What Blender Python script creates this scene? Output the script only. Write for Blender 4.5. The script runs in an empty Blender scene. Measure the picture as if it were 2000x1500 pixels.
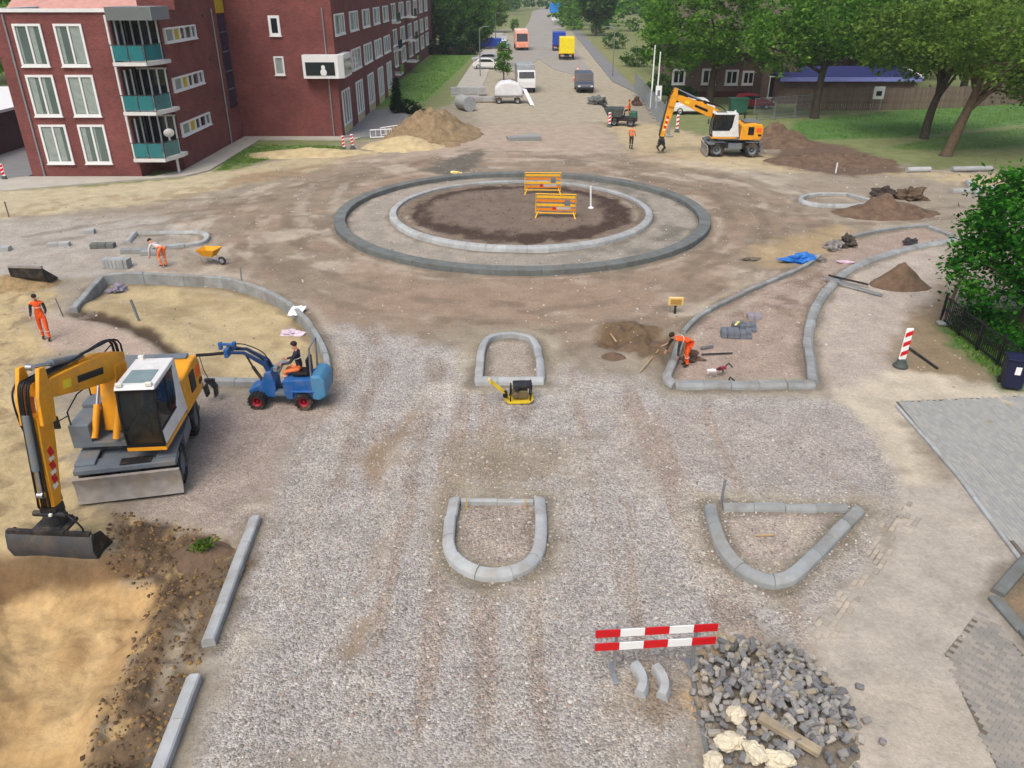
import bpy, bmesh, math, random
import numpy as np
from mathutils import Vector, Matrix, Euler
random.seed(7); RNG = np.random.default_rng(11)
S = bpy.context.scene
C = S.collection
PI = math.pi
# ------------------------------------------------------------------ camera, sky, sun, exposure
CAM_H, FPX, PITCH = 11.5, 1530.0, math.atan(780/1530.0)      # drone about 11.5 m up, looking 27 degrees down
cd = bpy.data.cameras.new('camera'); cam = bpy.data.objects.new('camera', cd); C.objects.link(cam)
cam.location = (0, 0, CAM_H); cam.rotation_euler = (PI/2 - PITCH, 0, 0)
cd.sensor_width = 36; cd.lens = 36*FPX/2000; cd.clip_start = 0.1; cd.clip_end = 6000
S.camera = cam
W = bpy.data.worlds.new('World'); S.world = W; W.use_nodes = True
wn = W.node_tree; bg = wn.nodes['Background']
sky = wn.nodes.new('ShaderNodeTexSky'); sky.sky_type = 'NISHITA'; sky.sun_disc = False
SUN_EL, SUN_AZ = math.radians(58), math.radians(205)          # azimuth clockwise from +Y
sky.sun_elevation = SUN_EL; sky.sun_rotation = SUN_AZ
sky.air_density = 1.0; sky.dust_density = 6.0; sky.ozone_density = 0.6
wn.links.new(sky.outputs[0], bg.inputs[0]); bg.inputs[1].default_value = 0.14
sl = bpy.data.lights.new('sun', 'SUN'); sl.energy = 1.15; sl.angle = math.radians(30); sl.color = (1.0, .985, .95)
sun = bpy.data.objects.new('sun', sl); C.objects.link(sun)
sd = Vector((math.sin(SUN_AZ)*math.cos(SUN_EL), math.cos(SUN_AZ)*math.cos(SUN_EL), math.sin(SUN_EL)))
sun.rotation_euler = sd.to_track_quat('Z', 'Y').to_euler(); sun.location = (-10, -20, 40)
S.view_settings.view_transform = 'Standard'; S.view_settings.look = 'None'
S.view_settings.gamma = 1; S.view_settings.use_curve_mapping = False
S.view_settings.exposure = 0.31
# ------------------------------------------------------------------ helpers
def G(x, y, z=0.0):
    """ground position (metres) of a point measured in the survey photograph"""
    v = (y-750)/FPX; u = (x-1000)/FPX
    Z = (CAM_H-z)/(math.sin(PITCH)+v*math.cos(PITCH))
    return (u*Z, Z*(math.cos(PITCH)-v*math.sin(PITCH)))
def onX(px, py, X):
    """(Y,z) on a wall plane x=X"""
    v = (py-750)/FPX; u = (px-1000)/FPX; Z = X/u
    return (Z*(math.cos(PITCH)-v*math.sin(PITCH)), CAM_H-Z*(math.sin(PITCH)+v*math.cos(PITCH)))
def onY(px, py, Y):
    v = (py-750)/FPX; u = (px-1000)/FPX; Z = Y/(math.cos(PITCH)-v*math.sin(PITCH))
    return (u*Z, CAM_H-Z*(math.sin(PITCH)+v*math.cos(PITCH)))
def G3(x, y, z=0.0):
    a = G(x, y, z); return Vector((a[0], a[1], z))
def lin(c):
    return tuple(((v/255)/12.92 if v/255 <= .04045 else ((v/255+.055)/1.055)**2.4) for v in c)
def tag(o, label=None, cat=None, group=None, kind=None):
    if label: o['label'] = label
    if cat: o['category'] = cat
    if group: o['group'] = group
    if kind: o['kind'] = kind
    return o
def thing(name, label, cat, loc=(0, 0, 0), rz=0, group=None):
    o = bpy.data.objects.new(name, None); C.objects.link(o); o.empty_display_size = .3
    o.location = loc; o.rotation_euler = (0, 0, rz)
    return tag(o, label, cat, group)
def clone(o, loc=None, rz=None, label=None, parent=None):
    c = o.copy(); C.objects.link(c)
    if parent is not None: c.parent = parent
    for ch in o.children: clone(ch, parent=c)
    if loc is not None: c.location = loc
    if rz is not None: c.rotation_euler = (0, 0, rz)
    if label: c['label'] = label
    return c
class MB:
    def __init__(s): s.v = []; s.f = []
    def add(s, vs, fs):
        b = len(s.v); s.v += [tuple(p) for p in vs]; s.f += [tuple(i+b for i in q) for q in fs]; return s
    def box(s, c, d, rot=None, bev=0):
        x, y, z = d[0]/2, d[1]/2, d[2]/2
        if bev <= 0:
            vs = [(i*x, j*y, k*z) for k in (-1, 1) for j in (-1, 1) for i in (-1, 1)]
            fs = [(0, 2, 3, 1), (4, 5, 7, 6), (0, 1, 5, 4), (2, 6, 7, 3), (0, 4, 6, 2), (1, 3, 7, 5)]
        else:
            bev = min(bev, x*.9, y*.9, z*.9); vs = []; idx = {}
            for k in (-1, 1):
                for j in (-1, 1):
                    for i in (-1, 1):
                        for a in range(3):
                            p = [i*(x-bev), j*(y-bev), k*(z-bev)]; p[a] = (i*x, j*y, k*z)[a]
                            idx[(i, j, k, a)] = len(vs); vs.append(tuple(p))
            fs = []
            q = lambda *t: fs.append(t)
            for sg in (-1, 1):
                o = [(-1, -1), (1, -1), (1, 1), (-1, 1)] if sg > 0 else [(-1, -1), (-1, 1), (1, 1), (1, -1)]
                q(*[idx[(sg, a, b, 0)] for a, b in o]); q(*[idx[(b, sg, a, 1)] for a, b in o]); q(*[idx[(a, b, sg, 2)] for a, b in o])
            for a_ in (-1, 1):
                for b_ in (-1, 1):
                    q(idx[(-1, a_, b_, 1)], idx[(1, a_, b_, 1)], idx[(1, a_, b_, 2)], idx[(-1, a_, b_, 2)])
                    q(idx[(a_, -1, b_, 0)], idx[(a_, 1, b_, 0)], idx[(a_, 1, b_, 2)], idx[(a_, -1, b_, 2)])
                    q(idx[(a_, b_, -1, 0)], idx[(a_, b_, 1, 0)], idx[(a_, b_, 1, 1)], idx[(a_, b_, -1, 1)])
            for k in (-1, 1):
                for j in (-1, 1):
                    for i in (-1, 1): q(idx[(i, j, k, 0)], idx[(i, j, k, 1)], idx[(i, j, k, 2)])
        R = rot.to_matrix() if isinstance(rot, Euler) else rot
        c = Vector(c)
        s.add([(R @ Vector(p) if R is not None else Vector(p)) + c for p in vs], fs); return s
    def cyl(s, p0, p1, r0, r1=None, n=12, caps=True):
        p0, p1 = Vector(p0), Vector(p1); r1 = r0 if r1 is None else r1
        d = (p1-p0).normalized(); a = d.orthogonal().normalized(); b = d.cross(a)
        vs = [p0+(a*math.cos(t)+b*math.sin(t))*r0 for t in [2*PI*i/n for i in range(n)]]
        vs += [p1+(a*math.cos(t)+b*math.sin(t))*r1 for t in [2*PI*i/n for i in range(n)]]
        fs = [(i, (i+1) % n, n+(i+1) % n, n+i) for i in range(n)]
        if caps: fs += [tuple(range(n))[::-1], tuple(range(n, 2*n))]
        return s.add(vs, fs)
    def tube(s, pts, r, n=7, rads=None):
        pts = [Vector(p) for p in pts]; N = len(pts); vs = []; prev = None
        for i, p in enumerate(pts):
            d = (pts[min(i+1, N-1)]-pts[max(i-1, 0)]).normalized()
            a = d.orthogonal().normalized() if prev is None else (prev-d*prev.dot(d)).normalized()
            prev = a; b = d.cross(a); rr = rads[i] if rads else r
            vs += [p+(a*math.cos(2*PI*k/n)+b*math.sin(2*PI*k/n))*rr for k in range(n)]
        fs = [(i*n+k, i*n+(k+1) % n, (i+1)*n+(k+1) % n, (i+1)*n+k) for i in range(N-1) for k in range(n)]
        fs += [tuple(range(n))[::-1], tuple(range((N-1)*n, N*n))]
        return s.add(vs, fs)
    def prism(s, poly, plane, t0, t1):
        """extrude a 2D polygon: plane 'xz' along y, 'xy' along z, 'yz' along x"""
        m = {'xz': lambda a, b, t: (a, t, b), 'xy': lambda a, b, t: (a, b, t), 'yz': lambda a, b, t: (t, a, b)}[plane]
        n = len(poly); vs = [m(a, b, t0) for a, b in poly]+[m(a, b, t1) for a, b in poly]
        fs = [tuple(range(n))[::-1], tuple(range(n, 2*n))]+[(i, (i+1) % n, n+(i+1) % n, n+i) for i in range(n)]
        return s.add(vs, fs)
    def lathe(s, prof, c=(0, 0, 0), axis='z', n=20, closed=False):
        """prof: list of (r,h)"""
        vs = []
        for r, h in prof:
            for k in range(n):
                t = 2*PI*k/n; a, b = r*math.cos(t), r*math.sin(t)
                p = {'z': (a, b, h), 'y': (a, h, b), 'x': (h, a, b)}[axis]
                vs.append((p[0]+c[0], p[1]+c[1], p[2]+c[2]))
        m = len(prof)
        fs = [(i*n+k, i*n+(k+1) % n, (i+1)*n+(k+1) % n, (i+1)*n+k) for i in range(m-1) for k in range(n)]
        fs += [((m-1)*n+k, (m-1)*n+(k+1) % n, (k+1) % n, k) for k in range(n)] if closed else [tuple(range(n))[::-1], tuple(range((m-1)*n, m*n))]
        return s.add(vs, fs)
    def ball(s, c, r, n=10, m=7):
        if not isinstance(r, (tuple, list)): r = (r, r, r)
        vs = [(c[0], c[1], c[2]-r[2])]
        for i in range(1, m):
            p = PI*i/m
            vs += [(c[0]+r[0]*math.sin(p)*math.cos(2*PI*k/n), c[1]+r[1]*math.sin(p)*math.sin(2*PI*k/n), c[2]-r[2]*math.cos(p)) for k in range(n)]
        vs.append((c[0], c[1], c[2]+r[2])); L = len(vs)-1
        fs = [(0, 1+(k+1) % n, 1+k) for k in range(n)]
        fs += [(1+i*n+k, 1+i*n+(k+1) % n, 1+(i+1)*n+(k+1) % n, 1+(i+1)*n+k) for i in range(m-2) for k in range(n)]
        fs += [(L, 1+(m-2)*n+k, 1+(m-2)*n+(k+1) % n) for k in range(n)]
        return s.add(vs, fs)
    def mesh(s, name, fix=True):
        me = bpy.data.meshes.new(name); me.from_pydata(s.v, [], s.f)
        if fix:
            bm = bmesh.new(); bm.from_mesh(me); bmesh.ops.recalc_face_normals(bm, faces=bm.faces); bm.to_mesh(me); bm.free()
        return me
    def build(s, name, mat, parent=None, smooth=False, bevel=0, loc=None, fix=True):
        me = s.mesh(name, fix); me.materials.append(mat)
        o = bpy.data.objects.new(name, me); C.objects.link(o)
        if parent is not None: o.parent = parent
        if loc is not None: o.location = loc
        if smooth:
            me.polygons.foreach_set('use_smooth', [True]*len(me.polygons))
            if smooth == 'auto':
                me.set_sharp_from_angle(angle=math.radians(38))
        if bevel:
            b = o.modifiers.new('Bevel', 'BEVEL'); b.width = bevel; b.segments = 2; b.limit_method = 'ANGLE'; b.angle_limit = math.radians(35)
        return o
def rapid_mesh(name, V, F, mat, parent=None, smooth=False):
    """numpy verts (n,3), faces (m,k) -> object"""
    me = bpy.data.meshes.new(name); V = np.asarray(V, np.float32); F = np.asarray(F, np.int32)
    me.vertices.add(len(V)); me.vertices.foreach_set('co', V.ravel())
    k = F.shape[1]; me.loops.add(F.size); me.loops.foreach_set('vertex_index', F.ravel())
    me.polygons.add(len(F)); me.polygons.foreach_set('loop_start', np.arange(0, F.size, k, dtype=np.int32))
    me.polygons.foreach_set('loop_total', np.full(len(F), k, np.int32))
    if smooth: me.polygons.foreach_set('use_smooth', np.ones(len(F), bool))
    me.update(calc_edges=True); me.validate(); me.materials.append(mat)
    o = bpy.data.objects.new(name, me); C.objects.link(o)
    if parent is not None: o.parent = parent
    return o
# ------------------------------------------------------------------ materials
MATS = {}
def nd(t, kind, **kw):
    n = t.nodes.new(kind)
    for k, v in kw.items(): setattr(n, k, v)
    return n
def M(name, col, rough=.6, metal=0, var=.12, scale=3, bump=0, bscale=40, dirt=None, dirtamt=.35, dscale=1.2, spec=.35, alpha=1, trans=0, rnd=0):
    """painted / natural surface: base colour with noise variation, optional dirt coat with a shape of its own, optional relief"""
    if name in MATS: return MATS[name]
    m = bpy.data.materials.new(name); m.use_nodes = True; t = m.node_tree; p = t.nodes['Principled BSDF']; L = t.links.new
    tc = nd(t, 'ShaderNodeTexCoord'); no = nd(t, 'ShaderNodeTexNoise'); no.inputs['Scale'].default_value = scale; no.inputs['Detail'].default_value = 5
    L(tc.outputs['Object'], no.inputs['Vector'])
    c = lin(col); r = nd(t, 'ShaderNodeValToRGB')
    r.color_ramp.elements[0].position = .3; r.color_ramp.elements[1].position = .7
    r.color_ramp.elements[0].color = tuple(min(1, x*(1-var)) for x in c)+(1,); r.color_ramp.elements[1].color = tuple(min(1, x*(1+var)) for x in c)+(1,)
    L(no.outputs[0], r.inputs[0]); out = r.outputs[0]
    if dirt:
        n2 = nd(t, 'ShaderNodeTexNoise'); n2.inputs['Scale'].default_value = dscale; n2.inputs['Detail'].default_value = 8; n2.inputs['Roughness'].default_value = .7
        L(tc.outputs['Object'], n2.inputs['Vector'])
        mr = nd(t, 'ShaderNodeMapRange'); mr.inputs[1].default_value = .48; mr.inputs[2].default_value = .72; mr.inputs[4].default_value = dirtamt
        L(n2.outputs[0], mr.inputs[0])
        mx = nd(t, 'ShaderNodeMix', data_type='RGBA'); L(mr.outputs[0], mx.inputs[0]); L(out, mx.inputs[6]); mx.inputs[7].default_value = lin(dirt)+(1,)
        out = mx.outputs[2]
    if rnd:
        oi = nd(t, 'ShaderNodeObjectInfo'); mr = nd(t, 'ShaderNodeMapRange'); mr.inputs[3].default_value = 1-rnd; mr.inputs[4].default_value = 1+rnd; L(oi.outputs['Random'], mr.inputs[0])
        mx = nd(t, 'ShaderNodeMix', data_type='RGBA', blend_type='MULTIPLY'); mx.inputs[0].default_value = 1; L(out, mx.inputs[6]); L(mr.outputs[0], mx.inputs[7]); out = mx.outputs[2]
    L(out, p.inputs['Base Color']); p.inputs['Roughness'].default_value = rough; p.inputs['Metallic'].default_value = metal
    p.inputs['Specular IOR Level'].default_value = spec
    if bump:
        n3 = nd(t, 'ShaderNodeTexNoise'); n3.inputs['Scale'].default_value = bscale; n3.inputs['Detail'].default_value = 6
        L(tc.outputs['Object'], n3.inputs['Vector']); b = nd(t, 'ShaderNodeBump'); b.inputs['Strength'].default_value = bump; b.inputs['Distance'].default_value = .05
        L(n3.outputs[0], b.inputs['Height']); L(b.outputs[0], p.inputs['Normal'])
    if trans: p.inputs['Transmission Weight'].default_value = trans
    if alpha < 1: p.inputs['Alpha'].default_value = alpha
    MATS[name] = m; return m
def glass(name, col, rough=.06):
    if name in MATS: return MATS[name]
    m = M(name, col, rough, var=.15, scale=.8, spec=.6); return m
def leafmat(name, c1, c2, c3):
    m = bpy.data.materials.new(name); m.use_nodes = True; t = m.node_tree; L = t.links.new
    for n in list(t.nodes): t.nodes.remove(n)
    g = nd(t, 'ShaderNodeNewGeometry'); r = nd(t, 'ShaderNodeValToRGB'); r.color_ramp.elements.new(.5)
    for e, c, q in zip(r.color_ramp.elements, (c1, c2, c3), (0, .5, 1)): e.position = q; e.color = lin(c)+(1,)
    tc = nd(t, 'ShaderNodeTexCoord'); no = nd(t, 'ShaderNodeTexNoise'); no.inputs['Scale'].default_value = .55; no.inputs['Detail'].default_value = 3
    L(tc.outputs['Object'], no.inputs['Vector'])
    ma = nd(t, 'ShaderNodeMath', operation='MULTIPLY_ADD'); ma.inputs[1].default_value = .55; L(g.outputs['Random Per Island'], ma.inputs[0])
    mb = nd(t, 'ShaderNodeMath', operation='MULTIPLY_ADD'); mb.inputs[1].default_value = 1.3; mb.inputs[2].default_value = -.42; L(no.outputs[0], mb.inputs[0]); L(mb.outputs[0], ma.inputs[2])
    L(ma.outputs[0], r.inputs[0])
    d = nd(t, 'ShaderNodeBsdfDiffuse'); tr = nd(t, 'ShaderNodeBsdfTranslucent'); mx = nd(t, 'ShaderNodeMixShader'); mx.inputs[0].default_value = .45
    o = nd(t, 'ShaderNodeOutputMaterial')
    L(r.outputs[0], d.inputs[0]); L(r.outputs[0], tr.inputs[0]); L(d.outputs[0], mx.inputs[1]); L(tr.outputs[0], mx.inputs[2]); L(mx.outputs[0], o.inputs[0])
    MATS[name] = m; return m
concrete = M('kerb_concrete', (140, 145, 146), .85, var=.16, scale=2.5, bump=.25, bscale=60, dirt=(120, 108, 92), dirtamt=.65, dscale=1.7, rnd=.13)
concrete_d = M('dark_concrete', (104, 110, 109), .88, var=.15, scale=2.5, bump=.25, bscale=60, dirt=(95, 85, 74), dirtamt=.6, dscale=1.3, rnd=.11)
concrete_l = M('pale_concrete', (160, 165, 167), .85, var=.12, scale=3, bump=.2, bscale=60, dirt=(135, 122, 104), dirtamt=.62, dscale=1.7, rnd=.12)
yellow = M('machine_yellow', (230, 158, 30), .48, var=.07, scale=2, dirt=(158, 126, 76), dirtamt=.6, dscale=2.6)
white_p = M('machine_white', (214, 216, 216), .4, var=.04, scale=2, dirt=(160, 150, 132), dirtamt=.45, dscale=3)
mgrey = M('machine_grey', (102, 112, 121), .55, var=.1, scale=3, dirt=(134, 120, 98), dirtamt=.7, dscale=2.6)
dsteel = M('dark_steel', (40, 42, 45), .5, metal=.2, var=.2, scale=4, dirt=(116, 102, 82), dirtamt=.6, dscale=3)
wsteel = M('worn_steel', (146, 142, 138), .6, metal=.1, var=.2, scale=4, dirt=(150, 132, 106), dirtamt=.85, dscale=1.8)
chrome = M('cylinder_rod', (190, 192, 195), .2, metal=.9, var=.03)
galv = M('galvanised_steel', (150, 155, 160), .45, metal=.5, var=.1, scale=6)
rubber = M('tyre_rubber', (30, 30, 32), .8, var=.15, scale=6, bump=.2, dirt=(128, 112, 92), dirtamt=.8, dscale=3)
black = M('black_plastic', (22, 23, 25), .5, var=.1)
cabglass = glass('cab_glass', (20, 24, 26), .05)
winglass = glass('window_glass', (88, 104, 100), .08)
darkglass = glass('dark_glass', (28, 36, 42), .06)
frame_w = M('white_frame', (222, 224, 224), .5, var=.03)
red_p = M('signal_red', (200, 24, 30), .45, var=.05)
sign_w = M('sign_white', (230, 232, 232), .45, var=.03)
orange_p = M('signal_orange', (236, 96, 30), .6, var=.08, scale=8)
wood = M('raw_timber', (176, 150, 112), .8, var=.18, scale=5, bump=.2)
dwood = M('weathered_timber', (116, 102, 90), .85, var=.25, scale=2, bump=.3, rnd=.16)
soil = M('brown_soil', (104, 86, 70), .95, var=.3, scale=2.5, bump=.9, bscale=9, dirt=(70, 55, 44), dirtamt=.7, dscale=1.5)
sandm = M('heap_sand', (158, 136, 102), .95, var=.2, scale=1.6, bump=.8, bscale=8, dirt=(120, 98, 70), dirtamt=.7, dscale=1.1)
# ------------------------------------------------------------------ ground relief and soils
TAB = np.random.default_rng(3).random((256, 256))
def vn(x, y):
    xi = np.floor(x).astype(int); yi = np.floor(y).astype(int); fx = x-xi; fy = y-yi
    fx = fx*fx*(3-2*fx); fy = fy*fy*(3-2*fy)
    a = TAB[xi & 255, yi & 255]; b = TAB[(xi+1) & 255, yi & 255]; c = TAB[xi & 255, (yi+1) & 255]; d = TAB[(xi+1) & 255, (yi+1) & 255]
    return (a*(1-fx)+b*fx)*(1-fy)+(c*(1-fx)+d*fx)*fy
def fbm(x, y, o=4):
    s = 0; a = .5; t = 0
    for i in range(o):
        s = s+a*vn(x*2**i+17.3*i, y*2**i+9.1*i); t += a; a *= .5
    return s/t
def sdpoly(x, y, P):
    """signed distance to polygon, negative inside"""
    P = np.array(P, float); n = len(P); d = np.full(x.shape, 1e18); ins = np.zeros(x.shape, bool)
    for i in range(n):
        ax, ay = P[i]; bx, by = P[(i+1) % n]; ex, ey = bx-ax, by-ay
        t = np.clip(((x-ax)*ex+(y-ay)*ey)/(ex*ex+ey*ey+1e-12), 0, 1)
        d = np.minimum(d, (x-ax-t*ex)**2+(y-ay-t*ey)**2)
        if by != ay:
            c = ((ay > y) != (by > y)) & (x < (bx-ax)*(y-ay)/(by-ay)+ax); ins ^= c
    d = np.sqrt(d); return np.where(ins, -d, d)
def sst(a, b, x):
    t = np.clip((x-a)/(b-a), 0, 1); return t*t*(3-2*t)
def PP(*pts, z=0): return [G(a, b, z) for a, b in pts]
def catmull(P, n=10, closed=False):
    P = [Vector((p[0], p[1], 0)) for p in P]; out = []; N = len(P)
    for i in range(N if closed else N-1):
        g = lambda k: P[k % N] if closed else P[max(0, min(N-1, k))]
        a, b, c, d = g(i-1), g(i), g(i+1), g(i+2)
        for j in range(n):
            t = j/n; out.append(.5*((2*b)+(c-a)*t+(2*a-5*b+4*c-d)*t*t+(3*b-a-3*c+d)*t**3))
    if not closed: out.append(P[-1])
    return out
RC = (.55, 43.4)
PIT = PP((-60, 1080), (60, 1105), (210, 1100), (295, 1135), (228, 1310), (140, 1520), (-120, 1520))
TORN = PP((225, 1000), (370, 1030), (470, 1075), (480, 1100), (395, 1260), (370, 1330), (285, 1530), (130, 1530), (228, 1310), (295, 1135), (210, 1095))
LISL = PP((140, 605), (195, 540), (240, 533), (330, 535), (420, 540), (470, 548), (530, 570), (580, 600), (620, 650), (640, 690), (645, 740), (400, 742), (355, 690), (250, 640))
TRENCH = PP((135, 612), (160, 603), (210, 612), (260, 628), (310, 650), (355, 688), (345, 700), (318, 690), (295, 668), (250, 645), (190, 628), (140, 620))
HOLE = PP((1165, 640), (1240, 632), (1320, 655), (1330, 690), (1290, 712), (1225, 690), (1170, 672))
LSAND = PP((-300, 560), (40, 545), (110, 580), (60, 640), (110, 680), (20, 740), (120, 830), (150, 960), (230, 1010), (215, 1095), (60, 1105), (-300, 1085))
RBED = PP((1945, 1160), (2000, 1100), (2100, 1150), (2100, 1290), (2000, 1235))
def height(x, y, d=None):
    z = (fbm(x*.35, y*.35, 3)-.5)*.08+(fbm(x*1.7+5, y*1.7, 4)-.5)*.05
    far = sst(70, 95, y); z = z*(1-far*.9)
    n1 = fbm(x*.9+31, y*.9+4, 4)-.5
    z = z-.55*sst(.5, -.9, sdpoly(x, y, PIT)+n1*.9)+sst(.3, -.5, sdpoly(x, y, PIT))*(n1*.34+.022*np.sin(y*7+n1*9+x*.8)+(fbm(x*2.6, y*2.6+3, 3)-.5)*.12)
    z = z+sst(.25, -.3, sdpoly(x, y, TORN))*((fbm(x*2.6, y*2.6, 4)-.5)*.35-.08)
    z = z-.33*sst(.05, -.25, sdpoly(x, y, LISL))*sst(22.9, 23.8, y)*sst(.3, 2.6, sdpoly(x, y, TRENCH))
    z = z-.07*sst(.1, -.3, sdpoly(x, y, TRENCH))
    s = sdpoly(x, y, HOLE); z = z+sst(.4, -.3, s)*((fbm(x*1.5+9, y*1.5, 3)-.42)*.9)
    z = z+sst(.5, -.6, sdpoly(x, y, LSAND))*(fbm(x*1.3, y*1.3+40, 4)-.5)*.28
    r = np.hypot(x-.5, y-43.8); z = z+sst(7.25, 6.9, r)*.13+sst(6.2, 4.5, r)*.12+sst(7, 6, r)*(fbm(x*2, y*2, 4)-.5)*.16
    flat = sst(.3, -.3, x-(9.3+.0*y))*0
    return z
def gz(x, y): return float(height(np.array([float(x)]), np.array([float(y)]))[0])
rows = [-400., -60., -10., 2., 5.]; yy = 5.
while yy < 75: yy += max(.055, .0043*yy); rows.append(yy)
while yy < 170: yy += .0105*yy; rows.append(yy)
while yy < 4500: yy *= 1.25; rows.append(yy)
rows = np.array(rows); NC = 640
s_ = np.linspace(-1, 1, NC); cols = np.concatenate([[-8, -5, -3, -1.6], s_, [1.6, 3, 5, 8]])
hw = np.clip(.62*(np.maximum(rows, 5)*.89+5.2)+3, 10, 400)
X = hw[:, None]*cols[None, :]; Y = np.repeat(rows[:, None], len(cols), 1)
xf, yf = X.ravel(), Y.ravel(); Zf = height(xf, yf)
NR, NCC = X.shape
ii = (np.arange(NR-1)[:, None]*NCC+np.arange(NCC-1)[None, :]).ravel()
FQ = np.stack([ii, ii+1, ii+NCC+1, ii+NCC], 1)
nA = fbm(xf*.45, yf*.45, 5); nB = fbm(xf*1.6+50, yf*1.6, 5); nC = fbm(xf*5+11, yf*5+7, 3)
th = np.arctan2(yf-RC[1], xf-RC[0]); rr = np.hypot(xf-RC[0], yf-RC[1])
streak = fbm(th*9, rr*.95+3, 4)                    # wheel tracks round the circle
lane = fbm(xf*1.9, yf*.16+8, 4)                    # wheel tracks along the road
L3 = lambda c: np.array(lin(c))
col = np.tile(L3((116, 124, 74)), (len(xf), 1)); gr = np.zeros(len(xf))
def lay(poly, c, soft=.6, amp=.8, g=0., n=None, w=1.0):
    global col, gr
    s = sdpoly(xf, yf, poly) if not isinstance(poly, np.ndarray) else poly
    m = (sst(soft, -soft, s+((nB if n is None else n)-.5)*2*amp)*w)[:, None]
    col = col*(1-m)+L3(c)*m; gr = gr*(1-m[:, 0])+g*m[:, 0]
def blot(c, mask, w):
    global col
    m = np.clip(mask*w, 0, 1)[:, None]; col = col*(1-m)+L3(c)*m
SITE = PP((-900, 395), (0, 408), (300, 372), (420, 340), (560, 300), (760, 265), (850, 215), (905, 190), (985, 60), (1115, 60), (1250, 185), (1300, 250), (1500, 285), (1760, 320), (2000, 330), (2600, 345), (3400, 600), (3000, 1700), (-900, 1700))
lay(SITE, (144, 134, 117), .8, .8, .15)
lay(PP((-900, 425), (60, 430), (300, 420), (420, 440), (300, 520), (200, 540), (40, 545), (-900, 600)), (163, 156, 146), 1.2, 1.2, .35)
lay(PP((-900, 395), (0, 405), (320, 372), (430, 338), (600, 300), (760, 300), (640, 330), (420, 372), (320, 395), (0, 425), (-900, 440)), (178, 163, 127), .8, 1.0, 0)
lay(PP((660, 320), (800, 290), (960, 240), (1180, 240), (1230, 330), (1180, 345), (900, 330), (800, 350)), (164, 147, 130), 1.6, 1.6, .1)
lay(PP((905, 200), (985, 60), (1115, 60), (1250, 190), (1200, 240), (940, 240)), (162, 152, 131), 1.2, 1.2, .05)
lay(PP((1180, 230), (1310, 250), (1500, 300), (1780, 335), (2000, 345), (2200, 420), (1800, 345), (1500, 335), (1250, 330)), (174, 157, 119), 1.0, 1.4, 0)
lay(PP((1500, 300), (1560, 272), (1650, 285), (1760, 322), (1770, 338), (1640, 345), (1500, 322)), (104, 84, 70), .7, .8, 0)
# carriageway round the island: driven, brown, tracked
ring = np.where(rr < 10.4, 5., rr-17.5); lay(ring, (138, 123, 104), 2.5, 2.0, .12)
blot((116, 101, 84), sst(.48, .64, streak)*sst(24, 16, rr)*(rr > 10.4), .6)
blot((186, 174, 156), sst(.54, .68, fbm(th*6+4, rr*.7, 4))*sst(24, 17, rr)*(rr > 10.4), .55)
blot((152, 126, 104), sst(.5, .62, nA)*sst(26, 15, rr)*(rr > 10.4), .45)
lay(PP((700, 560), (1320, 560), (1290, 620), (700, 630)), (147, 124, 103), 1.5, 1.5, .15)
# crushed gravel in front
lay(PP((380, 1520), (520, 1000), (560, 860), (650, 790), (650, 640), (730, 640), (900, 690), (1240, 740), (1320, 760), (1600, 765), (1720, 800), (1760, 960), (1720, 1080), (1590, 1225), (1400, 1250), (1350, 1520)), (165, 159, 154), .7, .9, 1.0)
lay(PP((395, 770), (650, 795), (560, 860), (520, 1000), (470, 1060), (380, 1030), (220, 1010), (360, 950), (390, 860)), (156, 141, 130), .5, .5, .65)
lay(PP((1180, 780), (1700, 800), (1740, 940), (1690, 960), (1400, 940), (1150, 930)), (161, 153, 146), 1.0, 1.3, .8)
blot((150, 128, 108), sst(.54, .66, lane)*sst(27, 22, yf)*sst(8, 10, yf)*(xf > -6)*(xf < 6), .55)
blot((190, 182, 170), sst(.60, .74, nA)*sst(30, 20, yf)*(xf > -6), .45)
# greenish silt next to the traffic islands
lay(PP((870, 860), (1140, 850), (1130, 930), (1000, 960), (880, 950)), (140, 126, 102), .8, .9, .5, w=.8)
for P_ in (((840, 950), (1090, 950), (1110, 1120), (970, 1175), (830, 1110)), ((1350, 960), (1720, 970), (1730, 1010), (1530, 1195), (1370, 1100)), ((900, 640), (1090, 640), (1090, 765), (900, 765)), ((1280, 740), (1620, 740), (1620, 775), (1290, 775))):
    lay(PP(*P_), (148, 138, 116), .35, .35, .3, w=.75)
lay(PP((900, 985), (1045, 985), (1045, 1080), (980, 1100), (900, 1075)), (160, 146, 134), .15, .2, .95)
lay(PP((1420, 1000), (1640, 1003), (1520, 1110), (1450, 1085)), (166, 152, 140), .15, .25, .7)
lay(PP((950, 660), (1045, 660), (1045, 740), (945, 740)), (158, 146, 132), .15, .2, .6)
for P_ in (((690, 1230), (740, 1170), (730, 1220), (680, 1300), (668, 1290)), ((735, 1060), (765, 1040), (740, 1130), (700, 1160)), ((700, 900), (830, 780), (800, 860), (735, 960))):
    lay(PP(*P_), (138, 116, 88), .25, .3, .2, w=.8)
lay(PP((1200, 1290), (1330, 1280), (1370, 1400), (1300, 1420), (1190, 1380)), (128, 110, 84), .4, .5, .7, w=.7)
lay(PP((1330, 1300), (1400, 1235), (1440, 1250), (1370, 1330), (1372, 1420), (1352, 1420)), (176, 146, 96), .15, .25, .2, w=.85)
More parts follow.
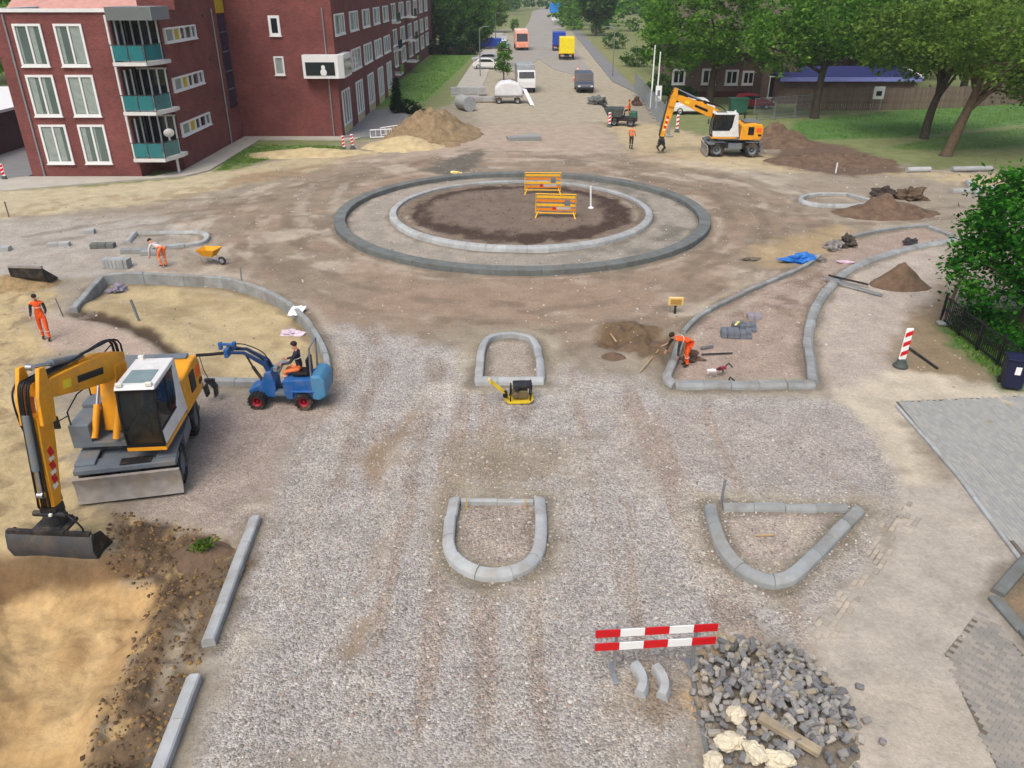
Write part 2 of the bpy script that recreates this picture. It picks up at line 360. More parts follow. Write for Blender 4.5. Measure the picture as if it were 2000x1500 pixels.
def track(pxs, gauge=1.9, wd=.42, c=(112, 98, 82), w=.5, curve=True):
    global col
    P_ = catmull([G(*q) for q in pxs], 8)
    for s in (-1, 1):
        Q = []
        for i, p in enumerate(P_):
            d = (P_[min(i+1, len(P_)-1)]-P_[max(i-1, 0)]).normalized(); Q.append((p.x-d.y*s*gauge/2, p.y+d.x*s*gauge/2))
        dd = np.full(len(xf), 1e9)
        for (ax, ay), (bx, by) in zip(Q, Q[1:]):
            ex, ey = bx-ax, by-ay; t = np.clip(((xf-ax)*ex+(yf-ay)*ey)/(ex*ex+ey*ey+1e-9), 0, 1); dd = np.minimum(dd, np.hypot(xf-ax-t*ex, yf-ay-t*ey))
        blot(c, sst(wd, wd*.35, dd+(nB-.5)*.7)*sst(.30, .55, fbm(xf*.6+s*9, yf*.6+3, 3)), w)
track(((760, 620), (800, 700), (770, 800), (730, 950)), c=(136, 116, 96), w=.5)
TR = [((520, 420), (560, 500), (640, 560), (800, 600), (1000, 612)), ((1180, 330), (1400, 370), (1460, 440), (1400, 520), (1250, 590)), ((960, 640), (1120, 620), (1290, 590), (1420, 530), (1520, 470)), ((300, 400), (480, 390), (640, 360), (800, 330), (940, 290)), ((60, 470), (300, 430), (480, 410)), ((1560, 430), (1750, 425), (1900, 410))]
for q_ in TR: track(q_)
for q_ in (((560, 1500), (640, 1200), (690, 950), (760, 760)), ((1050, 1500), (1150, 1150), (1180, 900), (1100, 700)), ((1640, 800), (1660, 640), (1720, 540)), ((690, 470), (620, 420), (640, 360))): track(q_, c=(176, 168, 154), w=.35)
lay(PP((830, 335), (850, 318), (935, 292), (952, 300), (915, 335), (880, 348)), (104, 98, 88), .5, .5, .1)
lay(PP((320, 374), (420, 352), (560, 330), (640, 318), (560, 345), (420, 372), (330, 392)), (140, 116, 84), .4, .8, 0, w=.75)
lay(PP((1000, 790), (1060, 795), (1030, 835), (1000, 830)), (112, 100, 84), .3, .5, .4, w=.6)
# apron between the rings, soil in the middle
ap = np.maximum(rr-10.2, 7.2-rr); lay(ap, (150, 142, 130), .3, .3, .45)
blot((108, 105, 95), sst(.36, .56, nA)*(ap < 0)*sst(-2, 4, xf+.3*(yf-43)), .8)
blot((168, 152, 138), sst(.45, .6, nB)*(ap < 0)*sst(0, -4, xf), .5)
r2 = np.hypot(xf-.5, yf-43.8); lay(r2-6.9, (122, 106, 90), .3, .4, .1)
blot((64, 48, 42), sst(6.4, 5.9, r2+(nB-.5)*1.2)*sst(4.3, 5.0, r2+(nA-.5)*2.0), .9)
lay(np.hypot(xf-.3, yf-43.9)-4.9, (116, 101, 88), .5, .9, .1)
# left: sand, island, pit
lay(LSAND, (176, 155, 108), .5, .9, .05)
blot((132, 112, 80), sst(.55, .68, nB)*sst(.3, -.3, sdpoly(xf, yf, LSAND)), .7)
lay(LISL, (178, 158, 113), .2, .15, .05)
blot((142, 122, 82), sst(.46, .6, nA)*sst(.2, -.2, sdpoly(xf, yf, LISL)), .6)
blot((96, 80, 62), sst(-.1, -.5, -sdpoly(xf, yf, LISL)-.0)*0, 0)
lay(PP((40, 600), (140, 620), (250, 645), (318, 690), (330, 720), (200, 680), (110, 680)), (168, 148, 132), .3, .4, .3)
lay(TRENCH, (78, 63, 47), .22, .2, 0)
lay(TORN, (104, 84, 60), .3, .5, .1)
blot((170, 140, 84), sst(.55, .68, nC*.5+nB*.5)*sst(.2, -.2, sdpoly(xf, yf, TORN)), .8)
blot((60, 48, 36), sst(.52, .66, fbm(xf*2.2+3, yf*2.2, 4))*sst(.2, -.2, sdpoly(xf, yf, TORN)), .7)
lay(PIT, (178, 142, 82), .25, .45, 0)
blot((140, 108, 62), sst(.52, .7, nA*.5+nB*.5)*sst(.1, -.3, sdpoly(xf, yf, PIT)), .8)
blot((202, 169, 108), sst(.46, .62, fbm(xf*.8+2, yf*.8+60, 4))*sst(-.1, -.8, sdpoly(xf, yf, PIT)), .55)
lay(PP((-80, 1085), (30, 1080), (220, 1085), (300, 1110), (200, 1125), (0, 1135), (-80, 1180)), (98, 72, 42), .2, .3, 0, w=.85)
# right hand side
lay(PP((1600, 560), (1680, 510), (1850, 470), (1830, 600), (1760, 700), (1740, 780), (1620, 780), (1595, 650)), (170, 158, 146), .6, .6, .4)
lay(PP((1340, 650), (1450, 580), (1600, 520), (1640, 480), (1800, 445), (1850, 465), (1680, 510), (1600, 580), (1575, 660), (1590, 735), (1320, 740)), (158, 138, 124), .2, .3, .55)
blot((120, 100, 82), sst(.5, .64, nB)*sst(.2, -.2, sdpoly(xf, yf, PP((1340, 650), (1600, 520), (1640, 540), (1575, 620), (1400, 640)))), .6)
lay(PP((1450, 490), (1640, 440), (1660, 470), (1600, 500), (1500, 520)), (166, 142, 98), .8, .9, .1, w=.8)
lay(PP((1770, 640), (1840, 560), (1900, 640), (1960, 760), (1880, 740), (1800, 770), (1740, 700)), (134, 116, 88), .5, .7, .15)
lay(PP((1620, 775), (1760, 720), (1900, 750), (2100, 745), (2100, 790), (1760, 800), (1800, 900), (2010, 1100), (1960, 1110), (1760, 930), (1700, 830)), (184, 173, 152), .35, .5, .1)
lay(HOLE, (104, 84, 60), .3, .4, .05)
# sand-strewn old pavement at the right
lay(PP((1770, 960), (1880, 930), (2005, 1080), (2300, 1200), (2300, 1520), (1620, 1520), (1600, 1330), (1590, 1225), (1720, 1080)), (170, 161, 148), .25, .3, .12)
blot((180, 170, 152), sst(.5, .7, nA)*sst(.3, -.3, sdpoly(xf, yf, PP((1770, 960), (2010, 1080), (2300, 1520), (1620, 1520), (1590, 1225)))), .6)
lay(RBED, (132, 112, 84), .1, .1, .3)
lay(PP((-900, 350), (60, 372), (340, 350), (440, 322), (455, 335), (420, 372), (0, 428), (-900, 445)), (178, 165, 132), .5, .7, 0)
blot((150, 128, 92), sst(.5, .66, nB)*sst(.3, -.3, sdpoly(xf, yf, PP((-900, 395), (60, 392), (340, 372), (430, 350), (420, 372), (0, 428), (-900, 445)))), .6)
# lawns and verges
GRASS = [PP((420, 335), (455, 300), (500, 282), (670, 285), (680, 296), (560, 300), (470, 330)), PP((700, 215), (780, 150), (850, 105), (925, 105), (905, 130), (830, 200), (760, 205)),
         PP((1520, 270), (1560, 235), (1700, 222), (2000, 190), (2600, 170), (2600, 235), (2000, 242), (1760, 268), (1560, 275)),
         PP((1730, 290), (1830, 268), (2000, 250), (2600, 240), (2600, 300), (2000, 285), (1850, 295)), PP((1760, 330), (1850, 300), (2100, 300), (2200, 335)), PP((1880, 690), (1840, 640), (1900, 600), (2200, 600), (2200, 760), (1960, 755))]
for g_, c_ in zip(GRASS, ((98, 124, 54), (96, 134, 48), (78, 118, 48), (88, 118, 54), (104, 112, 66), (70, 104, 44))): lay(g_, c_, .5, .8, 0)
blot((150, 138, 96), sst(.58, .7, nB)*sst(.4, -.2, sdpoly(xf, yf, GRASS[0])), .5)
lay(PP((1120, 60), (1180, 90), (1290, 190), (1260, 190), (1190, 120), (1105, 45)), (126, 128, 74), .6, .8, 0)
col = col*np.array([.99, 1.0, .985])
def ground_mat():
    m = bpy.data.materials.new('site_ground'); m.use_nodes = True; t = m.node_tree; p = t.nodes['Principled BSDF']; L = t.links.new
    at = nd(t, 'ShaderNodeAttribute', attribute_name='soil'); ag = nd(t, 'ShaderNodeAttribute', attribute_name='gravel')
    tc = nd(t, 'ShaderNodeTexCoord')
    def noise(sc, det=6, rough=.6):
        n = nd(t, 'ShaderNodeTexNoise'); n.inputs['Scale'].default_value = sc; n.inputs['Detail'].default_value = det; n.inputs['Roughness'].default_value = rough
        L(tc.outputs['Object'], n.inputs['Vector']); return n
    def rng(a, lo, hi, f0, f1):
        r = nd(t, 'ShaderNodeMapRange'); r.inputs[1].default_value = f0; r.inputs[2].default_value = f1; r.inputs[3].default_value = lo; r.inputs[4].default_value = hi; L(a, r.inputs[0]); return r.outputs[0]
    def mul(c, f, fac=None):
        x = nd(t, 'ShaderNodeMix', data_type='RGBA', blend_type='MULTIPLY'); x.inputs[0].default_value = 1
        if fac is not None: L(fac, x.inputs[0])
        L(c, x.inputs[6]); L(f, x.inputs[7]); return x.outputs[2]
    n1 = noise(1.1, 8, .65); n2 = noise(9, 8, .7)
    c = mul(at.outputs['Color'], rng(n1.outputs[0], .82, 1.18, .3, .7)); c = mul(c, rng(n2.outputs[0], .86, 1.14, .3, .7))
    v = nd(t, 'ShaderNodeTexVoronoi'); v.inputs['Scale'].default_value = 24; L(tc.outputs['Object'], v.inputs['Vector'])
    sp = nd(t, 'ShaderNodeSeparateColor'); L(v.outputs['Color'], sp.inputs[0])
    stone = rng(sp.outputs[0], .62, 1.4, 0, 1)
    c = mul(c, stone, ag.outputs['Fac'])
    hs = nd(t, 'ShaderNodeHueSaturation'); hs.inputs['Value'].default_value = 1; sv = nd(t, 'ShaderNodeMath', operation='MULTIPLY_ADD'); L(rng(sp.outputs[1], -.3, .25, 0, 1), sv.inputs[0]); L(ag.outputs['Fac'], sv.inputs[1]); sv.inputs[2].default_value = .84; L(sv.outputs[0], hs.inputs['Saturation']); L(c, hs.inputs['Color'])
    L(hs.outputs[0], p.inputs['Base Color']); p.inputs['Roughness'].default_value = .95; p.inputs['Specular IOR Level'].default_value = .15
    b = nd(t, 'ShaderNodeBump'); b.inputs['Strength'].default_value = .8; b.inputs['Distance'].default_value = .06; n4 = noise(6, 10, .75); L(n4.outputs[0], b.inputs['Height'])
    b2 = nd(t, 'ShaderNodeBump', invert=True); b2.inputs['Distance'].default_value = .03; L(v.outputs['Distance'], b2.inputs['Height']); L(rng(ag.outputs['Fac'], 0, .9, 0, 1), b2.inputs['Strength']); L(b.outputs[0], b2.inputs['Normal'])
    L(b2.outputs[0], p.inputs['Normal']); return m
gm = ground_mat()
ground = rapid_mesh('ground', np.stack([xf, yf, Zf], 1), FQ, gm, smooth=True); tag(ground, kind='structure')
a_ = ground.data.attributes.new('gravel', 'FLOAT', 'POINT'); a_.data.foreach_set('value', gr.astype(np.float32))
# loose stones: real chips lying on the crushed-gravel bed and clods in the torn soil
def scatter(name, n, box, accept, smin, smax, mat, label, cat, kind='stuff', sink=.3, jag=.35):
    V = []; F = []; P = []
    x = RNG.uniform(box[0], box[1], n); y = RNG.uniform(box[2], box[3], n); k = accept(x, y); x = x[k]; y = y[k]; z = height(x, y); n = len(x)
    s = RNG.uniform(0, 1, n)**2*(smax-smin)+smin
    base = np.array([(1, 0, 0), (0, 1, 0), (-1, 0, 0), (0, -1, 0), (.6, .6, .62), (-.6, .6, .7), (-.6, -.6, .6), (.6, -.6, .66)], float)
    fc = np.array([(0, 1, 4), (1, 5, 4), (1, 2, 5), (2, 6, 5), (2, 3, 6), (3, 7, 6), (3, 0, 7), (0, 4, 7), (4, 5, 6), (4, 6, 7)])
    a = RNG.uniform(0, 2*PI, n); ca, sa = np.cos(a), np.sin(a); sc = RNG.uniform(.6, 1.2, (n, 3))
    B = base[None]*sc[:, None, :]*(1+RNG.uniform(-jag, jag, (n, 8, 1)))*s[:, None, None]
    vx = B[..., 0]*ca[:, None]-B[..., 1]*sa[:, None]+x[:, None]; vy = B[..., 0]*sa[:, None]+B[..., 1]*ca[:, None]+y[:, None]; vz = B[..., 2]+z[:, None]-sink*s[:, None]*.3
    V = np.stack([vx, vy, vz], -1).reshape(-1, 3); F = (fc[None]+np.arange(n)[:, None, None]*8).reshape(-1, 3)
    o = rapid_mesh(name, V, F, mat); return tag(o, label, cat, kind=kind)
def stonemat(name, cs, rough=.9):
    m = bpy.data.materials.new(name); m.use_nodes = True; t = m.node_tree; p = t.nodes['Principled BSDF']; L = t.links.new
    g = nd(t, 'ShaderNodeNewGeometry'); r = nd(t, 'ShaderNodeValToRGB'); r.color_ramp.interpolation = 'CONSTANT'
    while len(r.color_ramp.elements) < len(cs): r.color_ramp.elements.new(.5)
    for i, (e, c) in enumerate(zip(r.color_ramp.elements, cs)): e.position = i/len(cs); e.color = lin(c)+(1,)
    oi = nd(t, 'ShaderNodeObjectInfo'); ad = nd(t, 'ShaderNodeMath', operation='ADD'); fr = nd(t, 'ShaderNodeMath', operation='FRACT'); L(g.outputs['Random Per Island'], ad.inputs[0]); L(oi.outputs['Random'], ad.inputs[1]); L(ad.outputs[0], fr.inputs[0]); L(fr.outputs[0], r.inputs[0]); L(r.outputs[0], p.inputs['Base Color']); p.inputs['Roughness'].default_value = rough; p.inputs['Specular IOR Level'].default_value = .2
    MATS[name] = m; return m
gravmat = stonemat('gravel_chips', [(164, 159, 151), (140, 135, 128), (184, 179, 170), (156, 142, 133), (120, 116, 113), (172, 165, 154), (148, 145, 140), (196, 192, 184), (160, 142, 129)])
clodmat = stonemat('soil_clods', [(104, 84, 60), (78, 62, 46), (122, 98, 64), (110, 90, 66), (90, 74, 58), (136, 110, 70)])
GRAV = PP((420, 1520), (520, 1010), (600, 830), (900, 790), (1240, 790), (1680, 830), (1700, 1060), (1580, 1220), (1400, 1230), (1340, 1520))
def acc_gr(x, y):
    dens = np.clip(1.25-y*.035, .1, 1)
    return (sdpoly(x, y, GRAV) < 0) & (RNG.random(len(x)) < dens) & (fbm(x*.8, y*.8, 3) > .36)
scatter('loose_gravel', 46000, (-7, 9, 7.5, 26), acc_gr, .012, .042, gravmat, 'crushed grey and pinkish gravel spread over the road bed', 'gravel')
scatter('soil_clods', 9000, (-12, -4, 8, 18), lambda x, y: (sdpoly(x, y, TORN) < .1), .012, .06, clodmat, 'broken brown soil clods along the dug edge', 'soil')
scatter('site_rubble', 9000, (-26, 30, 22, 62), lambda x, y: (RNG.random(len(x)) < .6) & (sdpoly(x, y, SITE) < -1) & (np.hypot(x-.5, y-43.8) > 7.6), .015, .06, gravmat, 'small stones strewn over the driven earth round the circle', 'stones')
scatter('center_clods', 2200, (-7, 8, 36.5, 51.5), lambda x, y: (np.hypot(x-.5, y-43.8) < 6.8), .015, .06, stonemat('dark_clods', [(94, 78, 66), (74, 60, 52), (112, 96, 83), (102, 86, 74)]), 'dark earth clods inside the central ring', 'soil')
# ------------------------------------------------------------------ kerbs
def resample(pts, step):
    L = [0]
    for a, b in zip(pts, pts[1:]): L.append(L[-1]+(b-a).length)
    n = max(1, round(L[-1]/step)); out = []
    for i in range(n+1):
        d = L[-1]*i/n; k = max(0, min(len(L)-2, int(np.searchsorted(L, d))-1)); t = (d-L[k])/max(1e-9, L[k+1]-L[k]); out.append(pts[k].lerp(pts[k+1], min(1, t)))
    return out
KPATHS = []
def kerbstones(root, path, w=.26, h=.15, mat=concrete, step=1.0, slope=.07, side=1, gap=.012, sub=4, low=-.32, jit=.018, closed=False, ends=True):
    """sweep a kerb profile along the path and cut it into stones, each its own part"""
    if closed: path = path+[path[0]]
    KPATHS.append((path, w))
    Lp = sum((b-a).length for a, b in zip(path, path[1:])); ns = max(1, round(Lp/step)); P = resample(path, Lp/(ns*sub)); n = ns*sub
    prof = [(-w/2, low), (-w/2, h-.03), (-w/2+.03, h), (w/2-slope, h), (w/2-.01, h-.075), (w/2, h-.09), (w/2, low)] if slope > .03 else [(-w/2, low), (-w/2, h-.025), (-w/2+.025, h), (w/2-.025, h), (w/2, h-.025), (w/2, low)]
    k = len(prof)
    for a in range(0, n, sub):
        mb = MB(); vs = []; dz = random.uniform(-jit, jit); dn = random.uniform(-jit, jit)
        for i in range(a, a+sub+1):
            t = (P[(i+1) % n if closed else min(i+1, len(P)-1)]-P[(i-1) % n if closed else max(i-1, 0)]).normalized(); nrm = Vector((t.y, -t.x, 0))*side
            p = P[i]+(t*gap/2 if i == a else (t*-gap/2 if i == a+sub else t*0))
            vs += [(p.x+nrm.x*(q+dn), p.y+nrm.y*(q+dn), hh+dz) for q, hh in prof]
        fs = [(j*k+m, j*k+(m+1) % k, (j+1)*k+(m+1) % k, (j+1)*k+m) for j in range(sub) for m in range(k)]
        fs += [tuple(range(k))[::-1], tuple(range(sub*k, sub*k+k))]
        mb.add(vs, fs).build('kerbstone', mat, root, smooth='auto')
def island(name, label, paths, cat='kerb', **kw):
    r = thing(name, label, cat)
    for p in paths:
        q = dict(kw); 
        if isinstance(p, tuple): p, e = p; q.update(e)
        kerbstones(r, p, **q)
    return r
def pts(*a, z=.15): return [Vector((*G(x, y, z), 0)) for x, y in a]
def circle(c, r, n=200): return [Vector((c[0]+r*math.cos(2*PI*i/n), c[1]+r*math.sin(2*PI*i/n), 0)) for i in range(n)]
island('kerb_ring', 'wide grey concrete outer kerb ring of the unfinished roundabout', [(circle(RC, 10.0), dict(closed=True))], w=.62, h=.28, step=1.0, slope=.02, mat=concrete_d, side=1, sub=4, jit=.006)
island('kerb_ring', 'pale inner kerb ring around the dark soil of the roundabout centre', [(circle((.5, 43.8), 7.15), dict(closed=True))], w=.40, h=.27, step=1.0, slope=.13, mat=concrete_l, side=1, sub=4, jit=.006)
# near D-shaped refuge
lt = pts((887, 972), (880, 1010), (876, 1060)); rt = pts((1055, 1060), (1056, 1010), (1053, 972))
arc = catmull(pts((876, 1060), (890, 1090), (925, 1112), (968, 1118), (1012, 1110), (1043, 1090), (1055, 1060)))
island('traffic_island', 'nearest D-shaped kerb island, rounded towards the camera, in the gravel', [(lt+arc[1:-1]+rt, dict(side=1)), (pts((900, 975), (1042, 975)), dict(w=.14, slope=.01, side=1, h=.13))], w=.28, h=.2, step=.75, slope=.13, mat=concrete_l)
lt = pts((935, 738), (938, 700), (942, 675)); rt = pts((1050, 675), (1054, 700), (1057, 738))
arc = catmull(pts((942, 675), (955, 658), (985, 651), (1010, 651), (1037, 658), (1050, 675)))
island('traffic_island', 'D-shaped kerb island with its rounded end towards the roundabout, behind the plate compactor', [(lt+arc[1:-1]+rt, dict(side=-1)), (pts((928, 741), (1062, 741)), dict(side=1))], w=.28, h=.2, step=.75, slope=.12, mat=concrete_l)
tl = catmull(pts((1388, 985), (1395, 1020), (1412, 1065), (1445, 1105), (1490, 1128), (1530, 1130), (1560, 1112), (1620, 1052), (1678, 992)), 8)
island('traffic_island', 'triangular kerb island with one rounded corner beside the brick paving', [(tl, dict(side=1)), (pts((1412, 985), (1655, 988)), dict(w=.2, slope=.05, side=1, h=.15))], w=.29, h=.2, step=.8, slope=.13, mat=concrete)
sp = catmull(pts((1312, 715), (1302, 735), (1318, 747)), 6)
p_left = catmull(pts((1335, 645), (1360, 618), (1400, 595), (1460, 566), (1530, 536), (1575, 515), (1600, 497)), 8)
p_low = [Vector(q) for q in pts((1318, 747), (1450, 748), (1590, 746))]
p_right = catmull(pts((1590, 743), (1584, 700), (1580, 655), (1590, 605), (1618, 562), (1660, 525), (1720, 499), (1790, 480), (1850, 470), (1920, 462)), 8)
p_top = catmull(pts((1645, 466), (1700, 452), (1760, 442), (1815, 438)), 8)
p_cor = catmull(pts((1328, 665), (1314, 705), (1304, 733), (1320, 747)), 8)
island('traffic_island', 'long curved kerb island narrowing towards the shade tree, worker bending in its near corner', [(p_left, dict(side=-1, w=.2, slope=.04)), (p_cor, dict(side=1)), (p_low, dict(side=1, w=.36)), (p_right, dict(side=1, w=.36)), (p_top, dict(side=-1, w=.18, slope=.03)), (pts((1818, 441), (1862, 458)), dict(side=-1, w=.3))], w=.3, h=.17, step=.9, slope=.1, mat=concrete)
l1 = pts((142, 603), (168, 570), (195, 540)); l2 = catmull(pts((195, 538), (240, 533), (330, 535), (420, 540), (470, 548), (530, 570), (578, 602), (615, 645), (636, 690), (641, 735)), 8)
island('traffic_island', 'large D-shaped kerb round dug-out yellow sand beside the wheeled excavator', [(l1, dict(side=-1, w=.3)), (l2, dict(side=-1)), (pts((642, 740), (520, 742), (400, 741)), dict(side=1, w=.3))], w=.24, h=.17, step=.95, slope=.06, mat=concrete, low=-.5)
li = catmull(pts((378, 450), (398, 453), (404, 462), (392, 471), (360, 476)), 5)
island('traffic_island', 'small half-built kerb island near the apartment block, left of the wheelbarrow', [(pts((248, 470), (263, 452)), {}), (pts((268, 452), (376, 450)), dict(w=.12)), (li, {}), (pts((360, 476), (290, 482)), {})], w=.26, h=.16, step=.95, slope=.06, mat=concrete_l)
ri = catmull(pts((1600, 377), (1572, 381), (1564, 388), (1582, 396), (1630, 400), (1690, 398)), 5)
island('traffic_island', 'small kerb island beside the dark earth heap, right of the roundabout', [(ri, dict(side=1)), (pts((1600, 377), (1655, 377), (1700, 390)), dict(side=-1, w=.2))], w=.3, h=.18, step=.95, slope=.08, mat=concrete_l)
island('traffic_island', 'kerb corner half hidden behind the shade tree at the right', [(pts((1860, 372), (1905, 368), (1990, 360)), dict(side=1)), (pts((1890, 352), (1912, 378)), dict(side=1))], w=.3, h=.2, step=.95, slope=.06, mat=concrete_l)
island('kerb_run', 'straight kerb run between dug soil and gravel, the farther of the two', [(pts((497, 1008), (405, 1250)), dict(side=1))], w=.27, h=.18, step=1.0, slope=.1, mat=concrete_l, jit=.006)
island('kerb_run', 'straight kerb run between dug soil and gravel, the nearer one leaving the frame', [(pts((377, 1318), (262, 1620)), dict(side=1))], w=.27, h=.18, step=1.0, slope=.1, mat=concrete_l, jit=.006)
island('planting_bed_edge', 'angled grey kerb edge around the brown planting bed at the right edge', [(pts((1945, 1160), (2040, 1270), (2140, 1385)), dict(side=1)), (pts((1950, 1152), (2030, 1060)), dict(side=-1))], w=.26, h=.12, step=1.0, slope=.02, mat=concrete_d)
for k_, (x0, y0, lab) in enumerate(((1255, 1335, 'loose curved kerbstone left of its twin under the red-white barrier'), (1297, 1340, 'loose curved kerbstone right of its twin, nearer the paving rubble'))):
    c = G(x0, y0); mb = MB(); R0 = .62; vs = []; n = 8; w_ = .22
    prof = [(-w_/2, 0), (-w_/2, .15), (-w_/2+.03, .19), (w_/2-.05, .19), (w_/2, .1), (w_/2, 0)]
    for i in range(n+1):
        a = math.radians(-34+68*i/n)
        vs += [(c[0]-R0+(R0+q)*math.cos(a), c[1]+(R0+q)*math.sin(a), hh+.01) for q, hh in prof]
    k = len(prof); fs = [(j*k+m, j*k+(m+1) % k, (j+1)*k+(m+1) % k, (j+1)*k+m) for j in range(n) for m in range(k)]+[tuple(range(k))[::-1], tuple(range(n*k, n*k+k))]
    tag(mb.add(vs, fs).build('curved_kerbstone', concrete_l, smooth='auto'), lab, 'kerbstone', 'loose curved kerbstones')
# darker soil against the kerbs, with their contact shade painted into its colour
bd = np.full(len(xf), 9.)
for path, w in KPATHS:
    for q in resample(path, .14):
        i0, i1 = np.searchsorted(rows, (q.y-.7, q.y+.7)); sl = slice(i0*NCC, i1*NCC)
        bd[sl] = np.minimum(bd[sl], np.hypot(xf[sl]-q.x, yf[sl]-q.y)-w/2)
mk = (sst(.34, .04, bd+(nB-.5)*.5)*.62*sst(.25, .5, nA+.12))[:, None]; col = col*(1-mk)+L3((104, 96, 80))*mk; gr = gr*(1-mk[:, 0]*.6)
mk = (sst(.9, .45, bd)*sst(.25, .5, bd)*sst(.5, .64, nA)*.5)[:, None]; col = col*(1-mk)+L3((172, 164, 144))*mk
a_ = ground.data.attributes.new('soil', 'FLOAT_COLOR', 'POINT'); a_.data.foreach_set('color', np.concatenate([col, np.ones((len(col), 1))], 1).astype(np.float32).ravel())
# ------------------------------------------------------------------ brick paving (real bricks)
brickgrey = stonemat('grey_pavers', [(146, 148, 145), (151, 152, 148), (142, 145, 143), (155, 155, 150), (148, 150, 148)])
brickdark = stonemat('dark_pavers', [(136, 133, 126), (143, 139, 131), (130, 128, 122), (148, 143, 134), (138, 135, 130)])
bricksand = stonemat('sandy_pavers', [(162, 154, 142), (168, 160, 147), (156, 149, 139), (172, 164, 150), (150, 144, 136)])
sandjoint = M('joint_sand', (104, 97, 86), .95, var=.2, scale=3, bump=.4, bscale=20)
BRK = MB().box((0, 0, 0), (.198, .098, .08), bev=.006).mesh('paving_brick')
def paving(name, poly, ang, mat, limit, keep=None, z0=.0, base=True, bl=.2, bw=.1, gapx=.006, tilt=.012):
    """running-bond bricks inside a ground polygon; the nearest ones single, the rest joined"""
    P = np.array(poly); ca, sa = math.cos(ang), math.sin(ang)
    r = bpy.data.objects.new(name, None); C.objects.link(r); tag(r, kind='structure')
    if base:
        MB().prism([tuple(p) for p in poly], 'xy', z0-.25, z0-.012).build('bedding', sandjoint, r)
    u = P[:, 0]*ca+P[:, 1]*sa; v = -P[:, 0]*sa+P[:, 1]*ca; items = []
    jj = np.arange(math.floor(v.min()/bw), math.ceil(v.max()/bw)+1)
    U = []; Vv = []
    for j in jj:
        ui = np.arange(math.floor(u.min()/bl)-1, math.ceil(u.max()/bl)+1)*bl+(j % 2)*bl/2
        U.append(ui); Vv.append(np.full(len(ui), j*bw))
    U = np.concatenate(U); Vv = np.concatenate(Vv); x = U*ca-Vv*sa; y = U*sa+Vv*ca
    k = sdpoly(x, y, poly) < -.03
    if keep is not None: k &= keep(x, y, Vv)
    x, y = x[k], y[k]; o = np.argsort(x*x*.15+y*y); x, y = x[o], y[o]; n1 = min(limit, len(x))
    me = BRK.copy(); me.materials.append(mat)
    inview = 0; rest = []
    for i in range(len(x)):
        px_in = abs(x[i]) < .66*(y[i]*.89+5.2) and y[i] > 8.4
        e = Euler((random.gauss(0, tilt), random.gauss(0, tilt), ang+random.gauss(0, .012))); zz = z0-.04+random.uniform(-.004, .005)
        if px_in and inview < n1:
            b = bpy.data.objects.new('paving_brick', me); C.objects.link(b); b.parent = r; b.location = (x[i], y[i], zz); b.rotation_euler = e; inview += 1
        else: rest.append((x[i], y[i], zz, e))
    if rest:
        bv = np.array([v_.co for v_ in BRK.vertices]); bf = [tuple(p.vertices) for p in BRK.polygons]; mb = MB()
        for (a, b, c, e) in rest:
            Rm = np.array(e.to_matrix()); mb.add((bv@Rm.T+np.array((a, b, c))).tolist(), bf)
        s = mb.build('brick_field', mat, r, fix=False); s['kind'] = 'stuff'
    return r
d1 = Vector(G(1917, 1183))-Vector(G(1844, 1279)); a1 = math.atan2(d1.y, d1.x)
paving('dark_brick_paving', PP((1844, 1279), (1917, 1185), (2120, 1420), (2120, 1640), (2010, 1640)), a1+PI/2, brickdark, 300, z0=.026)
d2 = Vector(G(1995, 1095))-Vector(G(1745, 780)); a2 = math.atan2(d2.y, d2.x)
paving('grey_brick_paving', PP((1750, 785), (2060, 770), (2120, 1240), (2000, 1090)), a2, brickgrey, 300, z0=.024)
d3 = Vector(G(1590, 1225))-Vector(G(1760, 985)); a3 = math.atan2(d3.y, d3.x); L0 = Vector(G(1760, 985))
nrm3 = Vector((-d3.y, d3.x)).normalized()
def ragged(x, y, v):
    q = (x-L0.x)*nrm3.x+(y-L0.y)*nrm3.y; e = fbm(x*2.3, y*2.3, 3)
    return (q > (e-.55)*.9) & ~(RNG.random(len(x)) < .38) & (q < .28+(e-.5)*1.5)
gapm = M('open_joint', (92, 82, 68), .95, var=.25, scale=6)
paving('torn_brick_edge', PP((1735, 950), (1800, 985), (1800, 1060), (1640, 1250), (1560, 1260), (1570, 1220), (1700, 1060)), a3, bricksand, 300, keep=ragged, z0=.034, base=False, bl=.225, bw=.118, tilt=.06)
# straight border stones of the grey paving
bo = thing('paving_border', 'narrow concrete border strip between grey pavers and sand-strewn paving', 'border'); kerbstones(bo, pts((1752, 790), (1870, 925), (1995, 1092), (2060, 1180), z=.07), w=.1, h=.075, step=1.0, slope=.005, mat=concrete_l, jit=.004)
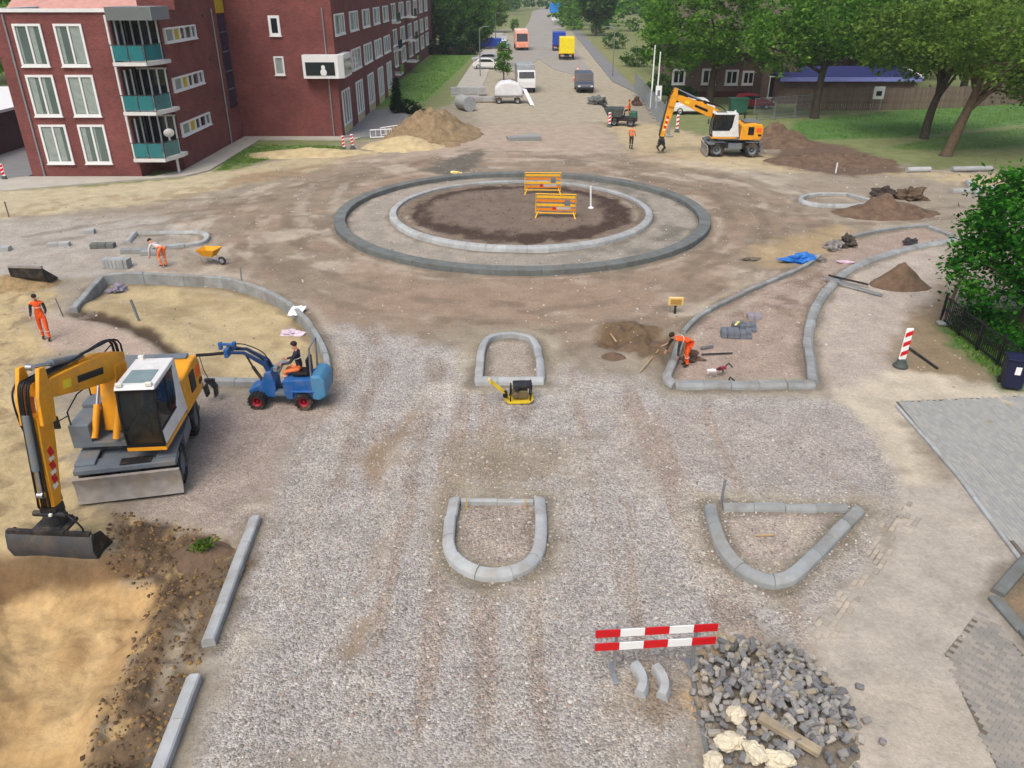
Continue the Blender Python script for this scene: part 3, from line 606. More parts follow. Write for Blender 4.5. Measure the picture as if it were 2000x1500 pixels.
# ------------------------------------------------------------------ road, paths
asphalt = M('asphalt', (112, 112, 112), .9, var=.12, scale=.5, bump=.2, bscale=30, dirt=(150, 140, 120), dirtamt=.55, dscale=.12)
pathm = M('path_slabs', (172, 168, 158), .9, var=.1, scale=1.2, bump=.15, dirt=(120, 116, 100), dirtamt=.4, dscale=.6)
asph2 = M('yard_asphalt', (118, 120, 122), .9, var=.08, scale=1.0, bump=.2, dirt=(140, 134, 124), dirtamt=.4, dscale=.3)
def sheet(name, poly, mat, z=.012, t=.25):
    o = MB().prism(poly, 'xy', z-t, z).build(name, mat); return tag(o, kind='structure')
asphalt = M('asphalt_dusty', (146, 143, 137), .9, var=.12, scale=.5, bump=.2, bscale=30, dirt=(164, 154, 134), dirtamt=.6, dscale=.12)
sheet('road', [(.2, 124), (-.8, 130), (-.6, 150), (1.5, 210), (6, 300), (10, 420), (40, 700), (60, 690), (24, 420), (17.5, 300), (13.5, 210), (12.2, 150), (11.7, 122), (10.4, 114), (6.4, 128), (4.6, 146), (2.6, 132)], asphalt, .05)
sheet('pavement', PP((880, 188), (965, 60), (985, 60), (935, 190)), pathm, .07)
sheet('pavement', PP((1196, 160), (1110, 52), (1122, 50), (1250, 185)), asph2, .07)
sheet('path', [(-40, 49.2), (-31.6, 49.0), (-21.9, 53.2), (-20.9, 55.), (-20.9, 67.0), (-13.0, 67.0), (-12.5, 68.6), (-22.6, 68.6), (-22.7, 55.0), (-24, 52.95), (-32.3, 52.95), (-32.4, 52.95)], pathm, .09)
sheet('driveway', [(-60, 47), (-34, 49.0), (-32.4, 53), (-33.0, 75), (-34, 100), (-44, 100), (-60, 60)], asph2, .075)
sheet('terrace', [(-14.25, 67.5), (-10.2, 69.0), (-9.6, 78), (-11, 84), (-14.25, 84)], asph2, .1)
# ------------------------------------------------------------------ buildings
def brickmat(name, c1, c2, mortar, sc=1.0):
    m = bpy.data.materials.new(name); m.use_nodes = True; t = m.node_tree; p = t.nodes['Principled BSDF']; L = t.links.new
    tc = nd(t, 'ShaderNodeTexCoord'); sx = nd(t, 'ShaderNodeSeparateXYZ'); L(tc.outputs['Object'], sx.inputs[0])
    ad = nd(t, 'ShaderNodeMath', operation='ADD'); L(sx.outputs[0], ad.inputs[0]); L(sx.outputs[1], ad.inputs[1])
    cb = nd(t, 'ShaderNodeCombineXYZ'); L(ad.outputs[0], cb.inputs[0]); L(sx.outputs[2], cb.inputs[1])
    b = nd(t, 'ShaderNodeTexBrick'); b.inputs['Scale'].default_value = sc; b.inputs['Brick Width'].default_value = .22; b.inputs['Row Height'].default_value = .065; b.inputs['Mortar Size'].default_value = .006
    b.inputs['Color1'].default_value = lin(c1)+(1,); b.inputs['Color2'].default_value = lin(c2)+(1,); b.inputs['Mortar'].default_value = lin(mortar)+(1,); L(cb.outputs[0], b.inputs['Vector'])
    n = nd(t, 'ShaderNodeTexNoise'); n.inputs['Scale'].default_value = .35; n.inputs['Detail'].default_value = 9; n.inputs['Roughness'].default_value = .7; L(tc.outputs['Object'], n.inputs['Vector'])
    r = nd(t, 'ShaderNodeMapRange'); r.inputs[1].default_value = .3; r.inputs[2].default_value = .7; r.inputs[3].default_value = .74; r.inputs[4].default_value = 1.26; L(n.outputs[0], r.inputs[0])
    mx = nd(t, 'ShaderNodeMix', data_type='RGBA', blend_type='MULTIPLY'); mx.inputs[0].default_value = 1; L(b.outputs[0], mx.inputs[6]); L(r.outputs[0], mx.inputs[7])
    L(mx.outputs[2], p.inputs['Base Color']); p.inputs['Roughness'].default_value = .9; p.inputs['Specular IOR Level'].default_value = .2
    bp = nd(t, 'ShaderNodeBump'); bp.inputs['Strength'].default_value = .4; bp.inputs['Distance'].default_value = .02; L(b.outputs['Fac'], bp.inputs['Height']); bp.invert = True; L(bp.outputs[0], p.inputs['Normal'])
    MATS[name] = m; return m
redbrick = brickmat('red_brick', (126, 62, 59), (98, 50, 50), (140, 112, 106))
brownbrick = brickmat('brown_brick', (122, 100, 90), (98, 82, 78), (130, 120, 112))
purplebrick = brickmat('purple_brick', (84, 62, 66), (74, 56, 60), (96, 84, 84))
curtain = M('net_curtain', (140, 152, 147), .8, var=.14, scale=3)
tealglass = glass('teal_balcony_glass', (40, 112, 118), .15)
bluegl = glass('blue_stair_glass', (32, 40, 68), .1)
yel_panel = M('yellow_panel', (190, 168, 40), .5, var=.05)
cream = M('cream_panel', (196, 184, 146), .6, var=.06)
corrug = M('grey_cladding', (132, 138, 138), .6, metal=.2, var=.06, scale=20)
roofbit = M('roof_bitumen', (92, 92, 94), .95, var=.15, scale=.6)
darkroof = M('dark_roof_tiles', (84, 76, 68), .8, var=.2, scale=2.5, bump=.4, bscale=8)
slabw = M('white_concrete_slab', (205, 206, 204), .7, var=.06)
def W_(plane, o):
    """map wall coordinates (a along wall, d outwards, z) to world"""
    if plane == 'Y': return lambda a, d, z: (a, o-d, z)
    return lambda a, d, z: (o+d, a, z)
def wbox(mb, f, a0, a1, d0, d1, z0, z1):
    p, q = Vector(f(a0, d0, z0)), Vector(f(a1, d1, z1)); c = (p+q)/2; s = q-p
    mb.box(c, (abs(s.x), abs(s.y), abs(s.z)))
def window(root, plane, o, a0, a1, z0, z1, cuts=(.5,), fw=.14, glassm=None, fm=None, depth=.09, sill=True, mull=.12, curt=True):
    f = W_(plane, o); mb = MB(); a0, a1 = min(a0, a1), max(a0, a1); z0, z1 = min(z0, z1), max(z0, z1)
    wbox(mb, f, a0, a1, .003, depth, z0, z0+fw); wbox(mb, f, a0, a1, .003, depth, z1-fw, z1)
    wbox(mb, f, a0, a0+fw, .003, depth, z0+fw, z1-fw); wbox(mb, f, a1-fw, a1, .003, depth, z0+fw, z1-fw)
    w = mb.build('window', fm or frame_w, root)
    edges = [a0+fw]+[a0+(a1-a0)*c for c in cuts]+[a1-fw]
    for i in range(len(edges)-1):
        l = edges[i]+(mull/2 if i else 0); r = edges[i+1]-(mull/2 if i < len(edges)-2 else 0)
        mb = MB(); wbox(mb, f, l, r, .003, .03, z0+fw, z1-fw); mb.build('pane', glassm[i % len(glassm)] if isinstance(glassm, (list, tuple)) else (glassm or winglass), w)
        if curt:
            mb = MB(); wbox(mb, f, l+.06*(r-l), l+(r-l)*random.choice((.22, .35, .5, .62, .94)), .03, .034, z0+fw+.03, z1-fw-.05); mb.build('curtain', curtain, w)
    for c in cuts:
        mb = MB(); a = a0+(a1-a0)*c; wbox(mb, f, a-mull/2, a+mull/2, .003, depth-.012, z0+fw, z1-fw); mb.build('mullion', fm or frame_w, w)
    if sill:
        mb = MB(); wbox(mb, f, a0-.05, a1+.05, .003, depth+.06, z0-.07, z0-.003); mb.build('sill', fm or frame_w, w)
    return w
A = thing('apartment_building', 'dark red brick apartment building with white windows and teal glass balconies', 'building', (0, 0, 0))
wa = MB().prism([(-32.05, 53), (-24.75, 53), (-24.75, 55.4), (-22.7, 55.4), (-22.7, 58.5), (-32.05, 58.5)], 'xy', -.3, 10.0).build('front_wing_wall', redbrick, A)
MB().prism([(-31.9, 53.15), (-24.9, 53.15), (-24.9, 55.5), (-22.85, 55.5), (-22.85, 58.5), (-31.9, 58.5)], 'xy', 9.6, 10.03).build('flat_roof', roofbit, A)
mb = MB(); mb.box((-28.45, 53.02, 10.1), (7.35, .3, .2)); mb.box((-31.95, 55.8, 10.1), (.3, 5.2, .2)); mb.build('roof_coping', frame_w, A)
MB().prism([(-32.04, 58.5), (-22.7, 58.5), (-22.7, 68.5), (-14.3, 68.5), (-14.3, 102.5), (-32.04, 102.5)], 'xy', -.3, 9.0).build('main_wing_wall', redbrick, A)
MB().prism([(-25.2, 58.45), (-22.69, 58.45), (-22.69, 68.49), (-14.29, 68.49), (-14.29, 102.4), (-25.2, 102.4)], 'xy', 9.0, 13.3).build('upper_wall', redbrick, A)
MB().prism([(-26, 103), (-15.2, 103), (-15.2, 172), (-26, 172)], 'xy', -.3, 13.3).build('rear_wing_wall', redbrick, A)
MB().prism([(-32.3, 58.2), (-25.15, 58.2), (-25.15, 102), (-32.3, 102)], 'xy', 9.0, 9.25).build('flat_roof', roofbit, A)
MB().prism([(-25.4, 58.2), (-22.5, 58.2), (-22.5, 68.3), (-14.1, 68.3), (-14.1, 102.6), (-25.4, 102.6)], 'xy', 13.3, 13.55).build('roof_edge', slabw, A)
# front windows
for (a0, a1) in ((-30.78, -29.02), (-28.25, -26.5)):
    for z1, z0 in ((9.36, 6.92), (6.42, 3.92), (3.4, .92)): window(A, 'Y', 53, a0, a1, z0, z1, curt=True, glassm=curtain if False else winglass)
# corner balconies
for z in (6.95, 4.0, 1.06):
    P_ = [(-24.95, 52.7), (-22.85, 52.7), (-22.35, 54.45), (-22.35, 55.38), (-24.74, 55.38), (-24.74, 52.98), (-24.95, 52.98)]
    b = MB().prism(P_, 'xy', z, z+.22).build('balcony', slabw, A)
    for i, (p, q) in enumerate((((-24.92, 52.74), (-23.9, 52.74)), ((-23.86, 52.74), (-22.9, 52.74)), ((-22.84, 52.78), (-22.42, 54.3)))):
        d = Vector((q[0]-p[0], q[1]-p[1], 0)); c = Vector(((p[0]+q[0])/2, (p[1]+q[1])/2, z+.74)); e = Euler((0, 0, math.atan2(d.y, d.x)))
        MB().box(c, (d.length-.05, .03, .88), e).build('glass_panel', tealglass, b)
        m2 = MB(); m2.box(c+Vector((0, 0, .48)), (d.length, .06, .05), e); m2.cyl((p[0], p[1], z+.2), (p[0], p[1], z+1.25), .03, n=8); m2.build('railing', dsteel, b)
    m2 = MB(); m2.box((-24.86, 52.78, z+1.55), (.12, .12, 2.7)); m2.build('post', slabw, b)
    # glazed recess behind
    m2 = MB(); m2.box((-23.72, 55.36, z+1.45), (1.9, .06, 2.35)); m2.box((-24.72, 54.2, z+1.45), (.06, 2.1, 2.35)); m2.build('balcony_glazing', darkglass, b)
    m2 = MB()
    for x in (-24.5, -23.95, -23.4, -22.85): m2.box((x, 55.3, z+1.45), (.09, .1, 2.4))
    for y in (53.4, 54.3): m2.box((-24.67, y, z+1.45), (.1, .09, 2.4))
    m2.box((-23.72, 55.3, z+2.6), (1.95, .1, .1)); m2.build('balcony_frame', frame_w, b)
m2 = MB().prism([(-24.8, 52.75), (-22.0, 52.75), (-21.9, 55.3), (-24.72, 55.3)], 'xy', 9.55, 10.3); cb_ = m2.build('canopy', corrug, A)
m2 = MB()
for i in range(26): m2.box((-24.75+i*.105, 52.73, 9.92), (.045, .05, .74))
m2.build('ribs', corrug, cb_)
MB().cyl((-22.75, 54.3, -.2), (-22.75, 54.3, 1.05), .09, n=10).build('balcony_column', slabw, A)
d_ = MB().lathe([(.02, 0), (.2, .03), (.33, .1), (.34, .11), (.3, .09), (.02, .02)], axis='y', n=16); dish = d_.build('satellite_dish', frame_w, A, loc=(-22.55, 53.4, 2.75), smooth=True); dish.rotation_euler = (.5, 0, .5)
MB().tube([(0, .02, 0), (0, -.3, .02)], .015).build('feed_arm', galv, dish)
MB().tube([(-22.55, 53.45, 2.3), (-22.55, 53.45, 2.75)], .025).build('dish_mast', galv, A)
# long side windows with yellow panel
for z1, z0 in ((8.98, 8.1), (5.95, 5.08), (3.05, 2.2)):
    window(A, 'X', -22.7, 55.75, 61.3, z0, z1, cuts=(.26, .46, .62, .84), fw=.1, mull=.1, depth=.16, curt=False, glassm=[curtain, yel_panel, darkglass, darkglass, winglass])
w = window(A, 'X', -22.7, 66.4, 68.1, 2.6, 9.5, cuts=(), fw=.06, depth=.05, sill=False, curt=False, glassm=bluegl, fm=dsteel)
for z in (4.0, 5.35, 6.8, 8.2): m2 = MB(); wbox(m2, W_('X', -22.7), 66.46, 68.04, .03, .055, z-.04, z+.04); m2.build('transom', mgrey, w)
m2 = MB(); wbox(m2, W_('X', -22.7), 66.35, 68.15, .003, .06, 9.55, 13.2); m2.build('yellow_stair_panel', yel_panel, A)
for z in (8.6, 5.6, 2.8): MB().cyl((-22.72, 63.4, z+.9), (-22.66, 63.4, z+.9), .12, n=10).build('vent', dsteel, A)
window(A, 'Y', 68.5, -19.35, -18.45, 7.85, 9.33, cuts=(), fw=.2, glassm=darkglass, curt=False)
window(A, 'Y', 68.5, -19.3, -18.5, 4.92, 6.33, cuts=(), fw=.12, curt=False, glassm=curtain)
# corner bay window
by = MB().prism([(-16.85, 67.75), (-14.0, 67.75), (-13.6, 68.1), (-13.6, 71.4), (-14.2, 71.4), (-14.2, 68.6), (-16.85, 68.6)], 'xy', 4.72, 6.48).build('bay_window', frame_w, A)
m2 = MB(); m2.box((-15.45, 67.735, 5.45), (2.35, .03, 1.0)); m2.build('pane', darkglass, by)
m2 = MB(); m2.box((-13.585, 69.7, 5.5), (.03, 2.9, 1.15)); m2.build('pane', winglass, by)
m2 = MB(); m2.ball((-15.2, 67.71, 5.18), (.26, .02, .28), 12, 8); m2.ball((-15.2, 67.71, 5.55), (.16, .02, .18), 12, 8); m2.build('white_ornament', frame_w, by)
for x_, y_ in ((-31.2, 52.94), (-22.62, 65.2), (-15.0, 68.42)): MB().cyl((x_, y_, -.1), (x_, y_, 9.9), .06, n=8).build('downpipe', galv, A, smooth='auto')
# street facade
for k in range(5):
    y0 = 69.2+6.6*k
    window(A, 'X', -14.3, y0, y0+4.0, 7.8, 9.4, cuts=(.5, .72), fw=.12, depth=.1, curt=True)
    if k: window(A, 'X', -14.3, y0-.6, y0+4.0, 4.6, 6.35, cuts=(.3, .62), fw=.12, depth=.1)
    g_ = window(A, 'X', -14.3, y0+.3, y0+3.6, .75, 3.55, cuts=(.35, .7), fw=.12, depth=.12, sill=False)
    m2 = MB(); wbox(m2, W_('X', -14.3), y0+.3, y0+3.6, .003, .1, -.05, .74); m2.build('spandrel', cream, g_)
    window(A, 'X', -14.3, y0, y0+4.0, 10.8, 12.4, cuts=(.5, .72), fw=.12, depth=.1)
for z in (1.9, 4.4, 7.4, 10.4):
    for y0 in (108, 116.5, 125, 133.5, 142, 150.5): window(A, 'X', -15.2, y0, y0+4.6, z, z+2.0, cuts=(.35, .7), fw=.16, depth=.1, curt=False)
for y0 in (103.2, 121.5):
    for z in (1.6, 4.4, 7.4):
        b = MB().box((-14.45, y0+1.6, z), (1.5, 3.2, .2)).build('balcony', slabw, A)
        MB().box((-13.72, y0+1.6, z+.6), (.05, 3.1, .9)).build('glass_panel', darkglass, b); MB().box((-13.72, y0+1.6, z+1.08), (.07, 3.2, .06)).build('railing', dsteel, b)
# garage at far left, house with salmon roof behind the flats
g_ = thing('garage', 'low purple brick garage with white coping left of the apartment driveway', 'garage')
MB().box((-44.6, 66, 1.35), (12, 22, 3.1)).build('wall', purplebrick, g_); MB().box((-44.6, 66, 3.0), (12.3, 22.3, .2)).build('coping', frame_w, g_)
salmon = M('salmon_roof', (186, 140, 130), .8, var=.12, scale=1.5, bump=.3)
h_ = thing('row_house', 'low house with salmon roof behind the front wing of the flats', 'house')
MB().box((-42, 92, 4.0), (18, 10, 8)).build('wall', brownbrick, h_)
MB().prism([(86.2, 8), (97.8, 8), (97.8, 8.2), (92, 11.3), (86.2, 8.2)], 'yz', -51.5, -32.5).build('roof', salmon, h_)
# brick house behind the trees on the right
H_ = thing('brick_house', 'brown brick house with white windows and arched porch behind the right-hand trees', 'house')
MB().box((25, 100.0, 2.2), (13.0, 10, 5.0)).build('wall', brownbrick, H_)
MB().prism([(94.3, 4.7), (105.7, 4.7), (105.7, 4.95), (100, 10), (94.3, 4.95)], 'yz', 18.2, 31.8).build('roof', darkroof, H_)
for (a, b, c, d) in ((1314, 134, 1337, 165), (1372, 134, 1397, 165), (1418, 136, 1440, 166), (1451, 138, 1472, 166)):
    x0, z1 = onY(a, b, 95); x1, z0 = onY(c, d, 95); window(H_, 'Y', 95, x0, x1, z0, z1, cuts=(.5,), fw=.22, glassm=darkglass, curt=False, depth=.1)
MB().box((25, 94.95, .2), (13.05, .06, .9)).build('plinth', M('red_plinth', (92, 56, 52), .9), H_)
pc = MB().prism([(27.4, -.2), (31.3, -.2), (31.3, 4.3), (29.4, 5.6), (27.4, 4.3)], 'xz', 91.6, 95).build('porch', brownbrick, H_)
m2 = MB(); arc_ = [(28.2+1.1+1.1*math.cos(t), 2.6+1.1*math.sin(t)) for t in [PI*i/10 for i in range(11)]]
m2.prism([(28.2, .3)]+arc_[::-1]+[(30.4, .3)], 'xz', 91.55, 91.597); m2.build('arched_window', darkglass, pc)
m2 = MB(); m2.box((29.3, 91.53, 2.55), (2.3, .06, .12)); m2.box((29.3, 91.53, .35), (2.3, .06, .14))
for x in (28.25, 28.95, 29.65, 30.35): m2.box((x, 91.53, 1.45), (.1, .06, 2.1))
m2.build('arched_window_frame', frame_w, pc)
# street house far along the road and shed with blue fascia
h2 = thing('gable_house', 'distant brick house with dark steep roof right of the far road', 'house')
MB().box((40, 190, 2.5), (16, 30, 6)).build('wall', brownbrick, h2); MB().prism([(31, 5.4), (49, 5.4), (40, 13)], 'xz', 174, 206).build('roof', darkroof, h2)
for i in range(3): window(h2, 'Y', 175, 34+i*4.5, 36+i*4.5, 1.5, 3.6, cuts=(.5,), fw=.2, glassm=darkglass, curt=False)
MB().box((36.5, 173.9, 7.2), (2.4, .2, 2.2)).build('gable_board', frame_w, h2)
bluef = M('blue_fascia', (120, 130, 190), .5, var=.1); dblue = M('dark_blue_roof', (38, 42, 92), .6, var=.15)
sh = thing('garden_shed', 'long low shed with blue roof and pale fascia behind the board fence', 'shed')
MB().box((36, 92, 1.2), (14.5, 5, 2.8)).build('wall', brownbrick, sh)
MB().prism([(89.0, 2.5), (89.0, 2.68), (94.8, 3.35), (94.8, 3.15)], 'yz', 28.6, 43.6).build('roof', dblue, sh)
MB().box((36.1, 88.97, 2.52), (15.1, .06, .42)).build('fascia', bluef, sh)
mb = MB(); mb.box((43.7, 91.9, 2.98), (.16, 5.9, .36), Euler((math.atan2(.67, 5.8), 0, 0))); mb.build('bargeboard', frame_w, sh)
h3 = thing('bungalow', 'bungalow with grey-brown tiled roof half hidden behind the shed', 'house')
MB().box((41, 112, 1.6), (22, 9, 3.4)).build('wall', brownbrick, h3); MB().prism([(106.6, 3.1), (117.4, 3.1), (112, 7.2)], 'yz', 29.5, 52.5).build('roof', darkroof, h3)
# board fence along the lawn
bf = thing('board_fence', 'weathered vertical board fence along the far edge of the right-hand lawn', 'fence')
BME = MB().box((0, 0, 1.06), (.19, .025, 2.12), bev=.006).mesh('fence_board'); BME.materials.append(dwood)
FP = [Vector((29.2, 84.5, 0)), Vector((40.5, 84.8, 0)), Vector((48, 86.8, 0)), Vector((60, 91.5, 0)), Vector((68, 94.5, 0))]
for i, p in enumerate(resample(FP, .215)):
    o = bpy.data.objects.new('fence_board', BME); C.objects.link(o); o.parent = bf; o.location = p+Vector((0, random.uniform(-.012, .012), random.uniform(-.06, .05)))
    o.rotation_euler = (random.gauss(0, .012), random.gauss(0, .012), 0 if p.x < 40.5 else (.26 if p.x < 48 else .37))
for p in resample(FP, 2.4): MB().box((p.x, p.y+.08, .95), (.11, .11, 2.0)).build('fence_post', dwood, bf)
sg = thing('notice_board', 'small white notice board in front of the board fence', 'sign', (37.1, 83.9, 0))
MB().box((0, 0, 1.75), (1.1, .06, 1.2), bev=.02).build('panel', frame_w, sg); MB().box((0, -.04, 1.7), (.55, .02, .45)).build('dark_picture', darkglass, sg)
mb = MB(); mb.cyl((-.4, .05, -.2), (-.4, .05, 1.5), .04, n=8); mb.cyl((.4, .05, -.2), (.4, .05, 1.5), .04, n=8); mb.build('posts', galv, sg)
# ------------------------------------------------------------------ machines
cabglass2 = M('clear_cab_glass', (34, 42, 44), .05, var=.05, spec=.6, alpha=.55)
lampm = M('lamp_lens', (225, 225, 215), .2, var=.02)
def xf(mb, a=0, t=(0, 0, 0)):
    c, s = math.cos(a), math.sin(a); mb.v = [(x*c-y*s+t[0], x*s+y*c+t[1], z+t[2]) for x, y, z in mb.v]; return mb
def wheel(root, c, r, w, tm, rm, hub=None, lugs=True, n=24, axis='y', sgn=1):
    mb = MB(); ri = r*.58
    mb.lathe([(ri, -w/2), (r*.9, -w/2), (r*.985, -w*.36), (r, -w*.15), (r, w*.15), (r*.985, w*.36), (r*.9, w/2), (ri, w/2)], c, axis, n, True)
    if lugs:
        for i in range(n):
            a = 2*PI*i/n
            for sd_ in (-1, 1):
                R_ = Matrix.Rotation(-a, 3, 'Y')
                mb.box(Vector(c)+Vector((math.cos(a)*r, sd_*w*.26, math.sin(a)*r)), (.05*r/.5, w*.42, .07*r/.5), R_)
    t = mb.build('wheel', tm, root, smooth='auto')
    mb = MB(); mb.lathe([(.02, -w*.1), (ri*.55, -w*.1), (ri*.62, w*.28), (ri*.95, w*.38), (ri+.005, w*.47), (ri+.005, -w*.47), (ri*.3, -w*.47)] if sgn > 0 else [(.02, w*.1), (ri*.55, w*.1), (ri*.62, -w*.28), (ri*.95, -w*.38), (ri+.005, -w*.47), (ri+.005, w*.47), (ri*.3, w*.47)], c, axis, n)
    mb.build('rim', rm, t, smooth='auto')
    mb = MB(); o = Vector((0, sgn*w*.2, 0)); mb.cyl(Vector(c)-o*.2, Vector(c)+o*1.1, ri*.33, ri*.26, n=12); mb.build('hub', hub or rm, t, smooth='auto')
    return t
def limb(mb, pts_, wid, y, half):
    """tapered box-section arm through (x,z) points with widths, extruded +-half about y"""
    L, R = [], []
    for i, (p, w) in enumerate(zip(pts_, wid)):
        a = Vector(pts_[max(0, i-1)]); b = Vector(pts_[min(len(pts_)-1, i+1)]); d = (b-a).normalized(); n = Vector((-d.y, d.x))*w/2
        L.append((p[0]+n.x, p[1]+n.y)); R.append((p[0]-n.x, p[1]-n.y))
    for i in range(len(pts_)-1): pass
    poly = L+R[::-1]; n = len(poly); k = len(pts_)
    vs = [(a, y-half, b) for a, b in poly]+[(a, y+half, b) for a, b in poly]
    fs = [(i, i+1, n-2-i, n-1-i) for i in range(k-1)]+[(n+i, n+i+1, n+n-2-i, n+n-1-i) for i in range(k-1)]+[(i, (i+1) % n, n+(i+1) % n, n+i) for i in range(n)]
    return mb.add(vs, fs)
def excavator(label, loc, rz, swing, K, T, E_, byaw=0, bucket='wide', boomy=-.25):
    r = thing('wheeled_excavator', label, 'excavator', loc, rz); sw = lambda m: xf(m, swing, (.3, 0, 0)); sw0 = sw
    # undercarriage
    mb = MB(); mb.box((0, 0, .74), (3.3, .95, .46)); mb.box((.2, 0, .99), (1.5, 1.5, .1)); mb.box((1.25, 0, .52), (.3, 1.7, .24)); mb.box((-1.25, 0, .52), (.3, 1.7, .24)); mb.build('chassis', mgrey, r, bevel=.02)
    mb = MB()
    for sx in (1, -1):
        for sy in (1, -1): mb.box((sx*1.28 if sx > 0 else -1.28, sy*.98, 1.1), (1.0, .5, .05)); mb.box((sx*1.8, sy*.98, .98), (.05, .5, .26))
    mb.box((.0, 1.0, .8), (1.0, .42, .42)); mb.box((.0, -1.0, .8), (1.0, .42, .42)); mb.box((1.75, 0, .98), (.55, 2.45, .14)); mb.box((1.2, 0, .94), (.9, 1.55, .1)); mb.build('deck_plate', mgrey, r, bevel=.02)
    mb = MB(); mb.box((1.82, .25, 1.06), (.3, .75, .05)); mb.build('step_tread', dsteel, r)
    for x in (1.3, -1.3):
        for y in (.98, -.98): wheel(r, (x, y, .53), .53, .5, rubber, mgrey, sgn=1 if y > 0 else -1)
    mb = MB(); pr = [(2.0, .1), (2.1, .1), (2.03, .32), (2.02, .55), (2.1, .82), (2.02, .84), (1.95, .58), (1.94, .3)]; mb.prism(pr, 'xz', -1.28, 1.28); bl = mb.build('dozer_blade', wsteel, r, smooth='auto')
    mb = MB(); mb.box((2.04, 0, .11), (.05, 2.56, .1)); mb.build('cutting_edge', dsteel, bl); mb = MB()
    for y in (-.5, .5): mb = MB(); mb.box((1.75, y, .42), (.5, .14, .2)); mb.cyl((1.5, y*.6, .72), (1.95, y*.6, .5), .06); mb.build('blade_arm', dsteel, bl)
    mb = MB(); mb.box((-1.95, 0, .62), (.25, 2.2, .34)); mb.box((-2.05, 1.0, .4), (.3, .4, .12)); mb.box((-2.05, -1.0, .4), (.3, .4, .12)); mb.build('rear_support', mgrey, r, bevel=.02)
    sw(MB().lathe([(.72, 1.02), (.72, 1.12), (.66, 1.14), (.66, 1.26)], n=28)).build('turntable', dsteel, r, smooth='auto')
    # upper carriage
    mb = MB(); mb.box((-.6, 0, 1.33), (3.3, 2.45, .16)); sw(mb).build('upper_frame', mgrey, r, bevel=.02)
    mb = MB(); mb.prism([(-2.1, 1.35), (-2.22, 1.6), (-2.22, 2.15), (-2.1, 2.38), (-1.6, 2.42), (-.62, 2.3), (-.55, 1.42), (-.55, 1.26), (-2.02, 1.26)], 'xz', -1.25, 1.25); ec = sw(mb).build('engine_cover', yellow, r, bevel=.06)
    [sw(MB().box((-1.32, q*1.262, 1.92), (.42, .03, .56))).build('grille', black, ec) for q in (1, -1)]
    mb = MB(); mb.box((-1.88, 1.258, 1.98), (.36, .02, .3)); sw(mb).build('orange_vent', orange_p, ec); mb = MB(); mb.box((-1.98, 1.262, 1.62), (.25, .02, .14)); sw(mb).build('tail_light', black, ec)
    mb = MB(); mb.box((-1.4, -.1, 2.45), (.95, 1.5, .08)); mb.box((-1.9, .1, 2.44), (.3, 1.9, .06)); sw(mb).build('cooler_hatch', mgrey, ec, bevel=.015)
    mb = MB(); mb.cyl((-1.2, -.75, 2.4), (-1.2, -.75, 2.95), .07); sw(mb).build('exhaust', dsteel, ec, smooth='auto')
    mb = MB(); mb.box((.3, -.97, 1.65), (1.5, .52, .55)); mb.box((-.2, -.97, 1.98), (.6, .5, .14)); sw(mb).build('tool_box', mgrey, r, bevel=.03)
    mb = MB(); mb.tube([(1.0, -1.15, 1.4), (1.0, -1.15, 2.3), (.3, -1.15, 2.45), (-.4, -1.15, 2.35), (-.4, -1.15, 1.9)], .02); mb.tube([(-.6, -1.1, 2.35), (-.6, -1.1, 2.75), (-2.2, -1.1, 2.75), (-2.2, -1.1, 2.4)], .02); sw(mb).build('handrail', black, r)
    # cab
    y0, y1, xa, xb = .33, 1.28, -.28, 1.5
    mb = MB(); mb.prism([(xa-.05, 1.41), (xb-.05, 1.41), (xb, 1.55), (xb+.02, 1.5), (xb+.02, 1.42)], 'xz', y0, y1); mb.box(((xa+xb)/2, (y0+y1)/2, 1.42), (xb-xa+.06, y1-y0+.02, .1)); sw(mb).build('cab_base', yellow, r, bevel=.015)
    mb = MB()
    mb.prism([(xa, 3.04), (xb-.12, 3.04), (xb-.02, 3.08), (xb-.12, 3.17), (xa+.06, 3.17)], 'xz', y0-.01, y1+.01)           # roof
    for y in (y0, y1-.07):
        mb.prism([(xa-.2, 1.48), (xa+.72, 1.48), (xa+.52, 1.98), (xa+.38, 2.15), (xa+.26, 3.04), (xa, 3.04), (xa-.06, 2.3)], 'xz', y, y+.07)        # rear pillar
        mb.prism([(xa+.72, 1.48), (xb-.02, 1.48), (xb+.02, 1.9), (xa+.52, 1.93)], 'xz', y, y+.07)                            # door panel
    mb.box((xa+.03, (y0+y1)/2, 1.95), (.06, y1-y0-.1, .95)); cb = sw(mb).build('cab', white_p, r, bevel=.025)
    mb = MB()
    for y in (y0+.03, y1-.03):
        mb.tube([(xb-.02, y, 1.5), (xb+.03, y, 1.9), (xb-.0, y, 2.5), (xb-.12, y, 3.05)], .04, n=6)
        mb.box(((xa+xb)/2+.1, y, 3.02), (xb-xa-.3, .06, .05)); mb.box(((xa+xb)/2+.2, y, 1.93), (xb-xa-.5, .05, .04)); mb.tube([(.62, y, 1.93), (.6, y, 3.03)], .03, n=6)
    mb.box((xb-.1, (y0+y1)/2, 3.02), (.06, y1-y0, .05)); mb.box((xb+.0, (y0+y1)/2, 1.52), (.06, y1-y0, .08)); sw(mb).build('cab_pillar', black, cb)
    mb = MB(); mb.prism([(xb-.01, 1.55), (xb+.04, 1.9), (xb+.01, 2.5), (xb-.12, 3.02), (xb-.14, 3.02), (xb-.01, 2.5), (xb+.02, 1.9), (xb-.03, 1.55)], 'xz', y0+.06, y1-.06); sw(mb).build('windscreen', cabglass2, cb)
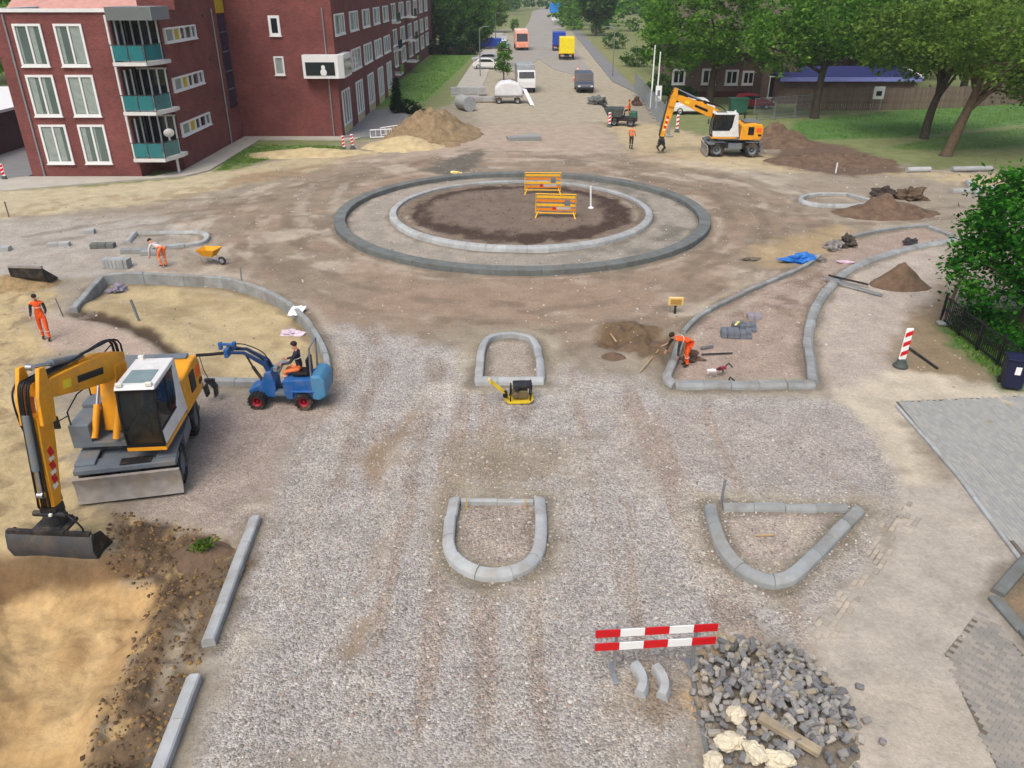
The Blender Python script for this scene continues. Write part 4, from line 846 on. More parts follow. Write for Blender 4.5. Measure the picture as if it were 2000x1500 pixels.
    for y in (y0+.02, y1-.035): mb = MB(); mb.prism([(xa+.54, 1.95), (xb, 1.95), (xb-.02, 2.5), (xb-.14, 3.0), (xa+.28, 3.0), (xa+.4, 2.15)], 'xz', y, y+.015); sw(mb).build('side_window', cabglass2, cb)
    mb = MB(); mb.box((xa+.01, (y0+y1)/2, 2.72), (.03, y1-y0-.14, .6)); sw(mb).build('rear_window', cabglass2, cb)
    mb = MB(); mb.box(((xa+xb)/2+.28, (y0+y1)/2, 3.178), (.72, .66, .025)); sw(mb).build('roof_window', M('roof_hatch_glass', (120, 140, 142), .1, var=.1), cb)
    mb = MB(); mb.box((.2, .8, 1.75), (.5, .52, .14)); mb.box((-.02, .8, 2.12), (.14, .5, .75)); mb.box((.2, .5, 1.95), (.4, .08, .08)); mb.box((.2, 1.1, 1.95), (.4, .08, .08)); mb.cyl((.95, .8, 1.5), (.85, .8, 2.1), .03); mb.lathe([(.17, 0), (.19, .02), (.17, .04)], (.83, .8, 2.1)); sw(mb).build('seat', M('seat_fabric', (52, 48, 52), .8), cb, bevel=.02)
    mb = MB(); mb.box((xb-.05, y1+.12, 2.55), (.06, .16, .3)); mb.tube([(xb-.05, y1-.02, 2.75), (xb-.05, y1+.12, 2.72)], .015); sw(mb).build('mirror', black, r); mb = MB(); mb.box((1.35, -1.32, 2.2), (.06, .18, .34)); mb.tube([(1.0, -1.15, 2.2), (1.35, -1.3, 2.2)], .015); sw(mb).build('mirror', black, r)
    mb = MB()
    for y in (y0+.12, y1-.12): mb.box((xb-.1, y, 3.2), (.09, .16, .1))
    mb.box((xa+.1, y0+.15, 3.22), (.1, .14, .1)); sw(mb).build('work_light', lampm, r, bevel=.01)
    # boom, stick and rams (offset boom, yawed about its foot)
    sw = lambda m: sw0(xf(xf(xf(m, 0, (-.42, -boomy, 0)), byaw), 0, (.42, boomy, 0)))
    F0 = Vector((.42, 1.55)); K, T, E_ = Vector(K), Vector(T), Vector(E_); d2 = (T-K).normalized(); d1 = (K-F0).normalized()
    mb = MB(); limb(mb, [tuple(F0-d1*.1), tuple(F0.lerp(K, .5)), tuple(K)], [.46, .62, .56], boomy, .22); b1 = sw(mb).build('boom_base', yellow, r, bevel=.025)
    mb = MB(); limb(mb, [tuple(K-d2*.25), tuple(K.lerp(T, .2)), tuple(K.lerp(T, .5)), tuple(K.lerp(T, .85)), tuple(T-d2*.05)], [.52, .74, .66, .48, .3], boomy, .2); b2 = sw(mb).build('boom', yellow, r, bevel=.025)
    n2 = Vector((-d2.y, d2.x)); n2 = n2 if n2.y > 0 else -n2
    m = K.lerp(T, .42); ang = math.atan2(d2.y, d2.x)
    for s_ in (1, -1):
        mb = MB(); mb.box((m.x, boomy+s_*.204, m.y-.02), (1.05, .012, .17), Euler((0, -ang, 0))); sw(mb).build('lettering_plate', black, b2)
        mb = MB(); q = K.lerp(T, .72); mb.box((q.x, boomy+s_*.204, q.y-.02), (.3, .012, .2), Euler((0, -ang, 0))); sw(mb).build('warning_sticker', M('sticker_yellow', (228, 206, 40), .5), b2)
    def ram(a, b, name, par, y=boomy, rr=.075, fr=.6):
        a, b = Vector((a.x, y, a.y)), Vector((b.x, y, b.y)); mid = a.lerp(b, fr)
        c_ = sw(MB().cyl(a, mid, rr, n=14)).build(name, mgrey if name != 'hoist_ram' else yellow, par, smooth='auto'); sw(MB().cyl(mid, b, rr*.55, n=12).cyl(b-Vector((0, .07, 0)), b+Vector((0, .07, 0)), rr*.9)).build('rod', chrome, c_, smooth='auto')
    for s_ in (-.29, .29): ram(Vector((1.05, 1.5)), F0.lerp(K, .75)+Vector((.22, 0)), 'hoist_ram', r, boomy+s_, .085)
    ds = (E_-T).normalized(); ns = Vector((-ds.y, ds.x)); ns = ns if ns.x < 0 else -ns       # ns points back to the machine
    mb = MB(); S0 = T-ds*.55
    for s_ in (-.2, .2): limb(mb, [tuple(S0+n2*.0), tuple(T+ds*.1), tuple(T+ds*.75)], [.2, .5, .46], boomy+s_*1.15, .05)
    limb(mb, [tuple(T+ds*.55), tuple(T.lerp(E_, .45)), tuple(E_)], [.52, .5, .3], boomy, .18); st = sw(mb).build('stick', yellow, r, bevel=.02)
    ram(m+n2*.42, S0, 'stick_ram', r, boomy, .085, .62)
    sw(MB().box((m.x, boomy, m.y+.33), (.3, .2, .2))).build('ram_bracket', yellow, b2, bevel=.02)
    ram(T-ns*.36+ds*.45, E_-ns*.28-ds*.35, 'bucket_ram', r, boomy, .09, .68)
    for s_ in (1, -1):
        mb = MB()
        for k in range(3): q = T.lerp(E_, .52+.12*k); mb.box((q.x, boomy+s_*.184, q.y), (.22, .01, .16), Euler((0, -math.atan2(ds.y, ds.x)+.5, 0)))
        sw(mb).build('stripe_sticker', red_p, st)
        mb = MB()
        for k in range(3): q = T.lerp(E_, .58+.12*k); mb.box((q.x, boomy+s_*.184, q.y), (.12, .01, .16), Euler((0, -math.atan2(ds.y, ds.x)+.5, 0)))
        sw(mb).build('stripe_sticker', sign_w, st)
    # hoses
    for k in range(5):
        y = boomy-.12+.06*k; mb = MB(); p = [F0+Vector((-.28, .2)), K+n2*.42+Vector((-.2, 0)), K.lerp(T, .3)+n2*(.46+.03*k), K.lerp(T, .7)+n2*.36, T+n2*.28, T-ds*.1-ns*.35, T.lerp(E_, .4)-ns*.32, E_-ns*.22]
        sw(mb.tube(catm3([(q.x, y+random.uniform(-.03, .03), q.y) for q in p]), .026, 6)).build('hydraulic_hose', black, r, smooth=True)
    mb = MB(); q = T-ns*.1; sw(mb.tube(catm3([(T.x-.1, boomy-.3, T.y+.3), (T.x+.25, boomy-.33, T.y), (T.x+.3, boomy-.3, T.y-.8), (T.x+.15, boomy-.25, T.y-1.2)]), .025, 6)).build('hydraulic_hose', black, r, smooth=True)
    # tilt rotator and bucket
    e = Vector((E_.x, boomy, E_.y)); zb = e.z
    mb = MB(); mb.box(e+Vector((0, 0, -.1)), (.34, .4, .22)); mb.box(e+Vector((-.12, 0, .1)), (.2, .34, .18)); mb.cyl(e+Vector((0, 0, -.2)), e+Vector((0, 0, -.46)), .24, .27, 18); mb.box(e+Vector((0, 0, -.52)), (.55, .5, .12)); mb.cyl(e+Vector((.12, -.4, -.18)), e+Vector((.12, .4, -.18)), .07); sw(mb).build('tilt_rotator', dsteel, r, bevel=.015)
    mb = MB(); mb.box(e+Vector((.24, .1, -.12)), (.06, .07, .05)); sw(mb).build('marker_lamp', lampm, r)
    if bucket == 'wide':
        W2 = 1.04; h = zb-.56; prof = [(.30, h), (.36, h-.15), (.42, h-.42), (.3, h-.72), (.02, h-.9), (-.3, h-.9), (-.42, h-.86), (-.42, h-.88), (-.3, h-.94), (.04, h-.95), (.35, h-.76), (.47, h-.42), (.41, h-.08), (.36, h+.02)]
        mb = MB(); mb.prism([(e.x+a, b) for a, b in prof], 'xz', boomy-W2, boomy+W2); bk = sw(mb).build('bucket', M('bucket_steel', (74, 76, 80), .55, metal=.2, var=.15, dirt=(120, 104, 82), dirtamt=.6, dscale=2.6), r, smooth='auto')
        for s_ in (-1, 1): mb = MB(); mb.prism([(e.x+.34, h), (e.x+.44, h-.42), (e.x+.32, h-.74), (e.x, h-.92), (e.x-.38, h-.89), (e.x+.05, h-.1)], 'xz', boomy+s_*W2-.02, boomy+s_*W2+.02); sw(mb).build('side_plate', dsteel, bk)
        mb = MB(); mb.box((e.x+.1, boomy, h+.04), (.62, .8, .08)); mb.box((e.x+.34, boomy, h+.01), (.1, 2.0, .1)); mb.box((e.x-.05, boomy, h-.02), (.5, .5, .1)); sw(mb).build('bucket_bracket', dsteel, bk)
        mb = MB(); sw(mb.tube(catm3([(e.x+.1, boomy+.3, e.z-.1), (e.x+.3, boomy+.6, e.z-.1), (e.x+.35, boomy+.85, e.z-.35), (e.x+.3, boomy+.8, h)]), .022, 6)).build('hydraulic_hose', black, r, smooth=True)
    else:
        h = zb-.55; mb = MB()
        for s_ in (-1, 1): limb(mb, [(e.x+s_*.1, h), (e.x+s_*.3, h-.25), (e.x+s_*.1, h-.55)], [.16, .14, .08], boomy, .18)
        sw(mb).build('grab', dsteel, r)
    return r
def catm3(P, n=6):
    P = [Vector(p) for p in P]; out = []; N = len(P)
    for i in range(N-1):
        a, b, c, d = P[max(0, i-1)], P[i], P[i+1], P[min(N-1, i+2)]
        for j in range(n):
            t = j/n; out.append(.5*((2*b)+(c-a)*t+(2*a-5*b+4*c-d)*t*t+(3*b-a-3*c+d)*t**3))
    return out+[P[-1]]
EX1 = excavator('near yellow and white wheeled excavator with a wide bucket over the dug sand', (-9.9, 18.05, 0), -PI/2+math.radians(12.5), math.radians(-7.5), (-.05, 3.15), (3.0, 3.9), (3.55, 1.22), byaw=math.radians(-9), boomy=-.28)
EX1.scale = (.96, .96, .96)
EX2 = excavator('far yellow and white wheeled excavator working beside the site fence', (16.6, 61.0, 0), PI-.04, 0, (.75, 2.75), (4.3, 4.15), (4.95, 1.25), bucket='grab')
# ---- blue mini loader
blue = M('loader_blue', (34, 92, 158), .5, var=.12, scale=3, dirt=(112, 112, 108), dirtamt=.6, dscale=3)
lblue = M('loader_faded_blue', (70, 130, 168), .5, var=.1, scale=3, dirt=(120, 120, 112), dirtamt=.4, dscale=3)
redrim = M('red_rim', (150, 24, 40), .5, var=.1, dirt=(90, 60, 56))
lo = thing('mini_loader', 'small blue articulated wheel loader with red rims and a kerb clamp', 'loader', (-7.0, 21.35, 0), PI-.02)
for x in (.7, -.72):
    for y in (.43, -.43): wheel(lo, (x, y, .27), .27, .26, rubber, redrim, n=16, sgn=1 if y > 0 else -1)
mb = MB(); mb.prism([(-1.22, .42), (-1.05, .3), (-.2, .3), (-.12, .55), (-.12, .92), (-1.12, .98), (-1.25, .8)], 'xz', -.42, .42); mb.build('engine_body', blue, lo, bevel=.03)
mb = MB(); mb.prism([(-1.42, .45), (-1.2, .3), (-1.0, .34), (-1.0, 1.12), (-1.3, 1.12), (-1.42, .95)], 'xz', -.5, .5); mb.build('counterweight', lblue, lo, bevel=.06)
for y in (.46, -.46): mb = MB(); mb.box((-.72, y, .6), (.72, .1, .05)); mb.box((-.4, y, .5), (.05, .1, .22)); mb.build('mudguard', blue, lo, bevel=.015)
mb = MB(); mb.box((-.02, .0, .46), (.35, .78, .08)); mb.build('footplate', mgrey, lo)
mb = MB(); mb.box((-.02, 0, .4), (.3, .18, .25)); mb.build('articulation_joint', dsteel, lo)
mb = MB(); mb.prism([(.15, .3), (.95, .3), (1.0, .52), (.6, .75), (.42, 1.12), (.25, 1.15), (.15, .8)], 'xz', -.28, .28); mb.build('front_frame', blue, lo, bevel=.03)
mb = MB()
for s_ in (-.14, .14): limb(mb, [(.3, 1.02), (.42, 1.35), (1.0, 1.72), (1.42, 1.72)], [.15, .16, .1, .09], s_, .028)
mb.box((.45, 0, 1.36), (.12, .3, .1)); mb.build('lift_arm', M('arm_dark_blue', (36, 62, 104), .5, var=.15, dirt=(70, 74, 80)), lo, bevel=.01)
mb = MB(); mb.cyl((.55, 0, .62), (.85, 0, 1.2), .05); mb.cyl((.85, 0, 1.2), (1.0, 0, 1.6), .03); mb.build('lift_ram', dsteel, lo, smooth='auto')
mb = MB(); mb.box((1.5, 0, 1.72), (.12, .5, .26)); mb.box((1.3, 0, 1.9), (.1, .12, .22)); mb.box((1.72, 0, 1.88), (.1, .12, .22)); mb.box((1.5, 0, 1.93), (.5, .1, .06)); mb.build('tool_carrier', blue, lo, bevel=.012)
mb = MB(); mb.tube([(1.5, 0, 1.66), (2.0, .0, 1.6), (2.5, 0, 1.56)], .05); mb.build('jib', black, lo)
mb = MB(); mb.tube([(2.42, 0, 1.55), (2.36, .03, 1.1), (2.25, .0, .7)], .014, 5); mb.build('chain', dsteel, lo)
mb = MB(); limb(mb, [(2.25, .72), (2.1, .5), (2.12, .2)], [.08, .07, .05], 0, .12); limb(mb, [(2.25, .72), (2.42, .5), (2.38, .2)], [.08, .07, .05], 0, .12); mb.box((2.25, 0, .72), (.3, .1, .1)); mb.build('kerb_clamp', dsteel, lo)
mb = MB(); mb.box((-.62, 0, 1.05), (.5, .46, .12)); mb.box((-.88, 0, 1.3), (.1, .46, .5)); mb.build('seat', black, lo, bevel=.04)
mb = MB(); mb.tube([(.1, 0, .95), (-.08, 0, 1.3)], .03); mb.lathe([(.15, 0), (.17, .015), (.15, .03)], (-.1, 0, 1.32)); mb.box((.12, 0, 1.18), (.12, .34, .14)); mb.build('steering_column', galv, lo)
mb = MB(); mb.tube([(-1.0, .4, .95), (-1.05, .4, 2.0), (-1.05, -.4, 2.0), (-1.0, -.4, .95)], .03); mb.build('roll_bar', mgrey, lo)
mb = MB(); mb.tube(catm3([(.3, .1, 1.1), (.5, .12, 1.55), (1.0, .1, 1.85), (1.4, .1, 1.9)]), .018); mb.tube(catm3([(.3, -.1, 1.1), (.5, -.12, 1.6), (1.0, -.1, 1.88), (1.4, -.1, 1.9)]), .018); mb.build('hydraulic_hose', black, lo)
# ---- plate compactor
pc_y = M('compactor_yellow', (214, 186, 40), .5, var=.08, dirt=(140, 118, 70), dirtamt=.5, dscale=4)
g0 = G(1012, 783); pcx = thing('plate_compactor', 'yellow plate compactor with a long handle in front of the D-shaped island', 'compactor', (g0[0], g0[1], gz(*g0)), .05)
mb = MB(); mb.prism([(-.42, .16), (-.3, .03), (.34, .03), (.46, .16), (.46, .2), (.36, .1), (-.3, .1), (-.42, .2)], 'xz', -.25, .25); mb.build('base_plate', pc_y, pcx, bevel=.01)
mb = MB(); mb.box((.08, 0, .3), (.42, .34, .26)); mb.cyl((-.1, -.2, .28), (-.1, .2, .28), .1); mb.build('engine', M('engine_brown', (110, 96, 66), .6, var=.2), pcx, bevel=.03)
mb = MB(); mb.box((.12, 0, .58), (.56, .4, .1)); mb.cyl((-.05, -.22, .5), (-.05, -.12, .5), .07); mb.build('engine_cover', dsteel, pcx, bevel=.02)
mb = MB(); mb.tube([(.36, -.2, .12), (.4, -.2, .62), (.4, .2, .62), (.36, .2, .12)], .022); mb.tube([(-.25, -.2, .1), (-.22, -.2, .52), (-.22, .2, .52), (-.25, .2, .1)], .022); mb.build('guard_frame', black, pcx)
mb = MB(); mb.tube([(-.3, -.08, .2), (-.85, -.08, .72)], .028); mb.tube([(-.3, .08, .2), (-.85, .08, .72)], .028); mb.tube([(-.85, -.22, .72), (-.85, .22, .72)], .025); mb.build('handle', pc_y, pcx)
MB().box((-.88, 0, .76), (.09, .12, .1), bev=.02).build('throttle_box', M('pale_knob', (210, 180, 130), .6), pcx); MB().cyl((-.4, -.12, .26), (-.4, .12, .26), .08).build('rubber_mount', black, pcx)
# ---- wheelbarrow
g0 = G(415, 515); wb = thing('wheelbarrow', 'yellow wheelbarrow standing on the brown earth above the sand island', 'wheelbarrow', (g0[0], g0[1], 0), -.25); wb.scale = (.86, .86, .86)
wy = M('barrow_yellow', (226, 158, 30), .5, var=.08, dirt=(150, 120, 70))
mb = MB(); t_ = [(-.62, -.42), (.5, -.42), (.5, .42), (-.62, .42)]; b_ = [(-.38, -.24), (.2, -.24), (.2, .24), (-.38, .24)]; zt, zb_ = .82, .45
vs = [(a, b, zt+(.06 if a > 0 else 0)) for a, b in t_]+[(a, b, zb_) for a, b in b_]+[(a*.96, b*.95, zt+(.06 if a > 0 else 0)) for a, b in t_]+[(a*.93, b*.92, zb_+.03) for a, b in b_]
mb.add(vs, [(4, 5, 6, 7), (8, 9, 13, 12), (9, 10, 14, 13), (10, 11, 15, 14), (11, 8, 12, 15), (12, 13, 14, 15)]+[(i, (i+1) % 4, 4+(i+1) % 4, 4+i) for i in range(4)]+[(i, (i+1) % 4, 8+(i+1) % 4, 8+i) for i in range(4)]); mb.build('tray', wy, wb)
wheel(wb, (.62, 0, .22), .22, .1, rubber, galv, lugs=False, n=16)
mb = MB()
for s_ in (-.24, .24): mb.tube([(.62, s_*.4, .22), (.15, s_, .42), (-.4, s_, .44), (-1.05, s_*1.25, .68)], .02); mb.tube([(-.25, s_, .42), (-.42, s_, 0), (-.5, s_, .42)], .018)
mb.build('frame', galv, wb)
EXA = -PI/2+math.radians(12.5-7.5)
# ------------------------------------------------------------------ people
skin = M('skin', (196, 142, 116), .6, var=.05); hair_d = M('dark_hair', (42, 32, 26), .8, var=.15); boots = M('work_boots', (52, 42, 34), .8, var=.15)
hv = M('hi_vis_orange', (242, 92, 30), .7, var=.14, scale=9, bump=1, bscale=11, dirt=(120, 100, 80), dirtamt=.35, dscale=5); hv2 = M('faded_hi_vis', (240, 128, 74), .7, var=.14, scale=9, bump=1, bscale=11, dirt=(120, 100, 80), dirtamt=.35, dscale=5); navy = M('navy_cloth', (34, 36, 54), .85, var=.2, scale=9, bump=1, bscale=11, dirt=(120, 100, 80), dirtamt=.35, dscale=5); darkc = M('dark_cloth', (48, 42, 38), .85, var=.2, scale=9, bump=1, bscale=11, dirt=(120, 100, 80), dirtamt=.35, dscale=5)
whitec = M('white_shirt', (206, 196, 196), .8, var=.1, scale=9, bump=1, bscale=11, dirt=(120, 100, 80), dirtamt=.35, dscale=5); refl = M('reflective_tape', (200, 202, 196), .35, var=.05)
def person(label, loc, rz, mats, torso=0, thigh=(0, 0), shin=(0, 0), uarm=(0, 0), farm=(0, 0), spread=.11, head=0, cap=None, seat=None, armout=.05, group=None):
    """mats: upper, lower, arms.  angles in degrees, 0 = hanging down, positive forward"""
    R = math.radians; V3 = Vector
    J = {}; E_ = []; rad = {}
    def j(n, p, r): J[n] = V3(p); rad[n] = r
    dn = lambda a, l: V3((math.sin(R(a))*l, 0, -math.cos(R(a))*l))
    up = V3((math.sin(R(torso)), 0, math.cos(R(torso))))
    j('pel', (0, 0, 0), (.145, .12)); j('spi', up*.2, (.14, .11)); j('che', up*.40, (.165, .12)); j('upc', up*.50, (.13, .09)); j('nec', up*.56, (.055, .055))
    hu = V3((math.sin(R(torso*.6+head)), 0, math.cos(R(torso*.6+head)))); fw = V3((hu.z, 0, -hu.x))
    j('hd1', J['nec']+hu*.09+fw*.015, (.075, .085)); j('hd2', J['nec']+hu*.17+fw*.02, (.08, .095)); j('hd3', J['nec']+hu*.235+fw*.01, (.06, .07)); j('nos', J['hd1']+hu*.03+fw*.105, (.014, .014))
    E_ += [('pel', 'spi'), ('spi', 'che'), ('che', 'upc'), ('upc', 'nec'), ('nec', 'hd1'), ('hd1', 'hd2'), ('hd2', 'hd3'), ('hd1', 'nos')]
    for k, s in ((0, 1), (1, -1)):
        n = 'LR'[k]; y = V3((0, s, 0))
        j('hip'+n, y*spread*.9+up*-.04, (.095, .1)); j('kne'+n, J['hip'+n]+dn(thigh[k], .43)+y*.015, (.065, .068)); j('cal'+n, J['kne'+n]+dn(shin[k], .14), (.06, .062)); j('ank'+n, J['kne'+n]+dn(shin[k], .41), (.045, .05)); 
        fa = shin[k] if seat is None else 0
        j('hee'+n, J['ank'+n]+V3((-.03, 0, -.05)), (.042, .042)); j('toe'+n, J['ank'+n]+V3((.17, 0, -.055)), (.042, .034))
        E_ += [('pel', 'hip'+n), ('hip'+n, 'kne'+n), ('kne'+n, 'cal'+n), ('cal'+n, 'ank'+n), ('ank'+n, 'hee'+n), ('ank'+n, 'toe'+n)]
        j('sho'+n, J['upc']+y*.19-up*.03, (.068, .065)); j('elb'+n, J['sho'+n]+dn(uarm[k], .28)+y*armout, (.047, .05)); j('wri'+n, J['elb'+n]+dn(farm[k], .25), (.032, .034)); fd = dn(farm[k]+8, 1)
        j('pal'+n, J['wri'+n]+fd*.06, (.03, .04)); E_ += [('upc', 'sho'+n), ('sho'+n, 'elb'+n), ('elb'+n, 'wri'+n), ('wri'+n, 'pal'+n)]
    lo_ = min(J['toeL'].z, J['toeR'].z, J['heeL'].z, J['heeR'].z); off = V3((0, 0, -lo_+.04)) if seat is None else V3((0, 0, seat))
    names = list(J); me = bpy.data.meshes.new('body'); me.from_pydata([tuple(J[n]+off) for n in names], [(names.index(a), names.index(b)) for a, b in E_], [])
    o = bpy.data.objects.new('tmp_body', me); C.objects.link(o); md = o.modifiers.new('Skin', 'SKIN'); md.branch_smoothing = .4; o.modifiers.new('Sub', 'SUBSURF').levels = 2
    sk = me.skin_vertices[0].data
    for i, n in enumerate(names): sk[i].radius = rad[n]; sk[i].use_root = (n == 'pel')
    dg = bpy.context.evaluated_depsgraph_get(); body = bpy.data.meshes.new_from_object(o.evaluated_get(dg)); bpy.data.objects.remove(o)
    up_m, low_m, arm_m = mats
    body.materials.clear()
    for m in (up_m, low_m, arm_m, skin, boots): body.materials.append(m)
    seg = []
    for a, b in E_:
        k = 0
        if a[:3] in ('hip', 'kne', 'cal') or b[:3] == 'hip' or a == 'pel' and b == 'hipL': k = 1
        if a[:3] in ('sho',): k = 2
        if a[:3] in ('elb',): k = 2
        if a[:3] == 'wri' or a in ('nec', 'hd1', 'hd2'): k = 3
        if a[:3] == 'ank': k = 4
        seg.append((np.array(J[a]+off), np.array(J[b]+off), k))
    for p in body.polygons:
        c = np.array(p.center); best = (9, 0)
        for a, b, k in seg:
            d = b-a; t = np.clip(np.dot(c-a, d)/np.dot(d, d), 0, 1); q = np.linalg.norm(c-a-d*t)
            if q < best[0]: best = (q, k)
        p.material_index = best[1]; p.use_smooth = True
    r = thing('person', label, 'person', loc, rz, group)
    b = bpy.data.objects.new('body', body); C.objects.link(b); b.parent = r
    # hands: palm ends in four bent fingers and a thumb
    for k, s in ((0, 1), (1, -1)):
        n = 'LR'[k]; P = J['pal'+n]+off; fd = dn(farm[k]+8, 1); sd_ = V3((fd.z, 0, -fd.x)); mb = MB()
        for q, ln in enumerate((.075, .085, .08, .06)):
            a = P+sd_*(.027-.018*q)*-1+fd*.01; mid = a+fd*ln*.55+V3((0, -s*.008, 0)); mb.tube([a-fd*.02, a+fd*.015, mid, mid+(fd*.8+V3((0, -s*.6, 0))).normalized()*ln*.45], .009, 5, rads=[.010, .0095, .009, .007])
        a = P-fd*.03+sd_*.03; mb.tube([a, a+sd_*.025+fd*.02, a+sd_*.03+fd*.055], .01, 5, rads=[.012, .011, .008]); mb.build('fingers', skin, b, smooth=True)
    H = J['hd2']+off+hu*.015
    if cap is not None:
        mb = MB(); mb.ball((0, 0, 0), (.105, .092, .09), 12, 8); mb.v = [(x, y, max(z, -.045 if x < .02 else .0)) for x, y, z in mb.v]
        hc = mb.build('hair' if cap is hair_d else 'cap', cap, r, smooth=True); hc.location = H+hu*.02; hc.rotation_euler = (0, math.atan2(hu.x, hu.z), 0)
    if refl:
        mb = MB(); q = J['che']+off-up*.06; ax = V3((0, 1, 0)); fwd = V3((up.z, 0, -up.x)); ring = [q+ax*math.cos(t)*.182+fwd*math.sin(t)*.135 for t in [2*PI*i/16 for i in range(17)]]
        mb.tube(ring, .012, 5); tp = mb.build('reflective_band', refl, r, smooth=True)
        mb = MB()
        for n in 'LR':
            K_ = J['cal'+n]+off; d = (J['ank'+n]-J['cal'+n]).normalized(); a = d.orthogonal().normalized(); c = d.cross(a); mb.tube([K_+a*math.cos(t)*.068+c*math.sin(t)*.068 for t in [2*PI*i/12 for i in range(13)]], .012, 5)
        mb.build('trouser_band', refl, r, smooth=True)
    return r
def at(px, py, z=None):
    g = G(px, py); return (g[0], g[1], gz(*g) if z is None else z)
person('worker in full orange hi-vis overalls standing on sand at the left', at(92, 664), math.radians(-70), (hv, hv, navy), torso=4, thigh=(10, -8), shin=(2, -14), uarm=(12, 8), farm=(75, 60), cap=hair_d, head=10)
person('stooping worker in white shirt and orange trousers beside the stacked kerb blocks', at(322, 522), math.radians(150), (whitec, hv2, whitec), torso=78, thigh=(25, 12), shin=(-18, -6), uarm=(20, 35), farm=(10, 30), cap=hair_d)
person('driver in orange trousers and dark jacket seated on the blue mini loader', (-6.42, 21.35, 0), PI-.02, (navy, hv2, navy), torso=6, thigh=(82, 80), shin=(8, 5), uarm=(35, 30), farm=(80, 75), cap=hair_d, seat=1.2)
person('worker in orange hi-vis bent over inside the long kerb island', at(1340, 715), math.radians(200), (hv, hv, darkc), torso=72, thigh=(18, 4), shin=(-10, -6), uarm=(15, 30), farm=(0, 20), cap=hair_d)
person('worker in orange vest and dark trousers standing near the far excavator', at(1232, 292), math.radians(60), (hv2, darkc, hv2), torso=2, thigh=(6, -6), shin=(0, -8), uarm=(5, 10), farm=(30, 50), cap=hair_d)
person('excavator operator in a dark blue jacket seated behind the cab windscreen', (*[EX1.location[i]+.288*(math.cos(EX1.rotation_euler[2]), math.sin(EX1.rotation_euler[2]))[i]+(.21*math.cos(EXA)-.77*math.sin(EXA), .21*math.sin(EXA)+.77*math.cos(EXA))[i] for i in (0, 1)], 0), EXA, (navy, navy, M('blue_sleeve', (60, 88, 130), .8)), torso=4, thigh=(78, 78), shin=(10, 10), uarm=(20, 20), farm=(80, 80), cap=hair_d, seat=1.86)
# ------------------------------------------------------------------ heaps
def heap(name, label, c, rx, ry, h, mat, cat='heap', rz=0, seed=0, flat=0, n=46, rough=.18):
    a = np.linspace(-1.25, 1.25, n); gx, gy = np.meshgrid(a, a); r = np.hypot(gx, gy)
    px_, py_ = gx*rx, gy*ry; nn = fbm(px_*.8+seed*7+40, py_*.8+seed*3+40, 4)-.5; n2 = fbm(px_*3+seed, py_*3+9, 3)-.5
    rr_ = r*(1+nn*.5); z = h*np.clip(1-rr_, -.15, 1)**1.0; n3 = fbm(px_*1.6+seed*5+11, py_*1.6+70, 3)-.5; z = np.minimum(z, h*(1-flat)) + n3*.5*h*np.clip(1.1-r, 0, 1)*rough/.18*.6 + (nn*rough*1.2+n2*rough*.5)*np.clip(1.2-r, 0, 1)*h; z = np.where(r > 1.12, -.9, z)
    ca, sa = math.cos(rz), math.sin(rz); V = np.stack([px_*ca-py_*sa, px_*sa+py_*ca, z], -1).reshape(-1, 3)
    i = (np.arange(n-1)[:, None]*n+np.arange(n-1)[None]).ravel(); F = np.stack([i, i+1, i+n+1, i+n], 1)
    o = rapid_mesh(name, V, F, mat, smooth=True); o.location = (c[0], c[1], -.05); return tag(o, label, cat)
palesand = M('pale_sand', (186, 170, 132), .95, var=.16, scale=1.6, bump=.7, bscale=8, dirt=(140, 118, 86), dirtamt=.6, dscale=1.1)
sandm = M('heap_sand_dark', (138, 120, 92), .95, var=.25, scale=2.2, bump=1, bscale=7, dirt=(100, 84, 60), dirtamt=.7, dscale=1.4)
heap('sand_heap', 'large heap of brown sand beside the apartment terrace and concrete pipe', (-6.9, 70.0), 4.3, 6.2, 2.3, sandm, seed=1, rough=.55, flat=.3)
heap('sand_heap', 'low pale sand bank running in front of the flats below the large heap', (-8.6, 64.5), 3.4, 2.6, .9, palesand, seed=2)
heap('sand_heap', 'flattened pale sand ridge along the grass before the flats', (-15.5, 61.2), 5.2, 2.0, .5, palesand, seed=9, rz=.12)
heap('soil_heap', 'brown soil heap behind the far excavator', (21.5, 66), 3.6, 3.0, 1.5, soil, seed=3, rough=.36)
heap('soil_heap', 'low wide bank of dark soil in front of the right-hand lawn', (23.5, 58.5), 5.2, 2.6, .75, soil, seed=4, rough=.36)
heap('soil_heap', 'dark earth heap beside the small right-hand kerb island', (20.9, 43.6), 2.9, 1.5, 1.15, soil, seed=5, rough=.36)
heap('soil_heap', 'pointed brown soil heap beside the curved kerb of the long island', (G(1748, 550)[0], 31.9), 1.35, .95, .95, soil, seed=6, rough=.36)
heap('soil_heap', 'dug-up brown earth at the hole left of the bending worker', (4.9, 25.2), 1.35, .75, .45, soil, seed=7, rough=.4)
heap('soil_heap', 'small mound of spoil next to the pale timber laths', (3.5, 24.6), .6, .45, .22, soil, seed=8, rough=.4)
heap('soil_heap', 'rough brown spoil behind the spare bucket at the left edge', (-21.4, 32.0), 2.2, 1.2, .45, M('dry_spoil', (146, 126, 92), .95, var=.3, scale=2.5, bump=.9, bscale=9, dirt=(96, 80, 58), dirtamt=.7, dscale=1.6), seed=10, rough=.45)
heap('soil_heap', 'dark clod bank with a weed tuft behind the straight kerb', (-6.95, 14.1), .75, .55, .32, soil, seed=11, rough=.4)
